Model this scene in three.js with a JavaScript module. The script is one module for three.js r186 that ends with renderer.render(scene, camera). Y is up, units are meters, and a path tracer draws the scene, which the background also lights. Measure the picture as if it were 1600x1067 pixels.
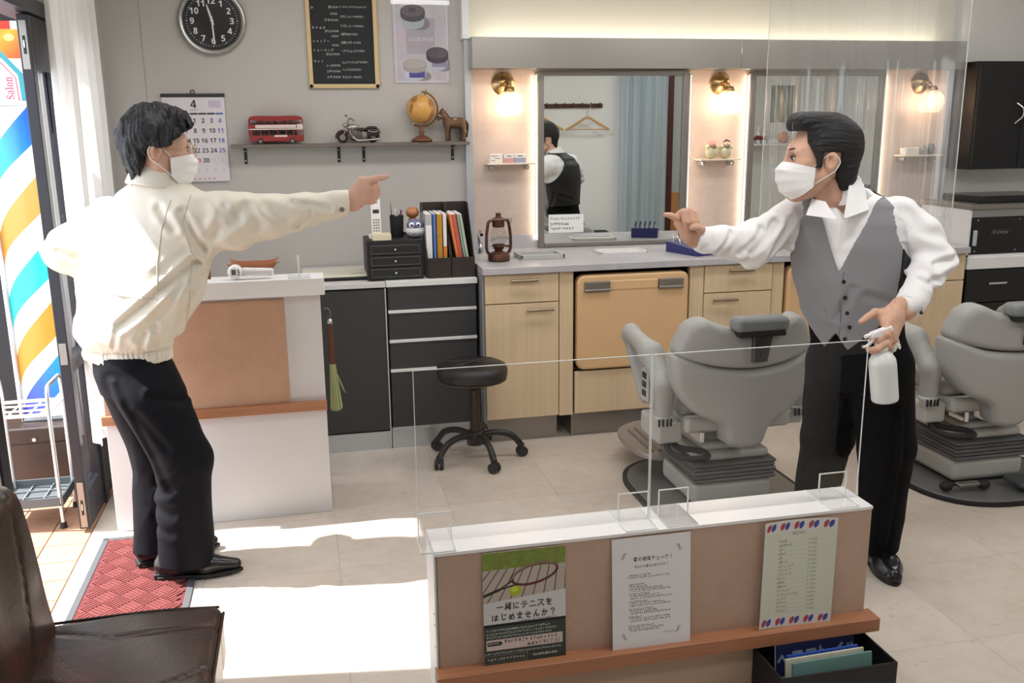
import * as THREE from 'three';
import { RoundedBoxGeometry } from 'three/addons/geometries/RoundedBoxGeometry.js';
import { mergeGeometries } from 'three/addons/utils/BufferGeometryUtils.js';
import { ImprovedNoise } from 'three/addons/math/ImprovedNoise.js';
import { RectAreaLightUniformsLib } from 'three/addons/lights/RectAreaLightUniformsLib.js';
RectAreaLightUniformsLib.init();

// ---------------------------------------------------------------- camera, sky, sun, exposure
const scene = new THREE.Scene();
const camera = new THREE.PerspectiveCamera(40.5, 1600 / 1067, 0.05, 60);
camera.position.set(0, 1.5, 0);
{
  const D = Math.PI / 180, yaw = 12.54 * D, pitch = 13.2 * D, roll = -0.63 * D;
  const f = new THREE.Vector3(Math.sin(yaw) * Math.cos(pitch), -Math.sin(pitch), -Math.cos(yaw) * Math.cos(pitch));
  const r0 = new THREE.Vector3(Math.cos(yaw), 0, Math.sin(yaw)), u0 = r0.clone().cross(f);
  const r = r0.clone().multiplyScalar(Math.cos(roll)).addScaledVector(u0, Math.sin(roll)), u = u0.clone().multiplyScalar(Math.cos(roll)).addScaledVector(r0, -Math.sin(roll));
  camera.quaternion.setFromRotationMatrix(new THREE.Matrix4().makeBasis(r, u, f.clone().negate()));
}
const renderer = new THREE.WebGLRenderer();
renderer.toneMapping = THREE.LinearToneMapping;
renderer.toneMappingExposure = 1.06;
renderer.shadowMap.enabled = true;
scene.background = new THREE.Color().setRGB(3.2, 3.4, 3.7);
const sun = new THREE.DirectionalLight(new THREE.Color().setRGB(1, 0.975, 0.94), 13.5);
sun.position.set(-7, 10, -3.9); sun.target.position.set(0, 0, -2.9); sun.castShadow = true; sun.shadow.radius = 1.5;
Object.assign(sun.shadow.camera, { left: -5, right: 5, top: 5, bottom: -5, near: 1, far: 30 });
scene.add(sun, sun.target);

// ---------------------------------------------------------------- helpers
const noise3 = new ImprovedNoise();
let seedv = 12345;
const rnd = (a = 0, b = 1) => { seedv = (Math.imul(seedv, 1664525) + 1013904223) >>> 0; return a + (b - a) * (seedv / 4294967296); };
const taken = new Map();
function numbered(n) { const k = taken.get(n) || 0; taken.set(n, k + 1); return k ? n + '_' + String(k).padStart(3, '0') : n; }
function shade(o) { o.castShadow = true; o.receiveShadow = true; return o; }
function tag(o, label, category, group) { o.userData.label = label; o.userData.category = category; if (group) o.userData.group = group; return o; }
function thing(name, label, category, [x, y, z] = [0, 0, 0], ry = 0, group) {
  const o = new THREE.Group(); o.name = numbered(name); o.position.set(x, y, z); o.rotation.y = ry; scene.add(o);
  return tag(o, label, category, group);
}
function struct(name, geo, m, parent) {
  const o = geo ? shade(new THREE.Mesh(geo, m)) : new THREE.Group(); o.name = parent ? name : numbered(name);
  (parent || scene).add(o); if (!parent) o.userData.kind = 'structure'; return o;
}
function part(name, geo, m, parent, label) {
  const o = shade(new THREE.Mesh(Array.isArray(geo) ? merge(geo) : geo, m)); o.name = name; parent.add(o); if (label) o.userData.label = label; return o;
}
function single(name, geo, m, label, category, pos = [0, 0, 0], ry = 0, group) {
  const o = shade(new THREE.Mesh(Array.isArray(geo) ? merge(geo) : geo, m)); o.name = numbered(name); o.position.set(...pos); o.rotation.y = ry; scene.add(o); return tag(o, label, category, group);
}
function merge(list) {
  return mergeGeometries(list.map((g) => {
    let h = g.index ? g.toNonIndexed() : g.clone();
    for (const k of Object.keys(h.attributes)) if (!['position', 'normal', 'uv'].includes(k)) h.deleteAttribute(k);
    if (!h.attributes.uv) h.setAttribute('uv', new THREE.BufferAttribute(new Float32Array(h.attributes.position.count * 2), 2));
    return h;
  }), false);
}
// box given by its extents; uv in metres
function bx(x0, x1, y0, y1, z0, z1, r = 0) {
  const w = x1 - x0, h = y1 - y0, d = z1 - z0;
  const g = r > 0 ? new RoundedBoxGeometry(w, h, d, 2, Math.min(r, w / 2.01, h / 2.01, d / 2.01)) : new THREE.BoxGeometry(w, h, d);
  g.translate((x0 + x1) / 2, (y0 + y1) / 2, (z0 + z1) / 2);
  boxUV(g); return g;
}
function boxUV(g) {
  const p = g.attributes.position, n = g.attributes.normal, uv = new Float32Array(p.count * 2);
  for (let i = 0; i < p.count; i++) {
    const ax = Math.abs(n.getX(i)), ay = Math.abs(n.getY(i)), az = Math.abs(n.getZ(i));
    if (ay >= ax && ay >= az) { uv[2 * i] = p.getX(i); uv[2 * i + 1] = p.getZ(i); } else if (ax >= az) { uv[2 * i] = p.getZ(i); uv[2 * i + 1] = p.getY(i); } else { uv[2 * i] = p.getX(i); uv[2 * i + 1] = p.getY(i); }
  }
  g.setAttribute('uv', new THREE.BufferAttribute(uv, 2)); return g;
}
const V = (x, y, z) => new THREE.Vector3(x, y, z);
function tube(pts, r, seg = 0, rs = 8, closed = false) {
  const c = new THREE.CatmullRomCurve3(pts.map((p) => V(...p)), closed, 'centripetal');
  return new THREE.TubeGeometry(c, seg || pts.length * 6, r, rs, closed);
}
function rod(a, b, r, r2 = r, rs = 10) {
  const A = V(...a), B = V(...b), g = new THREE.CylinderGeometry(r2, r, A.distanceTo(B), rs);
  g.applyQuaternion(new THREE.Quaternion().setFromUnitVectors(V(0, 1, 0), B.clone().sub(A).normalize()));
  const m = A.add(B).multiplyScalar(0.5); return g.translate(m.x, m.y, m.z);
}
const lathe = (pts, seg = 24) => new THREE.LatheGeometry(pts.map(([r, y]) => new THREE.Vector2(Math.max(r, 1e-4), y)), seg);
function sph(r, x, y, z, sx = 1, sy = 1, sz = 1, s = 16) { return new THREE.SphereGeometry(r, s, Math.round(s * 0.7)).scale(sx, sy, sz).translate(x, y, z); }
function shapeOf(pts) { const s = new THREE.Shape(); pts.forEach(([x, y], i) => (i ? s.lineTo(x, y) : s.moveTo(x, y))); s.closePath(); return s; }
function splineShape(pts, n = 60) { const c = new THREE.CatmullRomCurve3(pts.map(([x, y]) => V(x, y, 0)), true, 'centripetal'); return shapeOf(c.getPoints(n).slice(0, -1).map((p) => [p.x, p.y])); }
function extr(shape, depth, bevel = 0, seg = 2) {
  return new THREE.ExtrudeGeometry(shape, { depth: depth - 2 * bevel, bevelEnabled: bevel > 0, bevelThickness: bevel, bevelSize: bevel, bevelOffset: -bevel, bevelSegments: seg, steps: 1, curveSegments: 10 }).translate(0, 0, bevel);
}
function rrect(w, h, r) { // centred rounded rectangle
  const s = new THREE.Shape(), x = -w / 2, y = -h / 2;
  s.moveTo(x + r, y); s.lineTo(x + w - r, y); s.quadraticCurveTo(x + w, y, x + w, y + r); s.lineTo(x + w, y + h - r); s.quadraticCurveTo(x + w, y + h, x + w - r, y + h);
  s.lineTo(x + r, y + h); s.quadraticCurveTo(x, y + h, x, y + h - r); s.lineTo(x, y + r); s.quadraticCurveTo(x, y, x + r, y); return s;
}

// ---------------------------------------------------------------- textures and materials
function dataTex(w, h, fn, srgb) {
  const d = new Uint8Array(w * h * 4);
  for (let y = 0; y < h; y++) for (let x = 0; x < w; x++) { const c = fn(x / w, y / h), i = (y * w + x) * 4; for (let k = 0; k < 3; k++) d[i + k] = Math.max(0, Math.min(255, (Array.isArray(c) ? c[k] : c) * 255)); d[i + 3] = 255; }
  const t = new THREE.DataTexture(d, w, h); t.magFilter = THREE.LinearFilter; t.minFilter = THREE.LinearMipmapLinearFilter; t.wrapS = t.wrapT = THREE.RepeatWrapping; if (srgb) t.colorSpace = THREE.SRGBColorSpace; t.needsUpdate = true; return t;
}
// tiling value noise
function tnoise(period) {
  const n = period, a = new Float32Array(n * n); for (let i = 0; i < a.length; i++) a[i] = rnd();
  return (u, v) => { const x = u * n, y = v * n, i = Math.floor(x), j = Math.floor(y), s = (t) => t * t * (3 - 2 * t), fx = s(x - i), fy = s(y - j), q = (p, r) => a[(((r % n) + n) % n) * n + (((p % n) + n) % n)]; return (q(i, j) * (1 - fx) + q(i + 1, j) * fx) * (1 - fy) + (q(i, j + 1) * (1 - fx) + q(i + 1, j + 1) * fx) * fy; };
}
const rep = (t, x, y = x) => { const c = t.clone(); c.repeat.set(x, y); c.needsUpdate = true; return c; };
const nA = tnoise(8), nB = tnoise(24), nC = tnoise(96), nD = tnoise(5);
const grainTex = dataTex(256, 256, (u, v) => 0.35 * nB(u, v) + 0.65 * nC(u, v));
const softTex = dataTex(256, 256, (u, v) => 0.5 * nA(u, v) + 0.3 * nB(u, v) + 0.2 * nC(u, v));
const weaveTex = dataTex(128, 128, (u, v) => 0.5 + 0.25 * Math.sin(u * Math.PI * 2 * 32) * Math.sign(Math.sin(v * Math.PI * 2 * 16)) + 0.25 * Math.sin(v * Math.PI * 2 * 32));
const lin = (h) => new THREE.Color(h);
function mix(a, b, t) { return [0, 1, 2].map((k) => a[k] + (b[k] - a[k]) * t); }
function mottled(a, b, p = 1.5) { return dataTex(256, 256, (u, v) => mix(a, b, Math.pow(0.4 * nA(u, v) + 0.35 * nB(u, v) + 0.25 * nC(u, v), p)), true); }
function scuffed(a, b, p) { const s1 = tnoise(70), s2 = tnoise(12), s3 = tnoise(50); return dataTex(512, 512, (u, v) => { const k = Math.pow(0.4 * nA(u, v) + 0.35 * nB(u, v) + 0.25 * nC(u, v), p), sc = s2(u, v) > 0.8 ? Math.max(0, s1(u * 0.35, v) - 0.84) * 1.6 + Math.max(0, s3(u, v * 0.3) - 0.88) * 1.8 : 0; return mix(mix(a, b, k), [0.45, 0.41, 0.37], Math.min(0.3, sc)); }, true); }
const M = {};
const std = (c, rough = 0.6, o = {}) => new THREE.MeshStandardMaterial({ color: c, roughness: rough, ...o });
const phys = (c, rough = 0.6, o = {}) => new THREE.MeshPhysicalMaterial({ color: c, roughness: rough, ...o });
const bump = (t, r, s) => ({ bumpMap: rep(t, r), bumpScale: s });
M.wall = std(0xbcb8b3, 0.85, { ...bump(grainTex, 3, 0.0008) });
M.wallWhite = std(0xe6e5e2, 0.85, { ...bump(grainTex, 3, 0.0005) });
M.soffit = std(0xd8d2c2, 0.8, bump(grainTex, 2, 0.0004));
M.ceiling = std(0xe6e4e0, 0.9);
M.alu = std(0xc8ccd0, 0.35, { metalness: 0.6 });
M.white = std(0xe4e3e2, 0.5);
M.whiteGloss = std(0xeceaea, 0.25);
M.greyWhite = std(0xd3d0cf, 0.55, bump(grainTex, 2, 0.0002));
M.black = std(0x141414, 0.45);
M.blackMatte = std(0x1a1a1b, 0.8);
M.blackGloss = std(0x0c0c0d, 0.15);
M.chrome = std(0xd6d6d8, 0.15, { metalness: 1 });
M.steel = std(0xb8b4af, 0.28, { metalness: 1, ...bump(dataTex(64, 256, (u, v) => nC(u * 0.05, v)), 1, 0.0001) });
M.steelDull = std(0x9a958f, 0.42, { metalness: 0.9 });
M.brass = std(0xb39668, 0.25, { metalness: 1 });
M.copper = std(0x6a4a3e, 0.3, { metalness: 1, ...bump(softTex, 20, 0.001) });
M.wallBlackCab = std(0x1d1b1a, 0.3);
M.charcoal = std(0x3a3a3b, 0.6, bump(grainTex, 3, 0.0003));
const beech = dataTex(256, 512, (u, v) => { const g = nC(u * 1.0, v * 0.04) * 0.55 + nB(u, v * 0.08) * 0.45; return mix([0.88, 0.79, 0.655], [0.83, 0.73, 0.59], g); }, true);
M.beech = std(0xffffff, 0.5, { map: rep(beech, 3, 1) });
M.orange = std(0xdcb688, 0.32);
M.taupe = std(0xffffff, 0.65, { map: mottled([0.74, 0.635, 0.565], [0.695, 0.59, 0.52]), ...bump(grainTex, 2, 0.0004) });
const cedar = dataTex(512, 128, (u, v) => { const g = nC(u * 0.06, v) * 0.5 + nB(u * 0.1, v) * 0.5; return mix([0.71, 0.49, 0.36], [0.58, 0.38, 0.26], g); }, true);
M.ledge = std(0xffffff, 0.45, { map: rep(cedar, 1.2, 6) });
M.tan = std(0xffffff, 0.65, { map: mottled([0.745, 0.595, 0.49], [0.69, 0.535, 0.435]), ...bump(grainTex, 2, 0.0004) });
M.counterTop = std(0xffffff, 0.3, { map: mottled([0.77, 0.76, 0.77], [0.68, 0.67, 0.69], 1) });
M.vinylFloor = [0, 1, 2].map((i) => std([0xffffff, 0xfdfbf9, 0xfbf8f5][i], 0.38, { map: rep(scuffed([0.81, 0.77, 0.725], [0.735, 0.69, 0.635], 1.8 + i * 0.15), 1.3), roughnessMap: null, ...bump(softTex, 3, 0.0004) }));
M.groutFloor = std(0xa89d8d, 0.8);
M.terracotta = [0xb98c6f, 0xc29880, 0xad8067].map((c) => std(c, 0.6, bump(grainTex, 4, 0.0006)));
M.asphalt = std(0x8a9094, 0.9, bump(grainTex, 4, 0.003));
M.glass = phys(0xffffff, 0.02, { transmission: 1, thickness: 0, ior: 1.45 });
M.acrylic = phys(0xffffff, 0.01, { transmission: 1, thickness: 0, ior: 1.3 });
M.acrylicEdge = phys(0xf2f6f6, 0.25, { transmission: 0.25, thickness: 0 });
M.mirror = std(0xe9eeec, 0.0, { metalness: 1 });
M.paper = std(0xecebea, 0.85);
M.leather = phys(0xffffff, 0.42, { clearcoat: 0.4, clearcoatRoughness: 0.22, specularIntensity: 0.5, map: rep(mottled([0.15, 0.082, 0.064], [0.4, 0.2, 0.13], 2.6), 0.8), ...bump(softTex, 12, 0.0012) });
M.leatherSeam = std(0x24140f, 0.5);
M.rubber = std(0x1b1b1c, 0.7);
function glow(c, k) { return new THREE.MeshStandardMaterial({ color: 0x111111, emissive: c, emissiveIntensity: k, roughness: 0.6 }); }
function rect(color, intensity, w, h, pos, look) { const l = new THREE.RectAreaLight(color, intensity, w, h); l.position.set(...pos); l.lookAt(...look); scene.add(l); return l; }

// ---------------------------------------------------------------- lettering: a small stroke script for Japanese signs
const GL = { '一': '0595', '緒': '3012331545;2529;1608;4647;5282;6064;5494;9056;6686896966;6787', 'に': '1119;4282;464888', 'テ': '2171;0494;545729', 'ニ': '2272;0898', 'ス': '1181550955;5599', 'を': '1282;40255466;8446385989', 'は': '1119;4393;71775947669855', 'じ': '30375987;6273;8192', 'め': '2248;7147291643848859', 'ま': '1282;1484;505839284789', 'せ': '0494;616656;31385989', 'ん': '501935555879 96', 'か': '13636749;403519;7295', '？': '2240717355 56;5859', '髪': '2024;2050;2151;2252;0454;8061;8163;9264;1686;4519;377749;4789', 'の': '51371714518386 59', '健': '2004;1319;325235553899;61818464;5292;6696;7077', '康': '5051;1191;1109;33838535;5259;2648;866799', 'チ': '7022;0494;525629', 'ェ': '2484;5459;1999', 'ッ': '1426;4355;837739', 'ク': '4005;32826619', '！': '5056;5859', 'ラ': '2171;14846739', 'ブ': '12725629;7081;9091', 'マ': '029256;3468', 'イ': '8015;5359', 'ル': '212509;515895', 'あ': '1282;4047;733817448588 59', 'な': '0252;3015;7293;646849376799', 'た': '0262;3009;5585;485999', 'で': '0291444889;7485;8394', 'す': '0292;606646446467 39', '元': '2171;0494;343709;64689997', '気': '3013;3191;2373;15758898;2659;5629', 'ョ': '2383892989;2686', 'シ': '2132;1435;942729', 'ャ': '1484 57;3449', 'ン': '2132;942729', 'プ': '11715629;8091', 'ー': '0595', 'カ': '13838769;405409', 'ト': '4049;4486', 'ヘ': '053299', 'ド': '4049;4486;7081;9091', 'パ': '322719;627899;8091', 'コ': '12828919', 'メ': '8019;3479', 'ュ': '2474 78;1898', 'ア': '11815355;533929', 'グ': '4005;32826619;8091;9080', 'デ': '2171;0494;545729;7081', 'ザ': '0393;3037;707749;9091', '白': '4032;22828929 22;2585', '毛': '7012;1484;1696;5058 99 97', '楽': '2272;50 49' };
function pseudo(seed) { let s = seed * 7919 + 13; const r = (n) => { s = (s * 1103515245 + 12345) & 0x7fffffff; return (s >> 8) % n; }; let o = []; const k = 4 + r(3); for (let i = 0; i < k; i++) { if (r(2)) { const y = r(10); o.push('' + r(4) + y + (6 + r(4)) + y); } else { const x = 1 + r(8); o.push('' + x + r(4) + x + (6 + r(4))); } } return o.join(';'); }
function jp(g, text, x, y, s, o = {}) { // top-left corner x,y ; size s
  g.save(); g.lineWidth = (o.w || 0.09) * s; g.lineCap = 'round'; g.lineJoin = 'round'; g.strokeStyle = g.fillStyle;
  let cx = x; for (const ch of text) {
    if (/[ -~¥]/.test(ch)) { if (ch === ' ') { cx += s * 0.5; continue; } g.font = (o.bold ? 'bold ' : '') + s * 1.05 + 'px sans-serif'; g.fillText(ch, cx, y + s * 0.9); cx += g.measureText(ch).width + s * 0.02; continue; }
    const d = (GL[ch] || pseudo(ch.codePointAt(0))).split(';');
    for (const st0 of d) { const st = st0.replace(/ /g, ''); g.beginPath(); for (let i = 0; i + 1 < st.length; i += 2) { const px = cx + (0.06 + 0.088 * +st[i]) * s * (o.sx || 1), py = y + (0.06 + 0.098 * +st[i + 1]) * s; i ? g.lineTo(px, py) : g.moveTo(px, py); } g.stroke(); }
    cx += s * (o.sx || 1) * (1 + (o.sp || 0));
  } g.restore(); return cx;
}
function canvasTex(w, h, draw) { const c = document.createElement('canvas'); c.width = w; c.height = h; const g = c.getContext('2d'); draw(g, w, h); const t = new THREE.CanvasTexture(c); t.colorSpace = THREE.SRGBColorSpace; t.anisotropy = 8; return t; }
// a sheet of paper lying in xy, centred, facing +z, with real thickness; sag bends it
function sheet(w, h, t = 0.0006, bend = null, seg = 12) {
  const g = new THREE.BoxGeometry(w, h, t, seg, seg, 1);
  if (bend) { const p = g.attributes.position; for (let i = 0; i < p.count; i++) p.setZ(i, p.getZ(i) + bend(p.getX(i) / w + 0.5, p.getY(i) / h + 0.5)); g.computeVertexNormals(); }
  return g;
}
function printed(tex, rough = 0.7) { const face = std(0xffffff, rough, { map: tex }), back = M.paper; return [back, back, back, back, face, back]; }
// ---------------------------------------------------------------- smooth bodies: distance fields meshed by surface nets
const smin = (a, b, k) => { const h = Math.max(k - Math.abs(a - b), 0) / k; return Math.min(a, b) - h * h * k * 0.25; };
const smax = (a, b, k) => -smin(-a, -b, k);
function cone(a, b, r1, r2) { // tapered capsule
  const bax = b[0] - a[0], bay = b[1] - a[1], baz = b[2] - a[2], l2 = bax * bax + bay * bay + baz * baz || 1e-9;
  return (x, y, z) => { const px = x - a[0], py = y - a[1], pz = z - a[2]; let t = (px * bax + py * bay + pz * baz) / l2; t = t < 0 ? 0 : t > 1 ? 1 : t; const dx = px - bax * t, dy = py - bay * t, dz = pz - baz * t; return Math.sqrt(dx * dx + dy * dy + dz * dz) - (r1 + (r2 - r1) * t); };
}
// ellipsoid with axes given by an optional rotation (Euler) about its centre
function ell(c, r, rot) {
  const q = new THREE.Matrix4().makeRotationFromEuler(new THREE.Euler(...(rot || [0, 0, 0]))).transpose().elements, m = Math.min(...r);
  return (x, y, z) => { const X = x - c[0], Y = y - c[1], Z = z - c[2]; const a = (q[0] * X + q[4] * Y + q[8] * Z) / r[0], b = (q[1] * X + q[5] * Y + q[9] * Z) / r[1], d = (q[2] * X + q[6] * Y + q[10] * Z) / r[2]; const k0 = Math.sqrt(a * a + b * b + d * d), k1 = Math.sqrt((a / r[0]) ** 2 + (b / r[1]) ** 2 + (d / r[2]) ** 2); return k1 < 1e-9 ? -m : k0 * (k0 - 1) / k1; };
}
function rbox(c, h, r, rot) { const q = new THREE.Matrix4().makeRotationFromEuler(new THREE.Euler(...(rot || [0, 0, 0]))).transpose().elements; return (x, y, z) => { const X = x - c[0], Y = y - c[1], Z = z - c[2]; const a = Math.abs(q[0] * X + q[4] * Y + q[8] * Z) - h[0] + r, b = Math.abs(q[1] * X + q[5] * Y + q[9] * Z) - h[1] + r, d = Math.abs(q[2] * X + q[6] * Y + q[10] * Z) - h[2] + r; return Math.hypot(Math.max(a, 0), Math.max(b, 0), Math.max(d, 0)) + Math.min(Math.max(a, b, d), 0) - r; }; }
function union(list, k) { return (x, y, z) => { let d = list[0](x, y, z); for (let i = 1; i < list.length; i++) d = k > 0 ? smin(d, list[i](x, y, z), k) : Math.min(d, list[i](x, y, z)); return d; }; }
function nets(f, lo, hi, c) {
  const n = [0, 1, 2].map((k) => Math.ceil((hi[k] - lo[k]) / c) + 2), [nx, ny, nz] = n, N = nx * ny * nz, val = new Float32Array(N).fill(9), B = 6;
  const at = (i, j, k) => i + nx * (j + ny * k);
  for (let k = 0; k < nz; k += B) for (let j = 0; j < ny; j += B) for (let i = 0; i < nx; i += B) {
    const h = (B / 2) * c, d = f(lo[0] + i * c + h, lo[1] + j * c + h, lo[2] + k * c + h), far = Math.abs(d) > h * 2.6 + 0.02;
    for (let kk = k; kk < Math.min(nz, k + B); kk++) for (let jj = j; jj < Math.min(ny, j + B); jj++) for (let ii = i; ii < Math.min(nx, i + B); ii++) val[at(ii, jj, kk)] = far ? d : f(lo[0] + ii * c, lo[1] + jj * c, lo[2] + kk * c);
  }
  const vid = new Int32Array(N).fill(-1), pos = [], idx = [];
  const E = [[0, 1], [2, 3], [4, 5], [6, 7], [0, 2], [1, 3], [4, 6], [5, 7], [0, 4], [1, 5], [2, 6], [3, 7]], off = [0, 1, nx, nx + 1, nx * ny, nx * ny + 1, nx * ny + nx, nx * ny + nx + 1];
  for (let k = 0; k < nz - 1; k++) for (let j = 0; j < ny - 1; j++) for (let i = 0; i < nx - 1; i++) {
    const b = at(i, j, k); let m = 0; for (let q = 0; q < 8; q++) if (val[b + off[q]] < 0) m |= 1 << q; if (m === 0 || m === 255) continue;
    let sx = 0, sy = 0, sz = 0, cnt = 0;
    for (const [p, q] of E) { const a = val[b + off[p]], d = val[b + off[q]]; if ((a < 0) === (d < 0)) continue; const t = a / (a - d); sx += (p & 1) + ((q & 1) - (p & 1)) * t; sy += ((p >> 1) & 1) + (((q >> 1) & 1) - ((p >> 1) & 1)) * t; sz += (p >> 2) + ((q >> 2) - (p >> 2)) * t; cnt++; }
    vid[b] = pos.length / 3; pos.push(lo[0] + (i + sx / cnt) * c, lo[1] + (j + sy / cnt) * c, lo[2] + (k + sz / cnt) * c);
  }
  for (let k = 1; k < nz - 1; k++) for (let j = 1; j < ny - 1; j++) for (let i = 1; i < nx - 1; i++) {
    const b = at(i, j, k), s = val[b] < 0;
    for (const [d, u, v] of [[1, nx, nx * ny], [nx, nx * ny, 1], [nx * ny, 1, nx]]) { if (s === (val[b + d] < 0)) continue; const A = vid[b], Bq = vid[b - u], C = vid[b - u - v], D = vid[b - v]; if (A < 0 || Bq < 0 || C < 0 || D < 0) continue; if (s) idx.push(A, Bq, C, A, C, D); else idx.push(A, C, Bq, A, D, C); }
  }
  const g = new THREE.BufferGeometry(), P = new Float32Array(pos), Nn = new Float32Array(pos.length), uv = new Float32Array(pos.length / 3 * 2), e = c * 0.6;
  for (let i = 0; i < P.length; i += 3) { const x = P[i], y = P[i + 1], z = P[i + 2]; let a = f(x + e, y, z) - f(x - e, y, z), b = f(x, y + e, z) - f(x, y - e, z), d = f(x, y, z + e) - f(x, y, z - e); const l = Math.hypot(a, b, d) || 1; Nn[i] = a / l; Nn[i + 1] = b / l; Nn[i + 2] = d / l; uv[i / 3 * 2] = x + z * 0.7; uv[i / 3 * 2 + 1] = y + z * 0.2; }
  g.setAttribute('position', new THREE.BufferAttribute(P, 3)); g.setAttribute('normal', new THREE.BufferAttribute(Nn, 3)); g.setAttribute('uv', new THREE.BufferAttribute(uv, 2)); g.setIndex(idx); return g;
}
// ================================================================ the room
const CEIL = 2.5;
{ // floor of square vinyl tiles
  const fl = struct('floor', bx(-0.86, 5.6, -0.12, -0.004, -4.86, 2.4), M.groutFloor);
  const S = 0.455, g = bx(-S / 2 + 0.0004, S / 2 - 0.0004, -0.004, 0, -S / 2 + 0.0004, S / 2 - 0.0004);
  const variants = [g, g.clone(), g.clone()]; variants[1].attributes.uv.array.forEach((v, i, a) => { a[i] = v + 0.37; }); variants[2].attributes.uv.array.forEach((v, i, a) => { a[i] = -v + 0.61; });
  let n = 0;
  for (let i = 0; i < 13; i++) for (let j = 0; j < 12; j++) { const x = -0.86 + S * (i + 0.5), z = -4.86 + S * (j + 0.5) + 0.02; if (z > 0.8 || (x > 3.6 && z > -2)) continue; const t = part('floor_tile', variants[(i * 7 + j * 5) % 3], M.vinylFloor[(i * 3 + j * 4 + ((i * j) % 3)) % 3], fl); t.position.set(x, 0, z); t.rotation.y = ((i + j * 3) % 4) * Math.PI / 2; n++; }
  struct('floor_slab', bx(-0.86, 5.6, -0.004, -0.0005, 0.63, 2.4), M.vinylFloor[0], fl);
  struct('floor_slab', bx(3.69, 5.6, -0.004, -0.0005, -2.1, 0.7), M.vinylFloor[0], fl);
}
struct('ceiling', bx(-1.0, 5.7, CEIL, CEIL + 0.1, -4.9, 2.5), M.ceiling);
{ const w = struct('wall_back', bx(-1.0, 5.7, 0, CEIL, -4.95, -4.803), M.wall);
  part('wall_panel', bx(-0.9, -0.6915, 0, CEIL, -4.803, -4.8), M.wall, w); part('wall_panel', bx(-0.6885, 0.83, 0, CEIL, -4.803, -4.8), M.wall, w);
  part('wall_panel', bx(3.6, 5.6, 0, CEIL, -4.803, -4.8), M.wallWhite, w); }
struct('wall_right', bx(5.6, 5.7, 0, CEIL, -4.95, 2.5), M.wallWhite);
struct('wall_front', bx(-1.0, 5.7, 0, CEIL, 2.4, 2.5), M.wallWhite);
struct('wall_rear', bx(1.35, 5.6, 0, CEIL, -0.5, -0.4), M.wallWhite);
{ // left wall: solid beside the sofa, a lintel over the doorway, a narrow return by the back wall
  const w = struct('wall_left', bx(-1.0, -0.79, 0, CEIL, -2.44, 2.5), M.wall);
  part('lintel', bx(-0.96, -0.86, 1.93, CEIL, -4.9, -2.44), M.wall, w); part('wall_return', bx(-0.96, -0.86, 0, 1.93, -4.9, -4.62), M.wall, w);
  const frame = std(0x232227, 0.4);
  const t = struct('trim_1', bx(-0.975, -0.783, 0, 1.93, -2.5, -2.44), frame);
  part('head_frame', bx(-0.965, -0.855, 1.885, 1.935, -4.62, -2.5), frame, t); part('mullion', bx(-0.94, -0.86, 0, 1.885, -3.9, -3.85), frame, t);
  // curtained side window
  const win = struct('window_1', bx(-0.925, -0.875, 0.0, 0.34, -4.62, -3.9), std(0x1e1d20, 0.4)); part('window_frame', [bx(-0.93, -0.87, 0.34, 0.4, -4.62, -3.9), bx(-0.93, -0.87, 1.84, 1.885, -4.62, -3.9), bx(-0.93, -0.87, 0.4, 1.84, -4.62, -4.57)], frame, win); part('pane', bx(-0.903, -0.897, 0.4, 1.84, -4.57, -3.9), M.glass, win);
  // narrow inactive door leaf whose bolted edge faces the room
  const d = struct('door_1', null); const dm = std(0x1e1d25, 0.4);
  part('stile', bx(-0.905, -0.868, 0.012, 1.88, -3.607, -3.562, 0.003), dm, d); part('stile', bx(-0.905, -0.868, 0.012, 1.88, -3.845, -3.80, 0.003), dm, d);
  part('rail', bx(-0.905, -0.868, 0.012, 0.15, -3.80, -3.607), dm, d); part('rail', bx(-0.905, -0.868, 1.7, 1.88, -3.80, -3.607), dm, d); part('rail', bx(-0.905, -0.868, 0.62, 0.68, -3.80, -3.607), dm, d);
  part('pane', bx(-0.89, -0.884, 0.15, 0.62, -3.80, -3.607), M.glass, d); part('pane', bx(-0.89, -0.884, 0.68, 1.7, -3.80, -3.607), M.glass, d);
  for (const [y0, y1] of [[0.02, 0.2], [1.7, 1.86]]) { const p = part('flush_bolt', bx(-0.898, -0.875, y0, y1, -3.563, -3.559, 0.001), M.steelDull, d, 'brushed metal flush bolt'); part('slot', [bx(-0.891, -0.882, y0 + 0.05, y0 + 0.11, -3.5595, -3.5575, 0.003)], M.black, p); part('slider', bx(-0.889, -0.884, y0 + 0.07, y0 + 0.095, -3.558, -3.555, 0.002), M.chrome, p); }
  part('strike_plate', [bx(-0.899, -0.874, 0.66, 0.74, -3.563, -3.559, 0.001)], M.steelDull, d);
}
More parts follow.
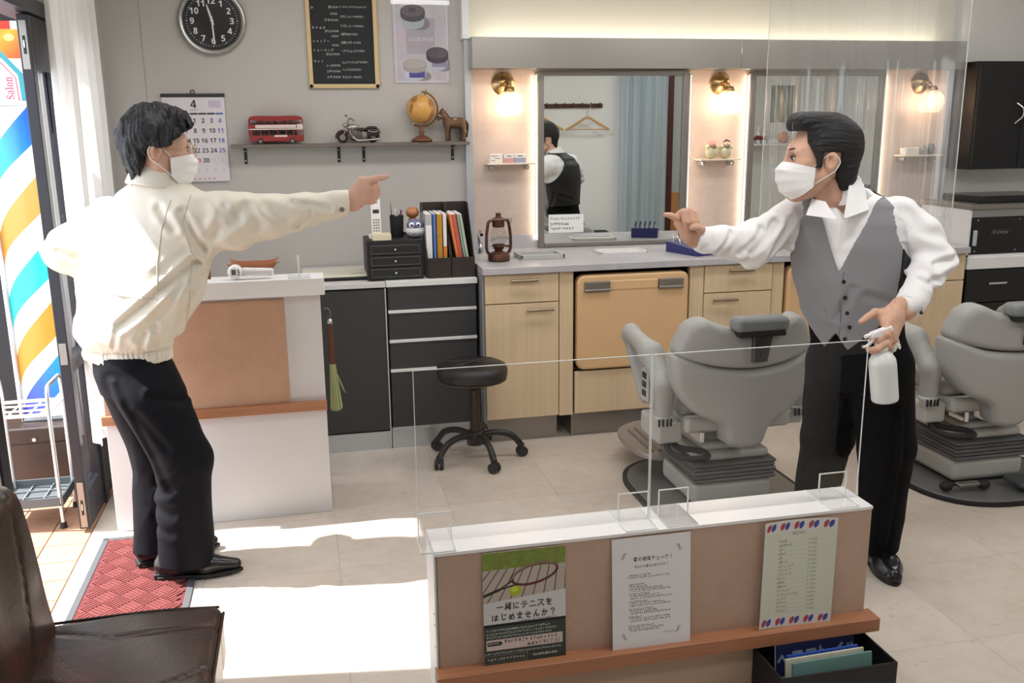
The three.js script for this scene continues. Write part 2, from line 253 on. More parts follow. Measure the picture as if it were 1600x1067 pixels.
{ // mirror wall: aluminium edge strips and pink panels
  const pinkTex = dataTex(256, 256, (u, v) => { const a = Math.abs(Math.sin(u * Math.PI * 8)) + Math.abs(Math.sin(v * Math.PI * 8)); const p = Math.min(1, Math.abs(a - 1) * 6); const n = nB(u, v) * 0.5 + nA(u, v) * 0.5; return mix(mix([0.815, 0.745, 0.7], [0.775, 0.7, 0.655], n), [0.83, 0.77, 0.73], (1 - p) * 0.35); }, true);
  M.pink = std(0xffffff, 0.42, { map: rep(pinkTex, 3.2) });
  const w = struct('wall_mirror', bx(0.83, 3.62, 0.86, CEIL, -4.8, -4.775), M.soffit);
  part('edge_strip', bx(0.829, 0.866, 0.86, 1.915, -4.8, -4.757, 0.002), M.alu, w); part('edge_strip', bx(0.819, 0.853, 1.915, CEIL, -4.8, -4.74, 0.002), std(0xdfe3e4, 0.4), w);
  for (const [a, b] of [[0.866, 1.199], [2.021, 2.378], [3.205, 3.6]]) part('pink_panel', bx(a, b, 0.86, 1.915, -4.775, -4.768), M.pink, w);
  part('edge_strip', bx(3.6, 3.64, 0.86, 1.915, -4.8, -4.757, 0.002), M.alu, w);
  part('soffit_panel', bx(0.853, 3.62, 1.915, CEIL, -4.775, -4.768), M.soffit, w);
  part('backsplash', bx(0.866, 3.6, 0.86, 0.93, -4.77, -4.76), M.counterTop, w);
}
{ // steel pelmet over the mirrors with a lamp hidden on top that washes the soffit
  const p = thing('steel_pelmet', 'long brushed stainless steel pelmet running above both mirrors', 'pelmet', [0.85, 1.77, -4.65]);
  part('pelmet_panel', bx(0, 1.428, 0, 0.148, -0.006, 0, 0.002), M.steel, p); part('pelmet_panel', bx(1.43, 2.768, 0, 0.148, -0.006, 0, 0.002), M.steel, p); part('underside', bx(0, 2.768, 0, 0.004, -0.117, -0.006), M.steelDull, p); for (const x of [0, 2.764]) part('end_plate', bx(x, x + 0.004, 0.004, 0.148, -0.117, -0.006), M.steel, p);
  const t = thing('tube_lamp', 'glowing tube lamp lying on top of the steel pelmet', 'lamp', [2.2, 1.845, -4.71]);
  part('tube', new THREE.CylinderGeometry(0.012, 0.012, 2.6, 10).rotateZ(Math.PI / 2).translate(0, 0.02, 0), glow(new THREE.Color().setRGB(1, 0.92, 0.76), 3), t); part('holder', bx(-1.33, -1.3, 0, 0.035, -0.015, 0.015), M.white, t); part('holder', bx(1.3, 1.33, 0, 0.035, -0.015, 0.015), M.white, t);
  rect(new THREE.Color().setRGB(1, 0.94, 0.83), 11, 2.6, 0.03, [2.2, 1.885, -4.71], [2.2, 3, -4.71]);
}
function mirrorUnit(x0, x1, label, turn = 0) { // the first mirror stands a little proud at its right edge
  const z = -4.768, y0 = 0.862, y1 = 1.767, f = thing('wall_mirror_frame', label, 'mirror', [x0, y0, z]), w = x1 - x0, h = y1 - y0; f.rotation.y = turn; if (turn) part('packing_wedge', extr(shapeOf([[0.004, 0], [w - 0.002, 0], [w - 0.002, -w * 0.05]]), h - 0.01).rotateX(Math.PI / 2).translate(0, h - 0.005, 0).scale(1, 1, 1), M.steelDull, f);
  part('glass', bx(0.026, w - 0.026, 0.02, h - 0.022, 0, 0.012), M.mirror, f);
  part('frame_side', bx(0, 0.03, 0, h, 0, 0.026, 0.003), M.steelDull, f); part('frame_side', bx(w - 0.03, w, 0, h, 0, 0.026, 0.003), M.steelDull, f);
  part('frame_top', bx(0.03, w - 0.03, h - 0.028, h, 0, 0.026, 0.003), M.steelDull, f); part('frame_bottom', bx(0.03, w - 0.03, 0, 0.022, 0, 0.026, 0.003), M.steelDull, f);
  return f;
}
mirrorUnit(1.208, 2.014, 'tall steel-framed mirror reflecting the coat hangers, between two wall lamps', -0.052);
mirrorUnit(2.387, 3.195, 'steel-framed mirror behind the man in the grey waistcoat');
{ // bead light strips along the mirror frames
  const warm = new THREE.Color().setRGB(1, 0.8, 0.6), beadM = glow(new THREE.Color().setRGB(1, 0.9, 0.75), 5);
  const where = ['left edge of the tall mirror beside the oil lantern', 'right edge of the tall mirror', 'left edge of the second mirror by the figurine shelf', 'right edge of the second mirror behind the clear sheet'];
  [[1.203, -1, 0], [2.019, 1, 0.045], [2.382, -1, 0], [3.2, 1, 0]].forEach(([x, s, dz], i) => {
    const t = thing('light_strip', 'warm bead lights down the ' + where[i], 'light strip', [x, 0.9, -4.755 + dz], 0, 'bead light strips on the mirrors');
    part('tape', bx(-0.003, 0.003, 0, 0.85, -0.008, 0.008), M.white, t); const bs = []; for (let k = 0; k < 56; k++) bs.push(new THREE.BoxGeometry(0.006, 0.008, 0.009).translate(s * 0.0045, 0.01 + k * 0.015, 0)); part('beads', bs, beadM, t, 'row of glowing beads');
    rect(warm, 12, 0.012, 0.84, [x + s * 0.01, 1.325, -4.752 + dz], [x + s, 1.325, -4.79]);
  });
}
{ // ceiling lamps (above the frame)
  const c = new THREE.Color().setRGB(1, 0.995, 0.98), gm = glow(c, 1.6); let i = 0;
  const names = ['over the reception counter', 'over the left barber chair', 'over the right barber chair', 'over the poster partition', 'over the waiting sofa', 'near the coat hooks'];
  for (const [x, z] of [[0.3, -3.6], [1.7, -3.5], [3.4, -3.5], [1.2, -1.9], [0.2, -0.4], [3.2, -1.6]]) {
    const t = thing('ceiling_light', 'rectangular white ceiling light ' + names[i++], 'ceiling light', [x, CEIL, z], 0, 'ceiling lights'); part('housing', bx(-0.62, 0.62, -0.04, 0, -0.16, 0.16, 0.01), M.white, t); part('diffuser', bx(-0.6, 0.6, -0.05, -0.04, -0.14, 0.14), gm, t);
    rect(c, i > 3 ? 12 : 8.5, 1.2, 0.28, [x, CEIL - 0.055, z], [x, 0, z]);
  }
}
// ================================================================ outside the door
{
  const g = struct('ground_outside', bx(-9, -0.86, -0.2, -0.014, -9, 4), M.asphalt);
  const S = 0.147, tg = bx(-S / 2 + 0.002, S / 2 - 0.002, -0.014, -0.004, -S / 2 + 0.002, S / 2 - 0.002, 0.001); let k = 0;
  for (let i = 0; i < 8; i++) for (let j = 0; j < 15; j++) { const t = part('paving_tile', tg, M.terracotta[(i * 5 + j * 3 + ((i * j) % 2)) % 3], g); t.position.set(-0.865 - S * (i + 0.5), 0, -4.35 + S * (j + 0.5)); k++; }
  // dark recessed facade wall beside the doorway
  struct('wall_facade', bx(-1.75, -0.97, 0, 2.6, -4.5, -4.42), std(0x1b1d24, 0.5));
}
{
  const tex = canvasTex(256, 512, (g, w, h) => {
    const gr = g.createLinearGradient(0, 0, w, h * 0.5); g.fillStyle = '#f6f2f0'; g.fillRect(0, 0, w, h); g.fillStyle = '#e0311f'; g.fillRect(0, 0, w * 0.8, h * 0.1);
    gr.addColorStop(0, '#e23c20'); gr.addColorStop(0.5, '#ff9a2a'); gr.addColorStop(1, '#e8402a'); g.fillStyle = gr; g.fillRect(0, h * 0.1, w, h * 0.36); g.fillStyle = '#ffd97a'; g.beginPath(); g.arc(w * 0.35, h * 0.24, 32, 0, 7); g.arc(w * 0.75, h * 0.2, 24, 0, 7); g.fill();
    g.fillStyle = '#cfc6cf'; g.beginPath(); g.moveTo(0, h * 0.22); g.lineTo(w * 0.85, h * 0.62); g.lineTo(w, h); g.lineTo(0, h); g.fill();
    g.lineWidth = 26; g.strokeStyle = '#3a929c'; g.beginPath(); g.moveTo(w * 0.5, h * 0.36); g.lineTo(w * 0.88, h * 0.66); g.lineTo(w * 0.9, h); g.stroke(); g.lineWidth = 5; g.strokeStyle = '#e04a5a'; g.beginPath(); g.moveTo(w * 0.4, h * 0.4); g.lineTo(w * 0.78, h * 0.7); g.lineTo(w * 0.8, h); g.stroke();
    g.save(); g.translate(w * 0.72, h * 0.97); g.rotate(-Math.PI / 2); g.fillStyle = '#c8455a'; g.font = 'bold 52px serif'; g.fillText('Salon', 0, 0); g.restore();
  });
  const p = thing('salon_poster', 'red and orange salon poster hanging above the striped light box', 'poster', [-1.15, 1.61, -4.2]);
  part('sheet', sheet(0.2, 0.31, 0.004).translate(0, 0.155, 0), printed(tex), p); part('backing_board', bx(-0.13, 0.12, -0.02, 0.46, -0.2, -0.004), M.blackMatte, p); part('red_stripe', bx(-0.13, 0.12, 0.34, 0.36, -0.004, 0.0), std(0xd2333a, 0.5), p);
  // striped barber light box
  const st = canvasTex(256, 1024, (g, w, h) => {
    g.fillStyle = '#ffffff'; g.fillRect(0, 0, w, h);  
    const draw = (y, c0, c1) => { const gr = g.createLinearGradient(0, y + 70, w, y - 70); gr.addColorStop(0, c0); gr.addColorStop(1, c1); g.fillStyle = gr; g.beginPath(); g.moveTo(0, y + 62); g.bezierCurveTo(w * 0.06, y + 5, w * 0.5, y - 50, w, y - 130); g.lineTo(w, y - 10); g.bezierCurveTo(w * 0.5, y + 62, w * 0.06, y + 100, 0, y + 168); g.fill(); };
    draw(120, '#3cc6d6', '#2b5fc8'); draw(340, '#df8f3a', '#e2a35c'); draw(555, '#3cc9cc', '#35c0c2'); draw(752, '#dc9436', '#d8963e'); draw(935, '#4a40b8', '#2f9fd8');
  });
  const b = thing('barber_light_box', 'tall light box with blue and orange diagonal barber stripes outside the door', 'light box', [-1.113, 0.3, -4.1]);
  b.scale.x = 0.76;
  part('housing', [bx(-0.13, -0.112, 0, 1.31, -0.12, 0.012, 0.006), bx(0.112, 0.13, 0, 1.31, -0.12, 0.012, 0.006), bx(-0.13, 0.13, 1.29, 1.31, -0.12, 0.012, 0.004), bx(-0.13, 0.13, 0, 0.02, -0.12, 0.012, 0.004), bx(-0.12, 0.12, 0.01, 1.3, -0.12, -0.1)], M.alu, b);
  part('striped_face', new THREE.CylinderGeometry(0.3, 0.3, 1.27, 16, 1, true, -0.38, 0.76).translate(0, 0.655, -0.278), new THREE.MeshStandardMaterial({ map: st, emissive: 0xffffff, emissiveMap: st, emissiveIntensity: 0.3, roughness: 0.3, side: THREE.DoubleSide }), b);
  part('corner_bumper', [rod([-0.125, 0.02, 0.014], [-0.125, 1.29, 0.014], 0.009), rod([0.125, 0.02, 0.014], [0.125, 1.29, 0.014], 0.009)], M.whiteGloss, b);
  rect(0xffffff, 0.4, 0.16, 1.2, [-1.113, 0.95, -4.06], [-1.145, 0.95, 0]);
  const c = thing('storage_box', 'dark brown box under the striped light box', 'box', [-1.145, 0, -4.1]);
  part('body', bx(-0.14, 0.13, 0.0, 0.23, -0.15, 0.1, 0.006), std(0x3a2a22, 0.4), c); part('lid', bx(-0.15, 0.14, 0.23, 0.3, -0.16, 0.11, 0.01), std(0x33251e, 0.4), c); part('lock', new THREE.CylinderGeometry(0.008, 0.008, 0.008, 12).rotateX(Math.PI / 2).translate(0.0, 0.25, 0.112), M.chrome, c);
}
{ // umbrella stand of chromed tubes
  const o = thing('umbrella_stand', 'chrome wire umbrella stand with a grey drip tray by the doorway', 'umbrella stand', [-1.09, 0, -3.74]), W = 0.11, D = 0.105, Hh = 0.5;
  const gm = std(0xd9dbdc, 0.25, { metalness: 0.7 });
  for (const z of [-D, D]) { part('frame_loop', tube([[-W, 0.02, z], [-W, 0.3, z], [-W, Hh, z], [-W, Hh + 0.055, z * 0.85], [-W, Hh + 0.06, z * 0.7]], 0.008, 40), gm, o); part('frame_loop', tube([[W, 0.02, z], [W, 0.3, z], [W, Hh, z], [W, Hh + 0.055, z * 0.85], [W, Hh + 0.06, z * 0.7]], 0.008, 40), gm, o); }
  for (const x of [-W, W]) part('top_bar', rod([x, Hh + 0.06, -D * 0.72], [x, Hh + 0.06, D * 0.72], 0.008), gm, o);
  for (const x of [-W, -W / 3, W / 3, W]) part('grid_wire', rod([x, Hh - 0.045, -D], [x, Hh - 0.045, D], 0.004), M.whiteGloss, o);
  for (const z of [-D, -D / 3, D / 3, D]) part('grid_wire', rod([-W, Hh - 0.045, z], [W, Hh - 0.045, z], Math.abs(z) === D ? 0.007 : 0.004), M.whiteGloss, o);
  const tm = std(0x565b5e, 0.5), tr = part('drip_tray', [bx(-W - 0.008, W + 0.008, 0.09, 0.097, -D - 0.008, D + 0.008), bx(-W - 0.012, -W - 0.004, 0.09, 0.125, -D - 0.01, D + 0.01), bx(W + 0.004, W + 0.012, 0.09, 0.125, -D - 0.01, D + 0.01), bx(-W, W, 0.09, 0.125, -D - 0.012, -D - 0.004), bx(-W, W, 0.09, 0.125, D + 0.004, D + 0.012)], tm, o, 'grey plastic drip tray');
  part('divider', [bx(-W, W, 0.097, 0.105, -0.038, -0.034), bx(-W, W, 0.097, 0.105, 0.034, 0.038), bx(-0.04, -0.036, 0.097, 0.105, -D, D), bx(0.036, 0.04, 0.097, 0.105, -D, D)], std(0x7a8083, 0.5), tr);
  for (const x of [-W, W]) for (const z of [-D, D]) part('rubber_foot', new THREE.CylinderGeometry(0.011, 0.014, 0.024, 12).translate(x, 0.008, z), M.rubber, o);
}
{ // white curtain on the side window
  const N = 160, Mv = 24, y0 = 0.31, y1 = 2.06, pos = [], idx = [], uv = [];
  for (let j = 0; j <= Mv; j++) for (let i = 0; i <= N; i++) {
    const u = i / N, v = j / Mv, y = y1 + (y0 - y1) * v, fold = Math.sin(u * Math.PI * 2 * 6.3 + 0.8 * Math.sin(v * 2 + u * 3)) * (0.018 + 0.012 * v) + 0.008 * Math.sin(u * 45 + v * 3);
    pos.push(-0.815 + fold - 0.02 * v, y, -3.63 - 0.72 * u + 0.015 * Math.sin(v * 5 + u * 7) + 0.03 * (1 - v) * (u - 0.5)); uv.push(u * 0.9, v * 1.7);
    if (i < N && j < Mv) { const a = j * (N + 1) + i; idx.push(a, a + N + 1, a + 1, a + 1, a + N + 1, a + N + 2); }
  }
  const g = new THREE.BufferGeometry(); g.setAttribute('position', new THREE.Float32BufferAttribute(pos, 3)); g.setAttribute('uv', new THREE.Float32BufferAttribute(uv, 2)); g.setIndex(idx); g.computeVertexNormals();
  const c = thing('curtain', 'white pleated curtain hanging beside the entrance door', 'curtain', [0, 0, 0]); part('cloth', g, phys(0xf1efec, 0.95, { transmission: 0.35, thickness: 0, side: THREE.DoubleSide, ...bump(weaveTex, 6, 0.0004) }), c); part('curtain_rail', rod([-0.82, 2.07, -3.55], [-0.82, 2.07, -4.45], 0.009), M.white, c);
}
// ================================================================ reception counter and cabinets
{
  const o = thing('reception_counter', 'white reception counter with orange front panel and wooden ledge by the door', 'counter', [-0.36, 0, -3.53]);
  part('body', bx(-0.405, 0.402, 0.0, 0.885, -0.3, 0, 0.002), M.greyWhite, o); part('top_slab', bx(-0.425, 0.42, 0.885, 0.95, -0.1, 0.038, 0.003), M.white, o, 'white slab top'); part('top_slab_rear', bx(-0.425, 0.42, 0.88, 0.9, -0.32, -0.1, 0.002), M.white, o);
  part('front_panel', bx(-0.40, 0.268, 0.468, 0.872, 0, 0.012, 0.002), M.tan, o, 'orange-brown front panel');
  part('ledge', bx(-0.412, 0.405, 0.432, 0.468, 0.0, 0.03, 0.003), M.ledge, o, 'reddish wood ledge');
}
{ const b = thing('whisk_broom', 'small green whisk broom hanging at the end of the reception counter', 'broom', [0.075, 0.47, -3.6]);
  part('handle', lathe([[0.003, 0.165], [0.0095, 0.16], [0.0105, 0.1], [0.0135, 0.02], [0.013, 0.0]], 14).scale(1, 1, 0.8).translate(0, 0.12, 0), std(0x5a3322, 0.5), b); part('cap', lathe([[0.001, 0.02], [0.009, 0.016], [0.0105, 0]], 14).translate(0, 0.282, 0), M.chrome, b); part('hook', tube([[0, 0.3, 0], [0.003, 0.33, 0], [-0.012, 0.345, 0], [-0.02, 0.34, 0]], 0.0016, 20, 6), M.steelDull, b);
  const br = []; for (let i = 0; i < 130; i++) { const a = rnd(0, 6.28), r = Math.sqrt(rnd()) * 0.011, k = rnd(1.5, 2.6); br.push(rod([Math.cos(a) * r, 0.13, Math.sin(a) * r * 0.7], [Math.cos(a) * r * k + 0.006, rnd(-0.075, -0.05), Math.sin(a) * r * k * 0.7], 0.0012, 0.0012, 3)); }
  br.push(rod([0.008, 0.1, 0], [0.045, 0.0, 0.01], 0.001, 0.001, 3), rod([0.008, 0.1, 0], [0.038, 0.01, 0.01], 0.001, 0.001, 3));
  part('bristles', br, std(0xb9c08a, 0.8), b, 'pale green straw bristles'); }
{ const edge = std(0xcfcfd2, 0.4), o = thing('black_cabinet', 'black side cabinet with a single plain door beside the reception counter', 'cabinet', [0.2, 0, -4.21]);
  part('body', bx(-0.23, 0.142, 0.09, 0.78, -0.57, -0.018), M.blackMatte, o); part('door', bx(-0.228, 0.139, 0.095, 0.772, -0.018, 0, 0.002), M.charcoal, o); part('plinth', bx(-0.23, 0.142, 0, 0.088, -0.57, -0.004), M.alu, o); part('edge_strip', bx(0.1405, 0.1455, 0.01, 0.775, -0.02, 0.003), edge, o); part('top_board', bx(-0.23, 0.146, 0.78, 0.803, -0.57, 0.006, 0.002), M.greyWhite, o);
  const d = thing('drawer_cabinet', 'black four-drawer cabinet with white strips left of the beech counter', 'cabinet', [0.56, 0, -4.21]);
  part('body', bx(-0.21, 0.208, 0.1, 0.78, -0.57, -0.02), M.blackMatte, d); part('plinth', bx(-0.21, 0.208, 0, 0.1, -0.57, -0.004), M.alu, d); part('top_board', bx(-0.212, 0.212, 0.78, 0.805, -0.57, 0.008, 0.002), M.white, d);
  const ys = [[0.105, 0.375], [0.39, 0.515], [0.531, 0.655], [0.671, 0.778]]; for (const [a, b] of ys) part('drawer_front', bx(-0.205, 0.206, a, b, -0.02, 0, 0.002), M.charcoal, d); for (const y of [0.375, 0.516, 0.656]) part('grip_strip', bx(-0.206, 0.207, y, y + 0.0145, -0.018, 0.006, 0.002), M.white, d, 'white grip strip'); part('bottom_strip', bx(-0.206, 0.207, 0.094, 0.105, -0.02, 0.004), M.alu, d);
}
function handle(x0, x1, y, parent) { const h = part('handle', [rod([x0, y, 0.024], [x1, y, 0.024], 0.007), rod([x0 + 0.012, y, 0], [x0 + 0.012, y, 0.024], 0.004), rod([x1 - 0.012, y, 0], [x1 - 0.012, y, 0.024], 0.004)], std(0x9b8a76, 0.3, { metalness: 0.9 }), parent, 'bronze bar handle'); return h; }
function beechUnit(x0, x1, label, hx1, hx2) {
  const o = thing('beech_cabinet', label, 'cabinet', [x0, 0, -4.14]), w = x1 - x0;
  part('body', bx(0, w, 0.12, 0.825, -0.6, -0.02), M.beech, o); const d = part('drawer', bx(0.003, w - 0.003, 0.688, 0.822, -0.018, 0, 0.002), M.beech, o); const e = part('door', bx(0.003, w - 0.003, 0.125, 0.683, -0.018, 0, 0.002), M.beech, o);
  handle(hx1 - x0, hx1 - x0 + 0.128, 0.795, d); handle(hx2 - x0, hx2 - x0 + 0.13, 0.653, e); part('plinth', bx(0, w, 0, 0.12, -0.6, -0.045), M.steelDull, o, 'steel kick plate'); return o;
}
const firstUnit = beechUnit(0.792, 1.151, 'beech cabinet with drawer and door at the left end of the counter', 0.915, 0.99);
part('end_panel', bx(-0.01, -0.001, 0, 0.825, -0.6, -0.003), std(0x8a8c8f, 0.5), firstUnit, 'grey end panel');
beechUnit(1.882, 2.247, 'beech cabinet with drawer and door behind the left barber chair', 2.005, 1.925);
beechUnit(2.975, 3.34, 'beech cabinet at the right end of the counter behind the raised elbow', 3.1, 3.02);
single('filler_post', bx(-0.034, 0.034, 0, 0.705, -0.6, -0.004, 0.001), M.beech, 'narrow beech upright left of the first orange basin flap', 'post', [1.187, 0.12, -4.14], 0, 'beech uprights');
single('filler_post', bx(-0.036, 0.036, 0, 0.705, -0.6, -0.004, 0.001), M.beech, 'narrow beech upright right of the first orange basin flap', 'post', [1.845, 0.12, -4.14], 0, 'beech uprights');
single('filler_post', bx(-0.03, 0.03, 0, 0.705, -0.6, -0.004, 0.001), M.beech, 'narrow beech upright left of the second orange basin flap', 'post', [2.278, 0.12, -4.14], 0, 'beech uprights');
function basinUnit(x0, label) { // orange fold-down shampoo basin in its recess
  const o = thing('basin_unit', label, 'basin cabinet', [x0, 0, -4.14]), w = 0.585;
  part('recess', [bx(0, w, 0.12, 0.825, -0.6, -0.25), bx(0, w, 0.34, 0.35, -0.25, -0.03), bx(0, 0.006, 0.35, 0.825, -0.25, -0.03), bx(w - 0.006, w, 0.35, 0.825, -0.25, -0.03)], std(0x3a3027, 0.8), o);
  const fl = part('flap', extr(rrect(w - 0.025, 0.46, 0.045), 0.06, 0.012, 3).translate(w / 2, 0.575, -0.045), M.orange, o, 'orange moulded basin flap');
  part('grip_recess', bx(0.17, w - 0.17, 0.728, 0.776, 0.004, 0.018, 0.006), M.orange, fl);
  for (const x of [0.045, 0.415]) { part('latch', extr(rrect(0.126, 0.05, 0.004), 0.016, 0.003).translate(x + 0.063, 0.75, 0.012), M.steelDull, fl, 'steel latch'); part('latch_roll', rod([x, 0.733, 0.022], [x + 0.126, 0.733, 0.022], 0.008), M.steelDull, fl); }
  part('lower_door', bx(0.006, w - 0.006, 0.125, 0.335, -0.018, 0, 0.002), M.beech, o); part('plinth', bx(0, w, 0, 0.12, -0.6, -0.045), M.steelDull, o); return o;
}
basinUnit(1.224, 'fold-down orange shampoo basin with two chrome latches left of the barber chair');
basinUnit(2.312, 'orange shampoo basin half hidden behind the man in the grey waistcoat');
{ const o = thing('stone_worktop', 'long pale grey stone worktop in front of the mirrors', 'worktop', [0.782, 0.826, -4.12]);
  part('slab', bx(0, 2.565, 0, 0.034, -0.65, 0, 0.004), M.counterTop, o); }
{ const o = thing('power_plug', 'black plug and cable running from the kick plate to the barber chair', 'cable', [1.61, 0, -4.17]);
  part('plug', [lathe([[0.001, 0.03], [0.016, 0.028], [0.018, 0.0], [0.014, -0.012]], 14).rotateX(Math.PI / 2).translate(0, 0.085, 0.012), sph(0.016, 0.004, 0.07, 0.03, 1, 1.5, 1)], M.rubber, o); part('socket_plate', bx(0.07, 0.11, 0.07, 0.095, 0, 0.006, 0.002), M.white, o);
  part('cable', tube([[0.006, 0.06, 0.035], [0.012, 0.02, 0.05], [-0.02, 0.007, 0.16], [-0.075, 0.006, 0.42], [-0.06, 0.006, 0.62], [0.02, 0.006, 0.7], [0.1, 0.006, 0.71], [0.14, 0.01, 0.72]], 0.0055, 80, 8), M.rubber, o); part('cable_loop', tube([[0.16, 0.006, 0.75], [0.05, 0.006, 0.8], [0.005, 0.006, 0.9], [0.04, 0.006, 1.0], [0.1, 0.008, 1.04]], 0.0055, 60, 8), M.rubber, o); }
// right-hand kitchen side
{ const o = thing('wall_cabinet', 'glossy black wall cabinet with curved handles at the top right', 'cabinet', [3.651, 1.225, -4.8]);
  part('body', bx(0, 1.2, 0, 0.585, 0, 0.215, 0.002), M.wallBlackCab, o); part('door', bx(0.004, 0.296, 0.003, 0.582, 0.215, 0.235, 0.003), M.blackMatte, o); part('door', bx(0.3, 0.6, 0.003, 0.582, 0.215, 0.235, 0.003), M.blackMatte, o); part('door', bx(0.604, 1.196, 0.003, 0.582, 0.215, 0.235, 0.003), M.blackMatte, o);
  for (const [x, s] of [[0.265, 1], [0.33, -1]]) part('handle', tube([[x - 0.01 * s, 0.36, 0.237], [x + 0.012 * s, 0.33, 0.262], [x + 0.014 * s, 0.29, 0.262], [x - 0.012 * s, 0.25, 0.237]], 0.005, 24), M.chrome, o, 'curved chrome handle'); }
{ const o = thing('base_cabinet', 'black base cabinet with a white worktop under the towel cabinet', 'cabinet', [3.35, 0, -4.14]);
  part('body', bx(0.0, 1.2, 0.08, 0.738, -0.64, -0.02), M.blackMatte, o); const d = part('drawer', bx(0.004, 0.6, 0.56, 0.733, -0.02, 0, 0.003), M.black, o); part('handle', bx(0.13, 0.24, 0.655, 0.668, 0, 0.018, 0.004), M.chrome, d); const e = part('drawer', bx(0.004, 0.6, 0.09, 0.555, -0.02, 0, 0.003), M.black, o); part('handle', bx(0.13, 0.24, 0.48, 0.493, 0, 0.018, 0.004), M.chrome, e); part('drawer', bx(0.604, 1.2, 0.09, 0.733, -0.02, 0, 0.003), M.black, o); part('worktop', bx(-0.002, 1.22, 0.738, 0.8, -0.65, 0.006, 0.004), M.white, o, 'white worktop'); part('plinth', bx(0, 1.2, 0, 0.08, -0.62, -0.05), M.black, o); }
{ const o = thing('towel_steriliser', 'white towel steriliser with a black glass door on the right worktop', 'steriliser', [3.352, 0.8, -4.16]);
  part('body', [bx(0, 0.012, 0, 0.25, -0.4, 0), bx(0.6, 0.62, 0, 0.25, -0.4, 0), bx(0, 0.62, 0, 0.012, -0.4, 0), bx(0, 0.62, 0.02, 0.24, -0.4, -0.39)], M.white, o); part('top', bx(-0.004, 0.63, 0.245, 0.27, -0.41, 0.008, 0.003), M.steelDull, o, 'steel top'); part('trim_bar', bx(0.012, 0.62, 0.205, 0.245, -0.01, 0.004, 0.003), std(0x9a9b9d, 0.3, { metalness: 0.7 }), o);
  const d = part('door', bx(0.014, 0.61, 0.012, 0.204, -0.02, 0.003, 0.003), M.blackGloss, o, 'black glass door'); part('handle', [bx(0.024, 0.042, 0.06, 0.14, 0.003, 0.02, 0.005)], std(0xb5b6b8, 0.3), d); for (const [x, y] of [[0.05, 0.19], [0.3, 0.19], [0.045, 0.03], [0.29, 0.03]]) part('screw', sph(0.004, x, y, 0.003, 1, 1, 0.5, 8), M.chrome, d);
  const t = canvasTex(128, 32, (g, w, h) => { g.fillStyle = '#0a0a0a'; g.fillRect(0, 0, w, h); g.fillStyle = '#b9b9b9'; jp(g, '殺菌消毒器', 6, 8, 18); }); part('lettering', sheet(0.14, 0.026, 0.0008).translate(0.21, 0.125, 0.0036), printed(t, 0.3), d); part('door_switch', [bx(-0.008, 0, 0.19, 0.222, -0.2, -0.165, 0.003), bx(-0.008, 0, 0.19, 0.222, -0.24, -0.205, 0.003)], M.whiteGloss, o, 'pair of small white switches'); }
{ const o = thing('gas_hob', 'flat black hob standing on the towel steriliser', 'hob', [3.55, 1.07, -4.34]); part('body', bx(-0.1, 0.38, 0.0, 0.03, -0.18, 0.12, 0.006), M.blackMatte, o); part('glass', bx(-0.095, 0.375, 0.03, 0.036, -0.175, 0.115, 0.002), M.blackGloss, o); }
// ================================================================ wall lamps and glass shelves
function sconce(x, label, lit = 6) {
  const o = thing('wall_lamp', label, 'wall lamp', [x, 1.7, -4.768], 0, 'brass wall lamps');
  part('backplate', lathe([[0.001, 0.03], [0.018, 0.03], [0.022, 0.022], [0.04, 0.018], [0.044, 0.01], [0.055, 0.008], [0.058, 0.0]], 28).rotateX(Math.PI / 2), M.brass, o); part('arm', tube([[0, 0, 0.02], [0.005, 0.005, 0.06], [0.012, -0.01, 0.085], [0.014, -0.03, 0.09]], 0.008, 24), M.brass, o); part('socket', lathe([[0.012, 0.03], [0.024, 0.026], [0.028, 0.012], [0.03, 0.006], [0.026, 0.0], [0.02, -0.006]], 24).translate(0.014, -0.045, 0.09), M.brass, o);
  const gl = []; for (let a = 0.38; a <= 2.5; a += 0.08) gl.push([0.071 * Math.sin(a), 0.071 * Math.cos(a)]); part('globe', lathe(gl, 32).translate(0.014, -0.105, 0.09), phys(0xfff1e6, 0.3, { transmission: 0.7, thickness: 0, ior: 1.4, side: THREE.DoubleSide, ...bump(softTex, 6, 0.002) }), o, 'clear glass globe');
  part('bulb', lathe([[0.001, -0.034], [0.012, -0.03], [0.018, -0.015], [0.016, 0.005], [0.009, 0.028], [0.008, 0.045]], 16).translate(0.014, -0.1, 0.09), glow(new THREE.Color().setRGB(1, 0.84, 0.66), 9), o, 'glowing bulb');
  const l = new THREE.PointLight(new THREE.Color().setRGB(1, 0.82, 0.62), 0.16, 0, 2); l.position.set(x + 0.014, 1.6, -4.678); l.castShadow = true; scene.add(l); return o;
}
sconce(1.027, 'brass wall lamp with glass globe above the shelf of small boxes'); sconce(2.215, 'brass wall lamp with glass globe above the two figurines'); sconce(3.43, 'brass wall lamp blurred behind the clear hanging sheet');
function glassShelf(x0, x1, label) { const o = thing('glass_shelf', label, 'shelf', [(x0 + x1) / 2, 1.3, -4.768], 0, 'small shelves on the mirror wall'), w = (x1 - x0) / 2;
  part('board', bx(-w, w, 0, 0.008, 0, 0.1, 0.002), std(0xe4d6c4, 0.3), o); for (const s of [-1, 1]) part('bracket', lathe([[0.001, 0.03], [0.008, 0.03], [0.01, 0.005], [0.012, 0.0]], 14).rotateX(Math.PI / 2).scale(1, 1.6, 2).translate(s * (w - 0.03), -0.014, 0), M.chrome, o); return o; }
glassShelf(0.925, 1.17, 'small wall shelf holding three little boxes left of the tall mirror'); glassShelf(2.08, 2.31, 'small wall shelf holding two figurines between the mirrors'); glassShelf(3.3, 3.55, 'small wall shelf blurred behind the clear hanging sheet');
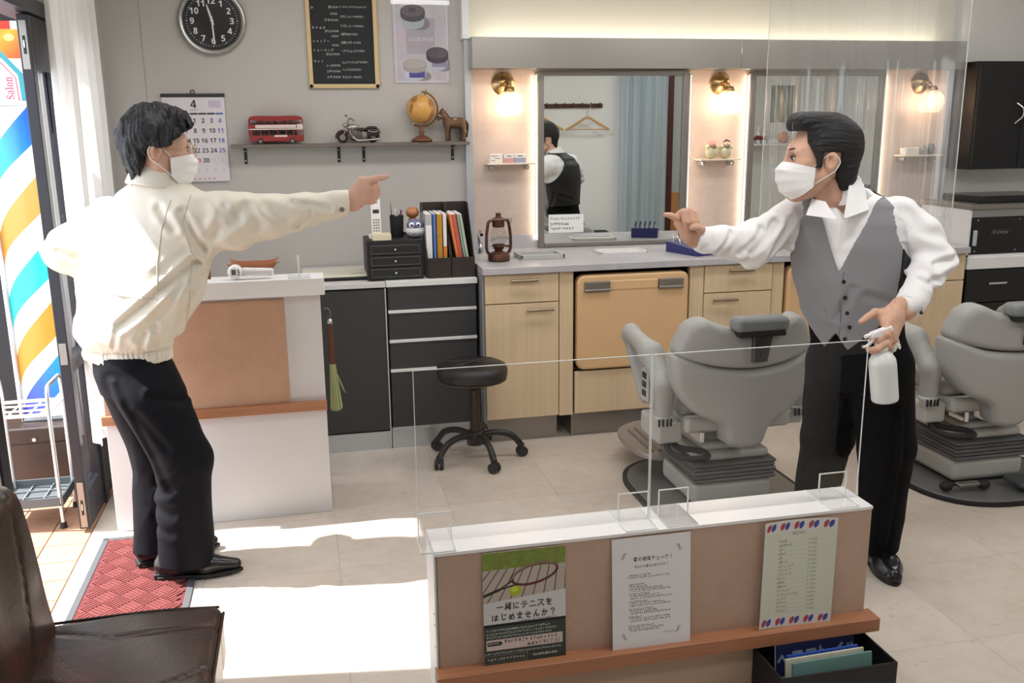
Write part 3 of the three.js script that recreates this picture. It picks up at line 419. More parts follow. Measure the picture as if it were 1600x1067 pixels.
{ const boxTex = (kind) => canvasTex(96, 64, (g, w, h) => { g.fillStyle = '#ece8e0'; g.fillRect(0, 0, w, h); if (kind) { g.strokeStyle = kind; g.lineWidth = 6; for (let i = -60; i < 120; i += 14) { g.beginPath(); g.moveTo(i, h); g.lineTo(i + 30, h * 0.42); g.stroke(); } g.fillStyle = '#ece8e0'; g.fillRect(0, 0, w, h * 0.42); g.fillStyle = '#777'; g.fillRect(26, 10, 44, 8); } else { g.fillStyle = '#8d8a80'; g.fillRect(8, 12, 52, 5); g.fillRect(34, 28, 46, 5); g.fillRect(10, 44, 30, 5); } });
  let i = 0; for (const [x, w, k, l] of [[0.972, 0.068, null, 'small cream box with grey lettering on the wall shelf'], [1.04, 0.054, '#c03a36', 'small box with red diagonal stripes on the wall shelf'], [1.098, 0.062, '#3450a8', 'small box with blue diagonal stripes on the wall shelf']]) { const m = [M.paper, M.paper, M.paper, M.paper, std(0xffffff, 0.6, { map: boxTex(k) }), M.paper]; const o = single('small_box', new THREE.BoxGeometry(w - 0.003, k ? 0.044 : 0.046, 0.04).translate(0, k ? 0.022 : 0.023, 0), m, l, 'box', [x, 1.308, -4.715], 0, 'small boxes on the wall shelf'); i++; } }
{ const gm = std(0xcfc9a6, 0.35), pk = std(0xd99a8c, 0.4);
  for (const [x, dark, l] of [[2.155, 0, 'plump ceramic figurine with a pink head on the wall shelf'], [2.235, 1, 'plump ceramic figurine with a dark hair band on the wall shelf']]) { const o = thing('figurine', l, 'figurine', [x, 1.308, -4.71], 0, 'ceramic figurines'); part('body', [sph(0.036, 0, 0.036, 0, 1, 1, 0.85), sph(0.014, -0.024, 0.062, 0.005), sph(0.014, 0.026, 0.06, 0.005)], gm, o); part('head', [sph(0.02, 0.002, 0.074, 0.008, 1.1, 0.9, 1)], dark ? std(0xd8b49a, 0.4) : pk, o); part('ring', tube([[-0.02, 0.07, 0.01], [0, 0.058, 0.03], [0.024, 0.066, 0.012]], 0.003, 16, 6), std(0x6b6a48, 0.4), o); if (dark) part('hair_band', tube([[-0.016, 0.085, 0.01], [0.0, 0.098, 0.012], [0.02, 0.088, 0.01]], 0.004, 16, 6), M.black, o); else part('bonnet', sph(0.014, 0.004, 0.09, 0.004, 1.2, 0.7, 1), pk, o); } }
{ let i = 0; for (const [x, h, c, l] of [[3.36, 0.04, 0xe8e4de, 'pale box on the shelf behind the clear sheet'], [3.45, 0.05, 0x9a9a98, 'grey jar on the shelf behind the clear sheet'], [3.5, 0.06, 0x77797c, 'dark grey jar on the shelf behind the clear sheet']]) single('shelf_jar', i++ ? lathe([[0.001, 0], [0.02, 0.001], [0.021, h * 0.7], [0.013, h * 0.8], [0.015, h], [0.001, h]], 16) : bx(-0.04, 0.04, 0, h, -0.03, 0.03, 0.003), std(c, 0.4), l, 'jar', [x, 1.308, -4.715]); }
// ================================================================ things on the worktop
{ const o = thing('oil_lantern', 'copper hurricane oil lantern standing on the worktop', 'lantern', [0.905, 0.86, -4.34], 0.3);
  part('tank', lathe([[0.001, 0], [0.05, 0], [0.053, 0.008], [0.053, 0.03], [0.045, 0.04], [0.022, 0.047], [0.018, 0.058]], 28), M.copper, o); part('burner', lathe([[0.018, 0.056], [0.026, 0.06], [0.026, 0.068], [0.034, 0.072], [0.03, 0.08]], 24), M.copper, o);
  part('chimney', lathe([[0.028, 0.078], [0.038, 0.095], [0.042, 0.115], [0.038, 0.14], [0.027, 0.158], [0.025, 0.165]], 28), phys(0xf6f4f0, 0.05, { transmission: 1, thickness: 0, ior: 1.4, side: THREE.DoubleSide }), o, 'clear glass chimney'); part('cap', lathe([[0.025, 0.162], [0.03, 0.166], [0.029, 0.19], [0.034, 0.195], [0.03, 0.205], [0.014, 0.21], [0.012, 0.225], [0.018, 0.228], [0.001, 0.232]], 24), M.copper, o);
  for (const s of [-1, 1]) { part('side_tube', tube([[s * 0.04, 0.025, 0], [s * 0.062, 0.05, 0], [s * 0.066, 0.1, 0], [s * 0.06, 0.16, 0], [s * 0.05, 0.192, 0], [s * 0.028, 0.195, 0]], 0.0075, 40, 10), M.copper, o); part('wire_guard', tube([[s * 0.05, 0.1, 0], [s * 0.02, 0.118, 0.044], [0, 0.12, 0.046]], 0.0015, 16, 6), M.steelDull, o); }
  part('bail_handle', tube([[-0.058, 0.17, 0.005], [-0.055, 0.2, 0.03], [0, 0.205, 0.05], [0.055, 0.2, 0.03], [0.058, 0.17, 0.005]], 0.0018, 30, 6), M.steelDull, o); part('knob', sph(0.01, 0.045, 0.07, 0.01, 1.5, 0.6, 0.6), M.copper, o); }
{ const o = thing('water_tap', 'small chrome tap beside the oil lantern', 'tap', [0.868, 0.86, -4.63]); part('base', lathe([[0.001, 0.05], [0.016, 0.05], [0.018, 0.0]], 16), M.chrome, o); part('spout', tube([[0, 0.04, 0], [-0.005, 0.09, 0], [0.0, 0.115, 0.02], [0.0, 0.1, 0.05]], 0.009, 24), M.chrome, o); }
function tray(name, label, x, z, w, d, h, m) { const o = thing(name, label, 'tray', [x, 0.86, z]); part('base', bx(-w / 2, w / 2, 0, 0.006, -d / 2, d / 2, 0.002), m, o); part('rim', [bx(-w / 2, w / 2, 0.004, h, -d / 2, -d / 2 + 0.012, 0.003), bx(-w / 2, w / 2, 0.004, h, d / 2 - 0.012, d / 2, 0.003), bx(-w / 2, -w / 2 + 0.012, 0.004, h, -d / 2, d / 2, 0.003), bx(w / 2 - 0.012, w / 2, 0.004, h, -d / 2, d / 2, 0.003)], m, o); return o; }
tray('grey_tray', 'shallow grey plastic tray in front of the tall mirror', 1.12, -4.4, 0.22, 0.16, 0.024, std(0xb5b5b3, 0.45));
tray('white_tray', 'flat white tray in the middle of the worktop', 1.56, -4.45, 0.25, 0.13, 0.014, std(0xdedad8, 0.4));
{ const bm = std(0x2c2f6e, 0.35), o = thing('tool_rack', 'navy blue stand of hairdressing clips beside the pointing hand', 'tool rack', [1.9, 0.86, -4.33], 0.3);
  part('base', extr(shapeOf([[-0.12, 0], [0.12, 0], [0.12, 0.055], [-0.12, 0.03]]), 0.15, 0.003).rotateY(Math.PI / 2).translate(-0.075, 0, 0.0), bm, o); for (let i = 0; i < 5; i++) for (let j = 0; j < 2; j++) part('clip', [tube([[-0.055 + i * 0.027, 0.03, -0.03 - j * 0.05], [-0.055 + i * 0.027, 0.062 + j * 0.012, -0.036 - j * 0.05], [-0.05 + i * 0.027, 0.078 + j * 0.012, -0.05 - j * 0.05]], 0.0045, 10, 6)], M.chrome, o, 'chrome clip'); }
{ const t = canvasTex(256, 128, (g, w, h) => { g.fillStyle = '#f1f1f1'; g.fillRect(0, 0, w, h); g.fillStyle = '#444'; jp(g, '当店は感染防止対策店です', 14, 20, 18); g.fillStyle = '#222'; jp(g, '店内消毒の徹底', 14, 56, 20, { w: 0.13 }); jp(g, '換気を行っています', 14, 90, 19); });
  single('mirror_notice', sheet(0.19, 0.096, 0.0008), printed(t), 'white notice with three lines of print stuck low on the mirror', 'notice', [1.357, 0.985, -4.7455], -0.052); }
// ================================================================ things on the black cabinets
{ const o = thing('laptop', 'closed cream laptop on the black cabinet behind the reception counter', 'laptop', [0.12, 0.803, -4.42], 0); part('lid', bx(-0.14, 0.16, 0.016, 0.026, -0.12, 0.12, 0.004), std(0xdcdac6, 0.4), o); part('base', bx(-0.14, 0.16, 0.002, 0.015, -0.12, 0.12, 0.004), M.black, o); part('badge', bx(0.08, 0.13, 0.026, 0.0268, 0.06, 0.075), std(0x9a988a, 0.3), o); }
{ const o = thing('cable_plug', 'small black plug lying behind the laptop', 'plug', [0.3, 0.803, -4.5]); part('head', bx(-0.012, 0.012, 0, 0.018, -0.02, 0.02, 0.004), M.rubber, o); part('lead', tube([[0, 0.009, -0.02], [-0.03, 0.008, -0.08], [-0.1, 0.005, -0.12]], 0.003, 20, 6), M.rubber, o); }
{ const lm = std(0x1f1f20, 0.5, bump(grainTex, 6, 0.0006)), st = std(0x6e6c68, 0.7), o = thing('desk_organiser', 'black leather three-drawer desk organiser with white stitching', 'organiser', [0.42, 0.805, -4.36]);
  part('case', bx(-0.15, 0.108, 0, 0.185, -0.12, 0.11, 0.004), lm, o); part('raised_rim', [bx(-0.02, 0.108, 0.185, 0.195, -0.12, -0.11), bx(0.1, 0.108, 0.185, 0.195, -0.12, 0.05)], lm, o);
  for (let i = 0; i < 3; i++) { const y = 0.01 + i * 0.054, d = part('drawer', bx(-0.137, 0.097, y, y + 0.048, 0.108, 0.117, 0.003), lm, o); const a = -0.131, b = 0.091, c = y + 0.006, e = y + 0.042; part('stitching', [bx(a, b, c, c + 0.0016, 0.117, 0.1178), bx(a, b, e, e + 0.0016, 0.117, 0.1178), bx(a, a + 0.0016, c, e, 0.117, 0.1178), bx(b, b + 0.0016, c, e, 0.117, 0.1178)], st, d); part('knob', sph(0.006, -0.02, y + 0.024, 0.121, 1, 1, 1, 12), M.chrome, d); } }
{ const w = std(0xe9e7e4, 0.4), o = thing('cordless_phone', 'white cordless telephone upright in its cradle on the desk organiser', 'telephone', [0.325, 0.99, -4.33]);
  part('cradle', bx(-0.036, 0.036, 0, 0.022, -0.03, 0.035, 0.008), w, o); const hs = part('handset', extr(rrect(0.044, 0.168, 0.012), 0.02, 0.004).rotateX(-0.12).translate(0, 0.1, -0.006), w, o); part('screen', bx(-0.014, 0.014, 0.118, 0.135, 0.006, 0.0135), std(0x3a3f36, 0.3), hs); const keys = []; for (let i = 0; i < 3; i++) for (let j = 0; j < 5; j++) keys.push(bx(-0.015 + i * 0.011, -0.008 + i * 0.011, 0.035 + j * 0.0125, 0.042 + j * 0.0125, 0.012, 0.0238 - j * 0.0015)); part('keypad', keys, std(0x8f8e8c, 0.5), hs); part('earpiece', bx(-0.008, 0.008, 0.165, 0.169, 0.004, 0.008), M.charcoal, hs); }
single('memo_pad', [bx(-0.045, 0.04, 0, 0.014, -0.03, 0.03, 0.001), bx(-0.045, 0.04, 0.0145, 0.029, -0.03, 0.03, 0.001)], std(0xddd3b4, 0.8), 'thick cream memo pad on the front of the desk organiser', 'memo pad', [0.345, 0.99, -4.28]);
{ const o = thing('pen_holder', 'black pen pot beside the cordless telephone', 'pen pot', [0.425, 0.99, -4.38]); part('pot', lathe([[0.001, 0], [0.03, 0], [0.033, 0.1], [0.031, 0.1], [0.028, 0.005], [0.001, 0.005]], 24), M.blackMatte, o);
  let i = 0; for (const [c, l, n, x, z, dx] of [[0x22221f, 'thin black pencil leaning left in the pen pot', 'pencil', -0.024, 0, -0.01], [0xdad8d2, 'pale grey marker in the pen pot', 'pen', -0.005, 0.006, -0.002], [0xcfcfcb, 'white ruler standing in the pen pot', 'ruler', 0.004, -0.01, 0.003], [0x7a3c48, 'dark red pen leaning right in the pen pot', 'pen', 0.02, 0.004, 0.008]]) { i++; single(n, rod([0, 0, 0], [dx, i === 1 ? 0.155 : 0.135 - i * 0.004, 0], 0.0045, i === 1 ? 0.001 : 0.0045, 8), std(c, 0.4), l, n, [0.425 + x * 0.7, 0.996, -4.38 + z]); } }
{ const bl = std(0x6f76a0, 0.25), o = thing('owl_figurine', 'blue and white ceramic owl on the desk organiser', 'figurine', [0.505, 0.99, -4.33]); part('belly', sph(0.044, 0, 0.03, 0, 1.05, 0.68, 0.9, 24), std(0xd9d9db, 0.2), o); part('head', sph(0.04, 0, 0.056, 0, 1, 0.72, 0.9, 24), bl, o); for (const s of [-1, 1]) { const e = part('eye', sph(0.013, s * 0.015 - 0.004, 0.06, 0.03, 1, 1, 0.5), M.whiteGloss, o); part('pupil', sph(0.006, s * 0.015 - 0.004, 0.059, 0.0365, 1, 1, 0.4, 10), std(0x23264a, 0.2), e); } part('beak', new THREE.ConeGeometry(0.005, 0.012, 8).rotateX(Math.PI).translate(-0.004, 0.05, 0.038), std(0x5a6090, 0.3), o); part('breast_mark', [tube([[-0.02, 0.022, 0.036], [-0.01, 0.018, 0.039], [-0.004, 0.024, 0.04]], 0.0015, 10, 5), tube([[0.006, 0.024, 0.04], [0.014, 0.018, 0.039], [0.022, 0.024, 0.035]], 0.0015, 10, 5)], std(0x6a6c7c, 0.4), o); }
{ const o = thing('wooden_doll', 'round wooden doll standing behind the ceramic owl', 'doll', [0.505, 0.99, -4.425]); part('body', lathe([[0.001, 0], [0.024, 0.0], [0.026, 0.03], [0.02, 0.075], [0.012, 0.085]], 20), std(0xc08a63, 0.4), o); part('head', sph(0.031, 0, 0.107, 0, 1.05, 0.85, 1), std(0xb97b52, 0.4), o); part('arm', [sph(0.01, 0.032, 0.06, 0.01, 0.7, 1.6, 0.7)], std(0xc9906a, 0.4), o); }
{ const bm = std(0x2f2522, 0.55), x0 = 0.545;
  for (let k = 0; k < 2; k++) { const o = thing('file_box', k ? 'dark brown slanted file box with the leaning files, next to the mirror wall' : 'dark brown slanted file box with the upright files, next to the desk organiser', 'file box', [0.548 + k * 0.112, 0.805, -4.24], 0, 'file boxes'); const side = shapeOf([[0, 0], [0, 0.095], [-0.012, 0.1], [-0.16, 0.335], [-0.24, 0.335], [-0.24, 0]]); const S = () => extr(side, 0.004).rotateY(-Math.PI / 2).scale(1, 1, -1); const sg = (x) => { const g = new THREE.ExtrudeGeometry(side, { depth: 0.003, bevelEnabled: false }); g.rotateY(-Math.PI / 2); g.translate(x + 0.003, 0, 0); return g; };
    part('side', sg(0), bm, o); part('side', sg(0.106), bm, o); part('front_panel', bx(0.003, 0.106, 0, 0.095, -0.004, 0, 0.0005), bm, o); part('back_panel', bx(0.003, 0.106, 0, 0.335, -0.24, -0.236), bm, o); part('bottom', bx(0.003, 0.106, 0, 0.003, -0.236, -0.004), bm, o); }
  const F = [[0.562, 0.03, 0xb9b7b5, 'grey and white ring binder in the left file box', 0], [0.589, 0.013, 0x5476bd, 'blue file in the left file box', 0], [0.612, 0.024, 0xc08a2b, 'mustard yellow file in the left file box', 0], [0.637, 0.016, 0xe6e2de, 'white file with an orange foot in the left file box', 0], [0.694, 0.01, 0xe08a4a, 'thin orange folder leaning in the right file box', 0.15], [0.710, 0.02, 0xc85a52, 'red folder leaning in the right file box', 0.15], [0.729, 0.009, 0x86b39a, 'green folder leaning in the right file box', 0.15], [0.742, 0.012, 0xb9bcac, 'pale grey-green folder leaning in the right file box', 0.15]];
  for (const [x, w, c, l, a] of F) { const o = thing('file_folder', l, 'file', [x + a * 0.08, 0.809, -4.26], 0, 'files in the file boxes'); o.rotation.z = a; part('cover', bx(-w / 2, w / 2, 0, 0.29, -0.2, -0.015, 0.002), std(c, 0.5), o); part('pages', bx(-w / 2 + 0.002, w / 2 - 0.002, 0.004, 0.292, -0.198, -0.02), M.paper, o); if (c === 0xe6e2de) part('foot_label', bx(-w / 2, w / 2, 0.09, 0.14, -0.0155, -0.0142), std(0xdf8134, 0.5), o); if (c === 0xb9b7b5) part('spine_label', bx(-w / 2 + 0.002, w / 2 - 0.002, 0.06, 0.24, -0.0155, -0.0142), M.paper, o); if (c === 0xc08a2b) part('ring_hole', new THREE.CylinderGeometry(0.004, 0.004, 0.002, 12).rotateX(Math.PI / 2).translate(0, 0.19, -0.0145), M.chrome, o); } }
// ================================================================ things on the reception counter
{ const w = M.whiteGloss, o = thing('thermometer_gun', 'white infrared thermometer lying on the reception counter', 'thermometer', [-0.22, 0.95, -3.535], 0); part('head', lathe([[0.001, 0.02], [0.02, 0.019], [0.026, 0.012], [0.027, 0], [0.026, -0.014], [0.02, -0.02], [0.001, -0.02]], 24).rotateX(Math.PI / 2).scale(1, 1, 1.2).translate(-0.04, 0.03, 0.0), w, o); part('handle', extr(rrect(0.115, 0.028, 0.009), 0.028, 0.008).rotateZ(-0.06).translate(0.04, 0.027, -0.014), w, o); part('screen', bx(-0.052, -0.036, 0.022, 0.042, 0.024, 0.0262, 0.002), std(0x5d6358, 0.3), o); part('buttons', [sph(0.003, -0.027, 0.038, 0.0235, 1, 1, 0.5, 8), sph(0.003, -0.025, 0.03, 0.0235, 1, 1, 0.5, 8), sph(0.003, -0.027, 0.022, 0.0235, 1, 1, 0.5, 8)], M.charcoal, o); }
{ const o = thing('leather_tray', 'tan leather coin tray with pinched corners on the reception counter', 'tray', [-0.2, 0.903, -3.69]); const N = 24, pos = [], idx = []; for (let j = 0; j <= N; j++) for (let i = 0; i <= N; i++) { const u = i / N * 2 - 1, v = j / N * 2 - 1, m = Math.max(Math.abs(u), Math.abs(v)), k = Math.max(0, m - 0.72) / 0.28, c = Math.pow(Math.abs(u * v), 6); pos.push(u * (0.085 + 0.012 * c), 0.05 + k * 0.036 + c * 0.012, v * (0.065 + 0.01 * c)); if (i < N && j < N) { const a = j * (N + 1) + i; idx.push(a, a + N + 1, a + 1, a + 1, a + N + 1, a + N + 2); } } const g = new THREE.BufferGeometry(); g.setAttribute('position', new THREE.Float32BufferAttribute(pos, 3)); g.setIndex(idx); g.computeVertexNormals(); g.setAttribute('uv', new THREE.Float32BufferAttribute(new Float32Array(pos.length / 3 * 2), 2)); const m = std(0x9c5f3c, 0.55, { side: THREE.DoubleSide }); part('hide', g, m, o); part('under_block', bx(-0.06, 0.06, 0, 0.05, -0.045, 0.045, 0.004), std(0x7a4a30, 0.6), o); for (const [a, b] of [[-1, -1], [1, -1], [1, 1], [-1, 1]]) part('snap', sph(0.004, a * 0.09, 0.075, b * 0.07, 1, 1, 1, 8), M.brass, o); }
{ const o = thing('counter_screen', 'small upright clear acrylic screen at the right end of the reception counter', 'screen', [-0.03, 0.95, -3.53]); part('pane', bx(-0.0015, 0.0015, 0.002, 0.085, -0.055, 0.03), M.acrylic, o); part('front_edge', bx(-0.003, 0.003, 0, 0.087, 0.03, 0.034, 0.001), std(0xf2f0ec, 0.4), o, 'white edge'); part('foot', bx(-0.04, 0.04, 0, 0.0025, -0.055, 0.03), M.acrylicEdge, o); }
// ================================================================ on the back wall
{ const o = thing('wall_clock', 'round black wall clock with silver rim and white numerals', 'clock', [-0.366, 1.99, -4.8]), R = 0.15;
  part('rim', lathe([[0.155, 0], [0.157, 0.012], [0.152, 0.03], [0.142, 0.034], [0.132, 0.026], [0.13, 0.018]], 64).rotateX(Math.PI / 2), std(0xb9b8b4, 0.25, { metalness: 0.9 }), o, 'silver rim');
  const t = canvasTex(512, 512, (g, w) => { g.fillStyle = '#0d0e10'; g.fillRect(0, 0, w, w); g.translate(256, 256); g.fillStyle = g.strokeStyle = '#e8eaee'; for (let i = 0; i < 60; i++) { const a = i * Math.PI / 30; g.lineWidth = i % 5 ? 3 : 7; g.beginPath(); g.moveTo(Math.sin(a) * 222, -Math.cos(a) * 222); g.lineTo(Math.sin(a) * 208, -Math.cos(a) * 208); g.stroke(); } g.font = 'bold 72px sans-serif'; g.textAlign = 'center'; g.textBaseline = 'middle'; for (let i = 1; i <= 12; i++) { const a = i * Math.PI / 6; g.fillText(String(i), Math.sin(a) * 168, -Math.cos(a) * 168 + 2); } });
  const f = new THREE.CircleGeometry(0.137, 48).translate(0, 0, 0.016); part('dial', f, std(0xffffff, 0.4, { map: t }), o, 'black dial with white numerals'); part('back_case', new THREE.CylinderGeometry(0.152, 0.152, 0.015, 48).rotateX(Math.PI / 2).translate(0, 0, 0.0075), M.charcoal, o);
  const hm = std(0xe8e8ea, 0.4), hand = (l, w, a, z) => extr(shapeOf([[-w, -0.02], [w, -0.02], [w, l * 0.6], [w * 0.4, l], [-w * 0.4, l], [-w, l * 0.6]]), 0.0015).rotateZ(-a).translate(0, 0, z);
  part('hour_hand', hand(0.075, 0.0045, 2 * Math.PI * 11.5 / 12, 0.019), hm, o); part('minute_hand', hand(0.108, 0.0035, Math.PI * 0.985, 0.0215), hm, o); part('hub', new THREE.CylinderGeometry(0.007, 0.007, 0.01, 16).rotateX(Math.PI / 2).translate(0, 0, 0.021), hm, o); part('cover_glass', new THREE.CircleGeometry(0.134, 48).translate(0, 0, 0.0275), M.glass, o); }
{ const t = canvasTex(512, 700, (g, w, h) => { g.fillStyle = '#dcd6da'; g.fillRect(0, 0, w, h); g.textAlign = 'center'; g.fillStyle = '#2a2a2c'; g.font = 'bold 92px sans-serif'; g.fillText('4', w / 2, 92); g.font = '15px sans-serif'; g.fillText('2020 APR', w / 2, 114); g.fillStyle = '#c9bccb'; g.fillRect(380, 30, 100, 60); const cw = w / 7.3; for (let c = 0; c < 7; c++) { g.fillStyle = c === 6 ? '#4a62a8' : c === 0 ? '#b04a54' : '#333'; g.fillRect(10 + c * cw, 132, cw - 6, 14); } for (let d = 1; d <= 30; d++) { const k = d + 2, c = k % 7, r = Math.floor(k / 7); g.fillStyle = d === 29 || c === 0 ? '#b8474f' : c === 6 ? '#5a6cab' : '#333336'; g.font = 'bold 52px sans-serif'; g.fillText(String(d), 10 + (c + 0.48) * cw, 214 + r * 82); } g.fillStyle = '#b9b6bd'; g.font = '40px sans-serif'; for (let d = 1; d <= 9; d++) { const c = (d + 4) % 7, r = d < 3 ? 4 : 5; g.fillText(String(d), 10 + (c + 0.48) * cw, 210 + r * 82); } g.fillStyle = '#c98a9c'; for (let i = 0; i < 7; i++) g.fillRect(130 + i * 40, 672, 22, 10); });
  const o = thing('wall_calendar', 'April wall calendar with large dates behind the pointing man', 'calendar', [-0.483, 1.645, -4.797]); part('page', sheet(0.285, 0.4, 0.003, (u, v) => (1 - v) * 0.006).translate(0, -0.2, 0.002), printed(t), o); part('top_bar', bx(-0.146, 0.146, -0.002, 0.014, -0.001, 0.009, 0.002), std(0x2d2b2c, 0.5), o, 'black hanging bar'); part('hanger_loop', new THREE.TorusGeometry(0.009, 0.002, 6, 16).translate(0, 0.022, 0.002), M.charcoal, o); }
{ const t = canvasTex(640, 1024, (g, w, h) => { g.fillStyle = '#1f2123'; g.fillRect(0, 0, w, h); g.fillStyle = '#c9cac6'; const L = [['調', '髪¥4200'], ['', '¥3900'], ['', '(高校)¥3500'], ['お顔そり', ''], ['', '(男性)¥3200'], ['', '¥2800'], ['シャンプー', ''], ['', '¥2500'], ['シェービング', ''], ['', '(男性)¥3500'], ['カット', ''], ['', '(一般)¥3900'], ['', '(中学)¥3500'], ['', '(小学)¥3000']], yy = [330, 392, 452, 520, 556, 604, 650, 690, 736, 776, 842, 884, 940, 996]; L.forEach(([a, b], i) => { const y = yy[i] * 0.96 - 20; if (a) jp(g, a, 26, y, 26, { sp: 0.35, w: 0.11 }); if (b) { const s = 24; jp(g, b, 286 - b.length * 15, y, s, { w: 0.1 }); } }); const Rr = ['技術料金には消費税が含まれます', 'デザインパーマ¥9000~', 'アイロンパーマ¥8000~', '白髪染め¥7500~', '白髪ぼかし~¥1500', 'ヘアマニキュア¥7000~', 'フェイシャルケア¥2500~', 'ヘッドスパ¥2500~', '酸性カラー¥6500~'], ry = [330, 418, 506, 584, 664, 744, 852, 924, 996]; Rr.forEach((s, i) => jp(g, s, 306, ry[i] * 0.96 - 20, i ? 25 : 18, { w: 0.1, sx: i ? 0.86 : 1 })); });
  const o = thing('menu_blackboard', 'blackboard price list in a pale wooden frame on the back wall', 'blackboard', [0.236, 1.682, -4.8]), W = 0.17, Hh = 0.55, wood = std(0xd2b987, 0.55); part('board', sheet(2 * W - 0.03, Hh - 0.03, 0.008).translate(0, Hh / 2, 0.006), [M.black, M.black, M.black, M.black, std(0xffffff, 0.75, { map: t }), M.black], o, 'chalk-lettered board'); part('frame_side', bx(-W, -W + 0.02, 0, Hh, 0, 0.018, 0.003), wood, o); part('frame_side', bx(W - 0.02, W, 0, Hh, 0, 0.018, 0.003), wood, o); part('frame_bottom', bx(-W, W, 0, 0.02, 0, 0.018, 0.003), wood, o); part('frame_top', bx(-W, W, Hh - 0.02, Hh, 0, 0.018, 0.003), wood, o); }
{ const t = canvasTex(512, 768, (g, w, h) => { g.fillStyle = '#b9b4ba'; g.fillRect(0, 0, w, h); for (let i = 0; i < 260; i++) { g.fillStyle = `rgba(${200 + rnd(-30, 30)},${196 + rnd(-30, 30)},${204 + rnd(-30, 30)},0.12)`; g.beginPath(); g.ellipse(rnd(0, w), rnd(0, h), rnd(10, 60), rnd(10, 80), rnd(0, 3), 0, 7); g.fill(); } g.fillStyle = 'rgba(150,140,150,0.5)'; g.fillRect(120, 170, 260, 330); g.strokeStyle = '#d8d6dc'; g.lineWidth = 7; g.strokeRect(18, 18, w - 36, h - 36);
    const jar = (x, y, rx, ry, hh, top, body, band) => { g.fillStyle = 'rgba(90,84,92,0.5)'; g.beginPath(); g.ellipse(x + rx * 0.35, y + hh * 0.9, rx * 1.05, ry * 1.2, 0.2, 0, 7); g.fill(); g.fillStyle = body; g.beginPath(); g.ellipse(x, y + hh, rx * 0.9, ry * 0.9, 0, 0, Math.PI); g.lineTo(x - rx, y); g.lineTo(x + rx, y); g.fill(); if (band) { g.fillStyle = band; g.fillRect(x - rx * 0.5, y + hh * 0.45, rx * 1.35, hh * 0.7); } g.fillStyle = top; g.beginPath(); g.ellipse(x, y + hh * 0.35, rx, ry, 0, 0, Math.PI); g.lineTo(x - rx, y); g.ellipse(x, y, rx, ry, 0, Math.PI, 0); g.lineTo(x + rx, y + hh * 0.35); g.fill(); g.fillStyle = 'rgba(255,255,255,0.13)'; g.beginPath(); g.ellipse(x, y, rx * 0.9, ry * 0.85, 0, 0, 7); g.fill(); };
    jar(185, 110, 112, 58, 110, '#4d444c', '#a9b3bb'); jar(190, 590, 108, 44, 110, '#a7a09c', '#c5c5d2', '#4d4a92'); jar(400, 490, 102, 56, 110, '#433a45', '#b9b9c8', '#8f8ba8'); g.fillStyle = '#4a434a'; g.fillRect(150, 80, 62, 40); g.fillStyle = '#d5d3d9'; g.font = '44px serif'; g.textAlign = 'center'; g.fillText('HAIR WAX', 256, 378); });
  const o = thing('wax_poster', 'grey hair wax poster with three jars on the back wall', 'poster', [0.622, 1.705, -4.8]); part('sheet', sheet(0.278, 0.4, 0.002).translate(0, 0.2, 0.003), printed(t, 0.45), o); part('sleeve', sheet(0.29, 0.41, 0.0008).translate(0, 0.2, 0.006), M.acrylic, o, 'clear plastic sleeve'); }
{ const m = std(0xffffff, 0.6, { map: rep(dataTex(256, 64, (u, v) => mix([0.5, 0.46, 0.43], [0.38, 0.34, 0.31], nC(u * 0.08, v) * 0.6 + nB(u * 0.2, v) * 0.4), true), 1.5, 8) });
  const o = thing('wall_shelf', 'grey wooden wall shelf holding the toy bus, motorcycle, globe and horse', 'shelf', [0.26, 1.402, -4.8]); part('board', bx(-0.582, 0.58, 0, 0.017, 0, 0.1, 0.002), m, o);
  for (const x of [-0.52, -0.07, 0.053, 0.505]) { const b = part('bracket', [bx(x - 0.007, x + 0.007, -0.078, 0, 0, 0.004, 0.001), bx(x - 0.007, x + 0.007, -0.004, 0, 0, 0.085, 0.001)], M.black, o, 'black steel bracket'); for (const y of [-0.016, -0.063]) part('screw', sph(0.004, x, y, 0.004, 1, 1, 0.4, 8), M.chrome, b); } }
const SY = 1.419;
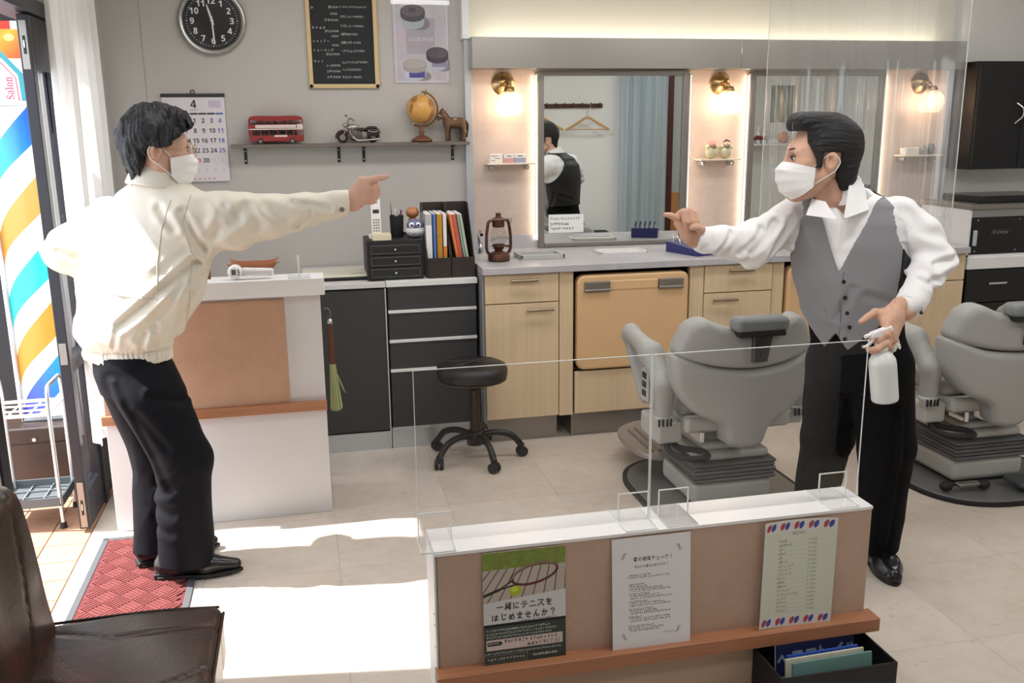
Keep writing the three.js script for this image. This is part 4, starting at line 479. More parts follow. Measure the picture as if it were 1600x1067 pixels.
{ // model double-decker bus, side on
  const red = std(0x8c2a26, 0.4), cr = std(0xd3c6bd, 0.5), dk = std(0x241a19, 0.6), o = thing('toy_bus', 'red double-decker model bus on the wall shelf', 'model bus', [-0.104, SY, -4.74]), L = 0.126, D = 0.034;
  part('lower_body', [bx(-L, L, 0.012, 0.042, -D, D, 0.003), bx(-L, -L + 0.012, 0.04, 0.07, -D, D), bx(L - 0.03, L - 0.024, 0.04, 0.07, -D, D)], red, o); part('deck', bx(-L, L - 0.005, 0.068, 0.073, -D, D), red, o); part('upper_body', [bx(-L + 0.002, L, 0.073, 0.094, -D, D, 0.002)], red, o); part('roof', extr(splineShape([[-L, 0.117], [-L + 0.008, 0.129], [0, 0.132], [L - 0.012, 0.13], [L, 0.121], [L, 0.116], [-L, 0.115]]), 2 * D).translate(0, 0, -D), red, o); part('advert_band', [bx(-L + 0.03, L - 0.032, 0.076, 0.091, D, D + 0.0008), bx(L - 0.028, L, 0.074, 0.094, D - 0.001, D + 0.001)], cr, o, 'cream advertising band'); part('cream_line', bx(-L, L, 0.068, 0.0735, D, D + 0.001), cr, o);
  for (const s of [-1, 1]) { for (let i = 0; i <= 7; i++) part('window_post', bx(-L + i * 0.0355, -L + i * 0.0355 + 0.004, 0.093, 0.118, s * D - 0.002, s * D + 0.001), red, o); for (const x of [-L + 0.012, -0.075, -0.035, 0.005, 0.045, 0.078]) part('window_post', bx(x, x + 0.004, 0.041, 0.069, s * D - 0.002, s * D + 0.001), red, o); }
  part('interior', [bx(-L + 0.01, L - 0.03, 0.04, 0.05, -0.02, 0.02), bx(-L + 0.01, L - 0.01, 0.094, 0.1, -0.02, 0.02)], dk, o); for (const x of [-0.06, -0.025, 0.01, 0.04]) part('seat', bx(x, x + 0.01, 0.05, 0.062, -0.025, 0.025, 0.002), dk, o); for (const x of [-L, L]) for (const s of [-1, 1]) part('end_post', bx(x - 0.002, x + 0.002, 0.04, 0.118, s * (D - 0.003) - 0.003, s * (D - 0.003) + 0.003), red, o); part('side_plate', bx(-0.01, 0.05, 0.034, 0.043, D, D + 0.0012), cr, o);
  for (const x of [-0.077, 0.073]) for (const s of [-1, 1]) { const w = part('wheel', new THREE.CylinderGeometry(0.0145, 0.0145, 0.008, 20).rotateX(Math.PI / 2).translate(x, 0.0145, s * (D - 0.001)), std(0x2c2524, 0.7), o); part('hubcap', new THREE.CylinderGeometry(0.007, 0.007, 0.0095, 14).rotateX(Math.PI / 2).translate(x, 0.0145, s * (D - 0.001)), std(0x8d7f78, 0.4), w); } part('radiator', bx(L, L + 0.002, 0.015, 0.04, -0.02, 0.02), dk, o); }
{ // model motorcycle facing left
  const o = thing('toy_motorcycle', 'model cruiser motorcycle with dark panniers on the wall shelf', 'model motorcycle', [0.288, SY, -4.735]), dk = std(0x262022, 0.35), mar = std(0x4c2326, 0.35), si = std(0xb2aca4, 0.3, { metalness: 0.8 });
  for (const x of [-0.077, 0.068]) { const w = part('wheel', new THREE.TorusGeometry(0.021, 0.0065, 10, 28).translate(x, 0.0275, 0), M.rubber, o); const sp = []; for (let k = 0; k < 8; k++) sp.push(rod([x, 0.0275, 0], [x + Math.cos(k * 0.785) * 0.018, 0.0275 + Math.sin(k * 0.785) * 0.018, 0], 0.0007, 0.0007, 4)); part('spokes', sp, si, w); part('hub', new THREE.CylinderGeometry(0.006, 0.006, 0.014, 12).rotateX(Math.PI / 2).translate(x, 0.0275, 0), si, w); }
  const fender = (x, a0, a1, m, n) => { const p = []; for (let i = 0; i <= 8; i++) { const a = a0 + (a1 - a0) * i / 8; p.push([x + Math.cos(a) * 0.031, 0.0275 + Math.sin(a) * 0.031, 0]); } part(n, tube(p, 0.006, 24, 8).scale(1, 1, 1.6), m, o); }; fender(-0.077, 0.5, 3.3, mar, 'front_fender'); fender(0.068, -0.1, 2.4, dk, 'rear_fender');
  for (const s of [-1, 1]) part('fork', rod([-0.077, 0.028, s * 0.011], [-0.048, 0.1, s * 0.011], 0.003), si, o); part('handlebar', tube([[-0.022, 0.108, 0.045], [-0.038, 0.118, 0.03], [-0.05, 0.1, 0.012], [-0.05, 0.1, -0.012], [-0.038, 0.118, -0.03], [-0.022, 0.108, -0.045]], 0.0028, 40, 8), si, o); part('mirror', [sph(0.006, -0.058, 0.131, 0.03, 1, 0.7, 0.4), rod([-0.044, 0.113, 0.03], [-0.058, 0.131, 0.03], 0.001)], dk, o); part('headlamp', sph(0.011, -0.064, 0.086, 0, 1, 1, 1), si, o);
  part('fuel_tank', sph(0.02, -0.026, 0.076, 0, 1.5, 0.75, 0.85), si, o); part('seat', sph(0.02, 0.02, 0.064, 0, 1.7, 0.45, 0.8), dk, o); part('engine', [bx(-0.03, 0.018, 0.022, 0.05, -0.014, 0.014, 0.004), rod([-0.02, 0.045, 0], [-0.03, 0.068, 0], 0.011, 0.012), rod([0.0, 0.045, 0], [0.012, 0.066, 0], 0.011, 0.012), new THREE.CylinderGeometry(0.013, 0.013, 0.034, 16).rotateX(Math.PI / 2).translate(-0.004, 0.034, 0)], std(0x6d6660, 0.35, { metalness: 0.7 }), o); part('exhaust', tube([[-0.03, 0.03, 0.017], [-0.01, 0.014, 0.019], [0.05, 0.014, 0.019], [0.1, 0.018, 0.019]], 0.0055, 30), si, o); part('frame', [tube([[-0.05, 0.09, 0], [-0.045, 0.04, 0], [-0.03, 0.015, 0], [0.03, 0.015, 0], [0.068, 0.0275, 0]], 0.003, 30), tube([[-0.05, 0.09, 0], [-0.01, 0.07, 0], [0.04, 0.055, 0], [0.075, 0.06, 0]], 0.003, 30)], dk, o);
  for (const s of [-1, 1]) { const b = part('pannier', [rboxG(0.03, 0.018, 0.008).translate(0.072, 0.05, s * 0.019)], dk, o); part('strap', tube([[0.046, 0.058, s * 0.028], [0.072, 0.052, s * 0.028], [0.098, 0.058, s * 0.028]], 0.0015, 16, 5), std(0xc9c2ba, 0.4), b); } part('tail_lamp', sph(0.006, 0.104, 0.052, 0), std(0x7a1f1c, 0.3), o); part('cover', sph(0.02, 0.066, 0.072, 0, 1.4, 0.45, 0.9), dk, o); }
function rboxG(a, b, c) { return new RoundedBoxGeometry(2 * a, 2 * b, 2 * c, 3, Math.min(a, b, c) * 0.8); }
{ const t = canvasTex(512, 256, (g, w, h) => { g.fillStyle = '#cf9a52'; g.fillRect(0, 0, w, h); for (let i = 0; i < 120; i++) { g.fillStyle = `rgba(${rnd(190, 235)},${rnd(150, 185)},90,0.18)`; g.beginPath(); g.ellipse(rnd(0, w), rnd(0, h), rnd(8, 50), rnd(6, 30), rnd(0, 3), 0, 7); g.fill(); } g.fillStyle = 'rgba(150,98,48,0.75)'; for (let k = 0; k < 2; k++) { g.beginPath(); const q = k * 256; g.moveTo(q + 60, 50); g.bezierCurveTo(q + 120, 30, q + 150, 60, q + 120, 90); g.bezierCurveTo(q + 90, 110, q + 130, 130, q + 150, 150); g.bezierCurveTo(q + 150, 200, q + 120, 220, q + 110, 200); g.bezierCurveTo(q + 100, 160, q + 80, 150, q + 85, 120); g.bezierCurveTo(q + 60, 100, q + 40, 80, q + 60, 50); g.fill(); g.beginPath(); g.ellipse(q + 200, 90, 34, 24, 0.4, 0, 7); g.ellipse(q + 215, 150, 14, 30, 0.1, 0, 7); g.fill(); } g.strokeStyle = 'rgba(120,80,40,0.4)'; for (let i = 0; i < w; i += 42) { g.beginPath(); g.moveTo(i, 0); g.lineTo(i, h); g.stroke(); } });
  const o = thing('desk_globe', 'small antique globe on a turned wooden stand on the wall shelf', 'globe', [0.603, SY, -4.745]), wd = std(0x6d452e, 0.4); part('base', lathe([[0.001, 0], [0.052, 0], [0.052, 0.012], [0.045, 0.017], [0.03, 0.026], [0.012, 0.034], [0.011, 0.044], [0.017, 0.05], [0.009, 0.057], [0.007, 0.08]], 28), wd, o); part('ball', new THREE.SphereGeometry(0.071, 40, 28).rotateY(1.2).rotateZ(-0.4).translate(0, 0.16, 0), std(0xffffff, 0.35, { map: t }), o, 'antique map ball'); const a = []; for (let i = 0; i <= 14; i++) { const q = -2.1 + i * 0.25; a.push([Math.cos(q + 0.1) * 0.084, 0.16 + Math.sin(q + 0.1) * 0.084, 0]); } part('meridian_arm', tube(a, 0.0045, 50, 8), std(0x8d6c38, 0.3, { metalness: 0.8 }), o, 'brass arm'); part('pivot_pin', [rod([0.021, 0.226, 0], [0.03, 0.252, 0], 0.004), rod([-0.035, 0.094, 0], [-0.046, 0.082, 0], 0.004)], M.brass, o); }
{ const P = (x, y, z = 0) => [x, y, z], f = union([cone(P(-0.02, 0.092), P(0.045, 0.09), 0.026, 0.028), cone(P(-0.022, 0.1), P(-0.045, 0.138), 0.02, 0.014), cone(P(-0.046, 0.14), P(-0.068, 0.112), 0.0155, 0.0095), cone(P(-0.025, 0.085, 0.014), P(-0.028, 0.01, 0.014), 0.012, 0.0085), cone(P(-0.015, 0.085, -0.014), P(-0.012, 0.01, -0.014), 0.012, 0.0085), cone(P(0.05, 0.085, 0.014), P(0.062, 0.045, 0.014), 0.017, 0.009), cone(P(0.062, 0.045, 0.014), P(0.055, 0.01, 0.014), 0.009, 0.0085), cone(P(0.05, 0.085, -0.014), P(0.055, 0.045, -0.014), 0.016, 0.009), cone(P(0.055, 0.045, -0.014), P(0.047, 0.01, -0.014), 0.009, 0.0085), cone(P(-0.046, 0.155, 0.007), P(-0.046, 0.164, 0.008), 0.005, 0.002), cone(P(-0.046, 0.155, -0.007), P(-0.046, 0.164, -0.008), 0.005, 0.002)], 0.012);
  const bz = std(0x7b6350, 0.3, { metalness: 0.85, ...bump(softTex, 40, 0.003) }), o = thing('horse_figurine', 'small bronze horse figurine at the right end of the wall shelf', 'figurine', [0.756, SY, -4.74]); part('body', nets((x, y, z) => Math.max(f(x, y, z), -y), [-0.09, -0.003, -0.04], [0.09, 0.172, 0.04], 0.003), bz, o); part('mane', tube([[-0.05, 0.158, 0], [-0.036, 0.148, 0], [-0.022, 0.128, 0], [-0.014, 0.116, 0]], 0.006, 20, 8), std(0x4d3c31, 0.4, { metalness: 0.7 }), o); part('tail', tube([[0.068, 0.105, 0], [0.08, 0.085, 0], [0.078, 0.05, 0], [0.073, 0.02, 0]], 0.006, 20, 8), std(0x4d3c31, 0.4, { metalness: 0.7 }), o); part('bridle', [tube([[-0.066, 0.13, 0.0105], [-0.056, 0.122, 0.015], [-0.047, 0.12, 0.012]], 0.0015, 10, 5)], M.chrome, o); part('saddle', sph(0.022, 0.01, 0.108, 0, 0.9, 0.6, 1.15), std(0x8f7a66, 0.3, { metalness: 0.8 }), o); }
// ================================================================ behind the camera, seen in the mirrors
{ const dw = std(0x4d2d22, 0.5), o = thing('coat_rack', 'dark wooden coat rail with pegs seen in the mirror', 'coat rack', [2.12, 1.668, -0.5]); part('rail', bx(-0.34, 0.34, -0.02, 0.02, -0.02, 0, 0.004), dw, o); for (let i = 0; i < 8; i++) part('peg', rod([-0.3 + i * 0.086, 0, -0.02], [-0.3 + i * 0.086, 0.018, -0.07], 0.007, 0.01), dw, o); }
for (const [x, l] of [[2.3, 'wooden coat hanger on the wall rail, right one in the mirror'], [1.85, 'wooden coat hanger on the wall rail, left one in the mirror']]) { const o = thing('coat_hanger', l, 'coat hanger', [x, 1.44, -0.575], 0, 'coat hangers'), wm = std(0xc79a63, 0.5); part('shoulder_bar', tube([[-0.215, 0, 0], [-0.1, 0.065, 0], [0, 0.115, 0], [0.1, 0.065, 0], [0.215, 0, 0]], 0.012, 40, 8).scale(1, 1, 0.6), wm, o); part('trouser_bar', rod([-0.18, 0.005, 0], [0.18, 0.005, 0], 0.005), wm, o); part('hook', tube([[0, 0.12, 0], [0, 0.175, 0], [0.018, 0.2, 0], [0.03, 0.225, 0], [0.012, 0.247, 0], [-0.01, 0.24, 0]], 0.003, 30, 6), M.chrome, o); }
single('black_bin', [bx(-0.08, 0.08, 0, 0.46, -0.08, 0.08, 0.01), bx(-0.085, 0.085, 0.44, 0.47, -0.085, 0.085, 0.008)], M.blackMatte, 'black bin against the white wall seen in the mirror', 'bin', [2.41, 0, -0.65]);
function vinyl(name, label, path, y0, y1, m, amp) { const N = 110, Mv = 10, pos = [], uv = [], idx = [], c = new THREE.CatmullRomCurve3(path.map(([x, z]) => V(x, 0, z))); for (let j = 0; j <= Mv; j++) for (let i = 0; i <= N; i++) { const u = i / N, v = j / Mv, p = c.getPointAt(u), t = c.getTangentAt(u), w = amp * (Math.sin(u * 31 + 0.6 * Math.sin(v * 2)) + 0.6 * Math.sin(u * 57 + 1 + v * 0.8) + 0.25 * Math.sin(u * 131)); pos.push(p.x - t.z * w, y1 + (y0 - y1) * v, p.z + t.x * w); uv.push(u, v); if (i < N && j < Mv) { const a = j * (N + 1) + i; idx.push(a, a + N + 1, a + 1, a + 1, a + N + 1, a + N + 2); } } const g = new THREE.BufferGeometry(); g.setAttribute('position', new THREE.Float32BufferAttribute(pos, 3)); g.setAttribute('uv', new THREE.Float32BufferAttribute(uv, 2)); g.setIndex(idx); g.computeVertexNormals(); const o = thing(name, label, 'plastic sheet', [0, 0, 0]); part('film', g, m, o); for (const u of [0, 1]) { const e = []; for (let j = 0; j <= Mv; j++) { const q = (j * (N + 1) + (u ? N : 0)) * 3; e.push([pos[q], pos[q + 1], pos[q + 2]]); } part('welded_hem', tube(e, 0.0022, 20, 6), phys(0xeef1f1, 0.2, { transmission: 0.4, thickness: 0 }), o); } const a = path[0], b = path[path.length - 1]; part('rail', rod([a[0], y1 + 0.01, a[1]], [b[0], y1 + 0.01, b[1]], 0.008), M.alu, o); return o; }
const film = phys(0xf4f6f6, 0.05, { transmission: 0.9, thickness: 0, ior: 1.5, side: THREE.DoubleSide });
vinyl('clear_curtain', 'clear plastic splash curtain hanging behind the man in the waistcoat', [[2.36, -4.5], [2.42, -3.85], [2.5, -3.2]], 0.88, 2.48, film, 0.012);
vinyl('blue_tinted_curtain', 'bluish plastic curtain on the far wall seen in the mirror', [[2.6, -0.62], [2.85, -0.66], [3.08, -0.62]], 0.3, 2.4, phys(0xd3dde3, 0.12, { transmission: 0.6, thickness: 0, side: THREE.DoubleSide }), 0.02);
{ const o = struct('door_2', bx(3.16, 3.7, 0, 1.95, -0.53, -0.5), std(0xa9aaa8, 0.5)), dw = std(0x4a1e17, 0.5); part('door_frame', [bx(3.1, 3.16, 0, 2.0, -0.55, -0.5), bx(3.7, 3.76, 0, 2.0, -0.55, -0.5), bx(3.16, 3.7, 1.95, 2.0, -0.55, -0.5)], dw, o); part('lower_panel', bx(3.16, 3.7, 0, 0.82, -0.545, -0.53), std(0xb27a48, 0.5), o); }
{ const t = canvasTex(128, 192, (g, w, h) => { g.fillStyle = '#3f4426'; g.fillRect(0, 0, w, h); g.fillStyle = '#b9b7a0'; for (const x of [38, 92]) { g.beginPath(); g.moveTo(x - 12, h); g.bezierCurveTo(x + 10, h * 0.6, x - 16, h * 0.4, x + 4, 0); g.lineTo(x + 18, 0); g.bezierCurveTo(x + 4, h * 0.4, x + 26, h * 0.6, x + 12, h); g.fill(); } }); const o = thing('wall_picture', 'dark green picture with two pale stripes seen in the second mirror', 'picture', [4.88, 1.49, -0.5]); part('canvas', new THREE.BoxGeometry(0.26, 0.37, 0.02).translate(0, 0.185, -0.01).rotateY(0), [M.paper, M.paper, M.paper, M.paper, M.paper, std(0xffffff, 0.7, { map: t })], o); }
{ const o = thing('bottle_shelf', 'wall shelf of hair products seen in the second mirror', 'shelf', [4.75, 1.26, -0.5]); part('board', bx(-0.35, 0.35, 0, 0.02, -0.16, 0, 0.003), M.wallWhite, o); part('bracket', [bx(-0.3, -0.28, -0.08, 0, -0.1, 0)], M.steelDull, o);
  const L = ['white bottle with a dark red label, first on the product shelf', 'white spray bottle with a red label, second on the product shelf', 'slim white bottle with a red label, third on the product shelf']; [[4.54, 0.14], [4.6, 0.17], [4.66, 0.15]].forEach(([x, h], i) => { const b = thing('product_bottle', L[i], 'bottle', [x, 1.28, -0.58], 0, 'hair product bottles'); part('body', lathe([[0.001, 0], [0.024, 0], [0.025, h * 0.65], [0.01, h * 0.78], [0.009, h], [0.001, h]], 16), M.whiteGloss, b); part('label', new THREE.CylinderGeometry(0.0255, 0.0255, h * 0.25, 16, 1, true).translate(0, h * 0.35, 0), std(0x8f3030, 0.5), b); }); single('orange_pouch', sph(0.06, 0, 0.06, 0, 1.1, 1, 0.7), std(0xd07a35, 0.5), 'orange pouch at the end of the product shelf', 'pouch', [4.88, 1.28, -0.58]); single('white_dish', bx(-0.05, 0.05, 0, 0.05, -0.04, 0.04, 0.01), M.white, 'small white dish on the product shelf', 'dish', [4.75, 1.28, -0.58]); }
// ================================================================ stool
{ const o = thing('rolling_stool', 'round black padded stool on five castors in front of the cabinets', 'stool', [0.71, 0, -3.99]), bl = std(0x242120, 0.35, { metalness: 0.4 });
  const seat = part('seat', lathe([[0.001, 0.385], [0.13, 0.385], [0.15, 0.39], [0.159, 0.405], [0.161, 0.43], [0.155, 0.45], [0.13, 0.462], [0.06, 0.466], [0.001, 0.467]], 48).translate(-0.015, 0, 0.03), std(0x1c1b1b, 0.35, bump(softTex, 8, 0.001)), o, 'black leatherette seat'); part('seam', [tube([[-0.13, 0.461, -0.04], [0, 0.468, 0.03], [0.12, 0.461, 0.08]], 0.003, 20, 6), tube([[-0.12, 0.461, 0.1], [-0.02, 0.468, 0.03], [0.09, 0.461, -0.05]], 0.003, 20, 6)], std(0x3a3836, 0.4), seat); part('piping', new THREE.TorusGeometry(0.153, 0.003, 6, 48).rotateX(Math.PI / 2).translate(-0.015, 0.39, 0.03), std(0x4a3b33, 0.5), seat);
  part('gas_lift', [rod([0, 0.1, 0], [0, 0.33, 0], 0.025, 0.022, 16), rod([0, 0.33, 0], [-0.01, 0.39, 0.02], 0.012)], std(0x3b302a, 0.4, { metalness: 0.5 }), o); part('hub', lathe([[0.001, 0.07], [0.04, 0.07], [0.045, 0.12], [0.03, 0.135], [0.001, 0.135]], 20), bl, o);
  for (let k = 0; k < 5; k++) { const a = (6 + 72 * k) * Math.PI / 180, c = Math.cos(a), s = Math.sin(a); const leg = part('leg', tube([[c * 0.02, 0.11, s * 0.02], [c * 0.1, 0.12, s * 0.1], [c * 0.17, 0.1, s * 0.17], [c * 0.21, 0.055, s * 0.21]], 0.015, 24, 10), bl, o); const cas = part('castor', [new THREE.CylinderGeometry(0.024, 0.024, 0.014, 16).rotateX(Math.PI / 2).rotateY(a * 1.7).translate(c * 0.215 + 0.012 * Math.sin(a * 1.7), 0.024, s * 0.215 + 0.012 * Math.cos(a * 1.7)), new THREE.CylinderGeometry(0.024, 0.024, 0.014, 16).rotateX(Math.PI / 2).rotateY(a * 1.7).translate(c * 0.215 - 0.012 * Math.sin(a * 1.7), 0.024, s * 0.215 - 0.012 * Math.cos(a * 1.7)), rod([c * 0.213, 0.03, s * 0.213], [c * 0.213, 0.06, s * 0.213], 0.014)], M.rubber, leg); } }
// ================================================================ barber chairs
const chairGrey = std(0xa1a09d, 0.4, bump(grainTex, 6, 0.0003)), chairLight = std(0xb2b1ad, 0.35), chairPad = std(0x7f8283, 0.45), bellows = std(0x5d5d5e, 0.5);
function bend(g, kx, ky, y0) { const p = g.attributes.position; for (let i = 0; i < p.count; i++) { const x = p.getX(i), y = p.getY(i) - y0; p.setZ(i, p.getZ(i) - kx * x * x - ky * y * y); } g.computeVertexNormals(); return g; }
function subdivExtrude(outline, depth, bev, kx, ky, y0) { // dense cap so that the shell can bow
  const xs = outline.map((p) => p[0]), ys = outline.map((p) => p[1]), x0 = Math.min(...xs), x1 = Math.max(...xs), ya = Math.min(...ys), yb = Math.max(...ys); const inside = (x, y) => { let d = 1e9, w = false; for (let i = 0, j = outline.length - 1; i < outline.length; j = i++) { const [ax, ay] = outline[i], [bx2, by] = outline[j]; const ex = bx2 - ax, ey = by - ay, t = Math.max(0, Math.min(1, ((x - ax) * ex + (y - ay) * ey) / (ex * ex + ey * ey))); d = Math.min(d, Math.hypot(x - ax - ex * t, y - ay - ey * t)); if ((ay > y) !== (by > y) && x < ((bx2 - ax) * (y - ay)) / (by - ay) + ax) w = !w; } return w ? -d : d; };
  const f = (x, y, z) => { const zz = z + kx * x * x + ky * (y - y0) * (y - y0); const a = inside(x, y) + bev, b = Math.abs(zz) - depth / 2 + bev; return Math.min(Math.max(a, b), 0) + Math.hypot(Math.max(a, 0), Math.max(b, 0)) - bev; };
  return nets(f, [x0 - 0.01, ya - 0.01, -depth / 2 - kx * x1 * x1 - ky * (yb - ya) ** 2 - 0.02], [x1 + 0.01, yb + 0.01, depth / 2 + 0.01], 0.008);
}
const spl = (pts, n) => new THREE.CatmullRomCurve3(pts.map(([x, y]) => V(x, y, 0)), true, 'centripetal').getPoints(n).slice(0, -1).map((p) => [p.x, p.y]);
const sym = (h) => [...h, ...h.slice().reverse().map(([x, y]) => [-x, y])];
const lowShell = subdivExtrude(spl(sym([[0.065, 0.3], [0.1, 0.385], [0.2, 0.435], [0.272, 0.52], [0.285, 0.6], [0.277, 0.655], [0.15, 0.618], [0.02, 0.606]]), 90), 0.11, 0.03, 0.9, 0.35, 0.5);
const topShell = subdivExtrude(spl(sym([[0.02, 0.611], [0.15, 0.623], [0.275, 0.662], [0.262, 0.72], [0.235, 0.772], [0.185, 0.796], [0.12, 0.772], [0.06, 0.755]]), 90), 0.1, 0.03, 0.9, 0.2, 0.5);
function barberChair(label, pos) {
  const o = thing('barber_chair', label, 'barber chair', pos, 0, 'barber chairs');
  part('floor_plate', [extr(rrect(0.66, 0.78, 0.3), 0.018, 0.004).rotateX(-Math.PI / 2).translate(0.02, 0, -0.02)], std(0x7f7f7e, 0.4, { metalness: 0.4 }), o); part('plate_rim', extr((() => { const s = rrect(0.7, 0.82, 0.32); s.holes.push(rrect(0.655, 0.775, 0.3)); return s; })(), 0.014).rotateX(-Math.PI / 2).translate(0.02, 0, -0.02), M.rubber, o);
  part('pump_body', bx(-0.17, 0.17, 0.03, 0.13, -0.16, 0.18, 0.03), chairLight, o); const bl = []; for (let i = 0; i < 5; i++) { const s = 0.175 - (i % 2) * 0.004; bl.push(bx(-s, s, 0.128 + i * 0.016, 0.142 + i * 0.016, -s, s + 0.015, 0.007)); } const be = part('bellows', bx(-0.166, 0.166, 0.125, 0.2, -0.166, 0.18, 0.004), bellows, o, 'ribbed grey bellows'); for (const g of bl) part('bellows_fold', g, bellows, be);
  part('lift_plate', [bx(-0.155, 0.155, 0.205, 0.245, -0.16, 0.165, 0.018), bx(-0.12, 0.12, 0.24, 0.275, -0.14, 0.14, 0.02)], chairLight, o); part('lift_column', bx(-0.1, 0.1, 0.27, 0.34, -0.12, 0.12, 0.02), chairPad, o);
  part('seat_frame', [bx(-0.215, 0.225, 0.335, 0.4, -0.3, 0.19, 0.02)], chairLight, o, 'pale metal seat frame'); part('seat_cushion', bx(-0.225, 0.225, 0.39, 0.475, -0.32, 0.15, 0.035), chairGrey, o);
  part('hinge', bx(-0.16, -0.14, 0.3, 0.345, 0.1, 0.2, 0.004), M.chrome, o); part('hinge', bx(-0.07, -0.05, 0.3, 0.345, 0.1, 0.2, 0.004), M.chrome, o);
  const b = part('backrest', lowShell.clone().rotateX(0.06).translate(0, 0, 0.215), chairGrey, o); part('shoulder_shell', topShell.clone().rotateX(0.06).translate(0, 0, 0.215), chairGrey, b);
  const h = part('headrest', bx(-0.09, 0.125, 0.752, 0.808, 0.245, 0.33, 0.024), chairPad, o, 'grey padded headrest'); part('headrest_base', bx(-0.075, 0.11, 0.736, 0.756, 0.25, 0.325, 0.006), M.rubber, h); part('headrest_bracket', extr(shapeOf([[-0.02, 0.64], [0.036, 0.64], [0.055, 0.745], [-0.02, 0.745]]), 0.05, 0.003).translate(0.005, 0, 0.27), std(0x565656, 0.25, { metalness: 0.6 }), h, 'dark metal headrest bracket'); part('knob', new THREE.CylinderGeometry(0.009, 0.009, 0.02, 14).rotateX(Math.PI / 2).translate(0.016, 0.668, 0.318), M.black, h);
  for (const s of [-1, 1]) { const x = s * 0.285; const a = part('armrest', nets(union([cone([x, 0.4, 0.13], [x, 0.52, 0.13], 0.036, 0.04), cone([x, 0.52, 0.13], [x + s * 0.015, 0.625, 0.03], 0.04, 0.043), cone([x + s * 0.015, 0.625, 0.03], [x + s * 0.03, 0.67, -0.16], 0.043, 0.03), cone([x + s * 0.03, 0.67, -0.16], [x + s * 0.03, 0.655, -0.2], 0.03, 0.024), cone([x + s * 0.03, 0.65, -0.2], [x, 0.42, -0.06], 0.022, 0.026)], 0.03), [x - 0.08, 0.34, -0.25], [x + 0.09, 0.72, 0.19], 0.008), chairGrey, o); part('arm_cuff', [lathe([[0.03, 0.36], [0.037, 0.39], [0.037, 0.405], [0.001, 0.41]], 18).translate(x, 0, 0.13)], chairLight, a); for (let k = -1; k < 3; k++) part('cuff_slot', bx(x - 0.004 + k * 0.016 - 0.012, x + 0.002 + k * 0.016 - 0.012, 0.368, 0.398, 0.16, 0.171, 0.002), M.black, a); if (s < 0) { part('control_panel', bx(x - 0.035, x - 0.012, 0.43, 0.56, -0.02, 0.05, 0.006), chairLight, a); for (let k = 0; k < 3; k++) part('control_button', bx(x - 0.0385, x - 0.033, 0.45 + k * 0.036, 0.475 + k * 0.036, -0.005, 0.035, 0.003), M.rubber, a); } }
  part('side_box', bx(-0.31, -0.21, 0.29, 0.375, -0.05, 0.15, 0.012), chairLight, o); part('side_box', bx(0.21, 0.3, 0.33, 0.385, -0.05, 0.15, 0.012), chairLight, o);
  part('lever', tube([[-0.26, 0.3, 0.12], [-0.27, 0.27, 0.16], [-0.24, 0.262, 0.24], [-0.15, 0.262, 0.25], [-0.14, 0.262, 0.19], [-0.22, 0.268, 0.13]], 0.012, 50, 8, true), M.rubber, o, 'black loop lever');
  const fr = part('footrest', extr(splineShape([[-0.17, 0.0], [-0.22, 0.12], [-0.2, 0.36], [-0.08, 0.46], [0.1, 0.46], [0.2, 0.36], [0.21, 0.12], [0.16, 0.0]]), 0.025, 0.006).rotateX(-Math.PI / 2).translate(-0.04, 0.105, -0.16), std(0xa19c98, 0.35, { metalness: 0.6 }), o, 'ribbed metal footrest'); for (let k = 0; k < 9; k++) part('tread', bx(-0.2 + k * 0.035, -0.185 + k * 0.035, 0.13, 0.137, -0.56 + Math.abs(k - 4) * 0.015, -0.2, 0.003), std(0x8a8682, 0.4, { metalness: 0.5 }), fr); part('foot_bracket', bx(-0.08, 0.06, 0.06, 0.11, -0.4, -0.14, 0.01), chairPad, o);
  part('foot_pedal', bx(0.03, 0.17, 0.04, 0.065, 0.22, 0.33, 0.015), std(0x4a4b4d, 0.5), o); part('pedal_bar', [rod([-0.24, 0.05, 0.23], [-0.08, 0.05, 0.25], 0.006), sph(0.025, -0.24, 0.045, 0.23, 1.1, 0.8, 1), sph(0.025, -0.08, 0.045, 0.25, 1.1, 0.8, 1)], M.rubber, o); part('pedal_link', bx(-0.2, -0.1, 0.042, 0.058, 0.225, 0.26, 0.006), M.steelDull, o);
  return o;
}
barberChair('grey barber chair nearest the orange basin, seen from behind', [1.59, 0, -3.33]);
barberChair('grey barber chair cut off by the right edge of the picture', [2.73, 0, -3.3]);
// ================================================================ poster partition in the foreground
{ const o = thing('low_partition', 'low partition with a white top, tan front and wooden ledge carrying posters', 'partition', [0.845, 0, -2.037]);
  part('core', bx(-0.587, 0.587, 0, 0.488, -0.14, -0.01), M.white, o); part('front_panel', bx(-0.583, 0.587, 0.17, 0.491, -0.01, 0, 0.001), M.taupe, o, 'tan upper front panel'); part('lower_panel', bx(-0.583, 0.587, 0, 0.15, -0.01, 0, 0.001), std(0xb89f8a, 0.7), o); part('top_board', bx(-0.589, 0.589, 0.491, 0.5, -0.142, 0.002, 0.001), M.whiteGloss, o, 'white top board'); part('end_board', bx(-0.591, -0.587, 0, 0.491, -0.14, 0.0), M.white, o); for (const y of [0.3, 0.33, 0.24]) part('screw_mark', sph(0.003, -0.591, y, -0.02, 0.4, 1, 1, 8), M.charcoal, o);
  part('ledge', bx(-0.595, 0.61, 0.152, 0.191, -0.012, 0.045, 0.003), M.ledge, o, 'wooden display ledge'); }
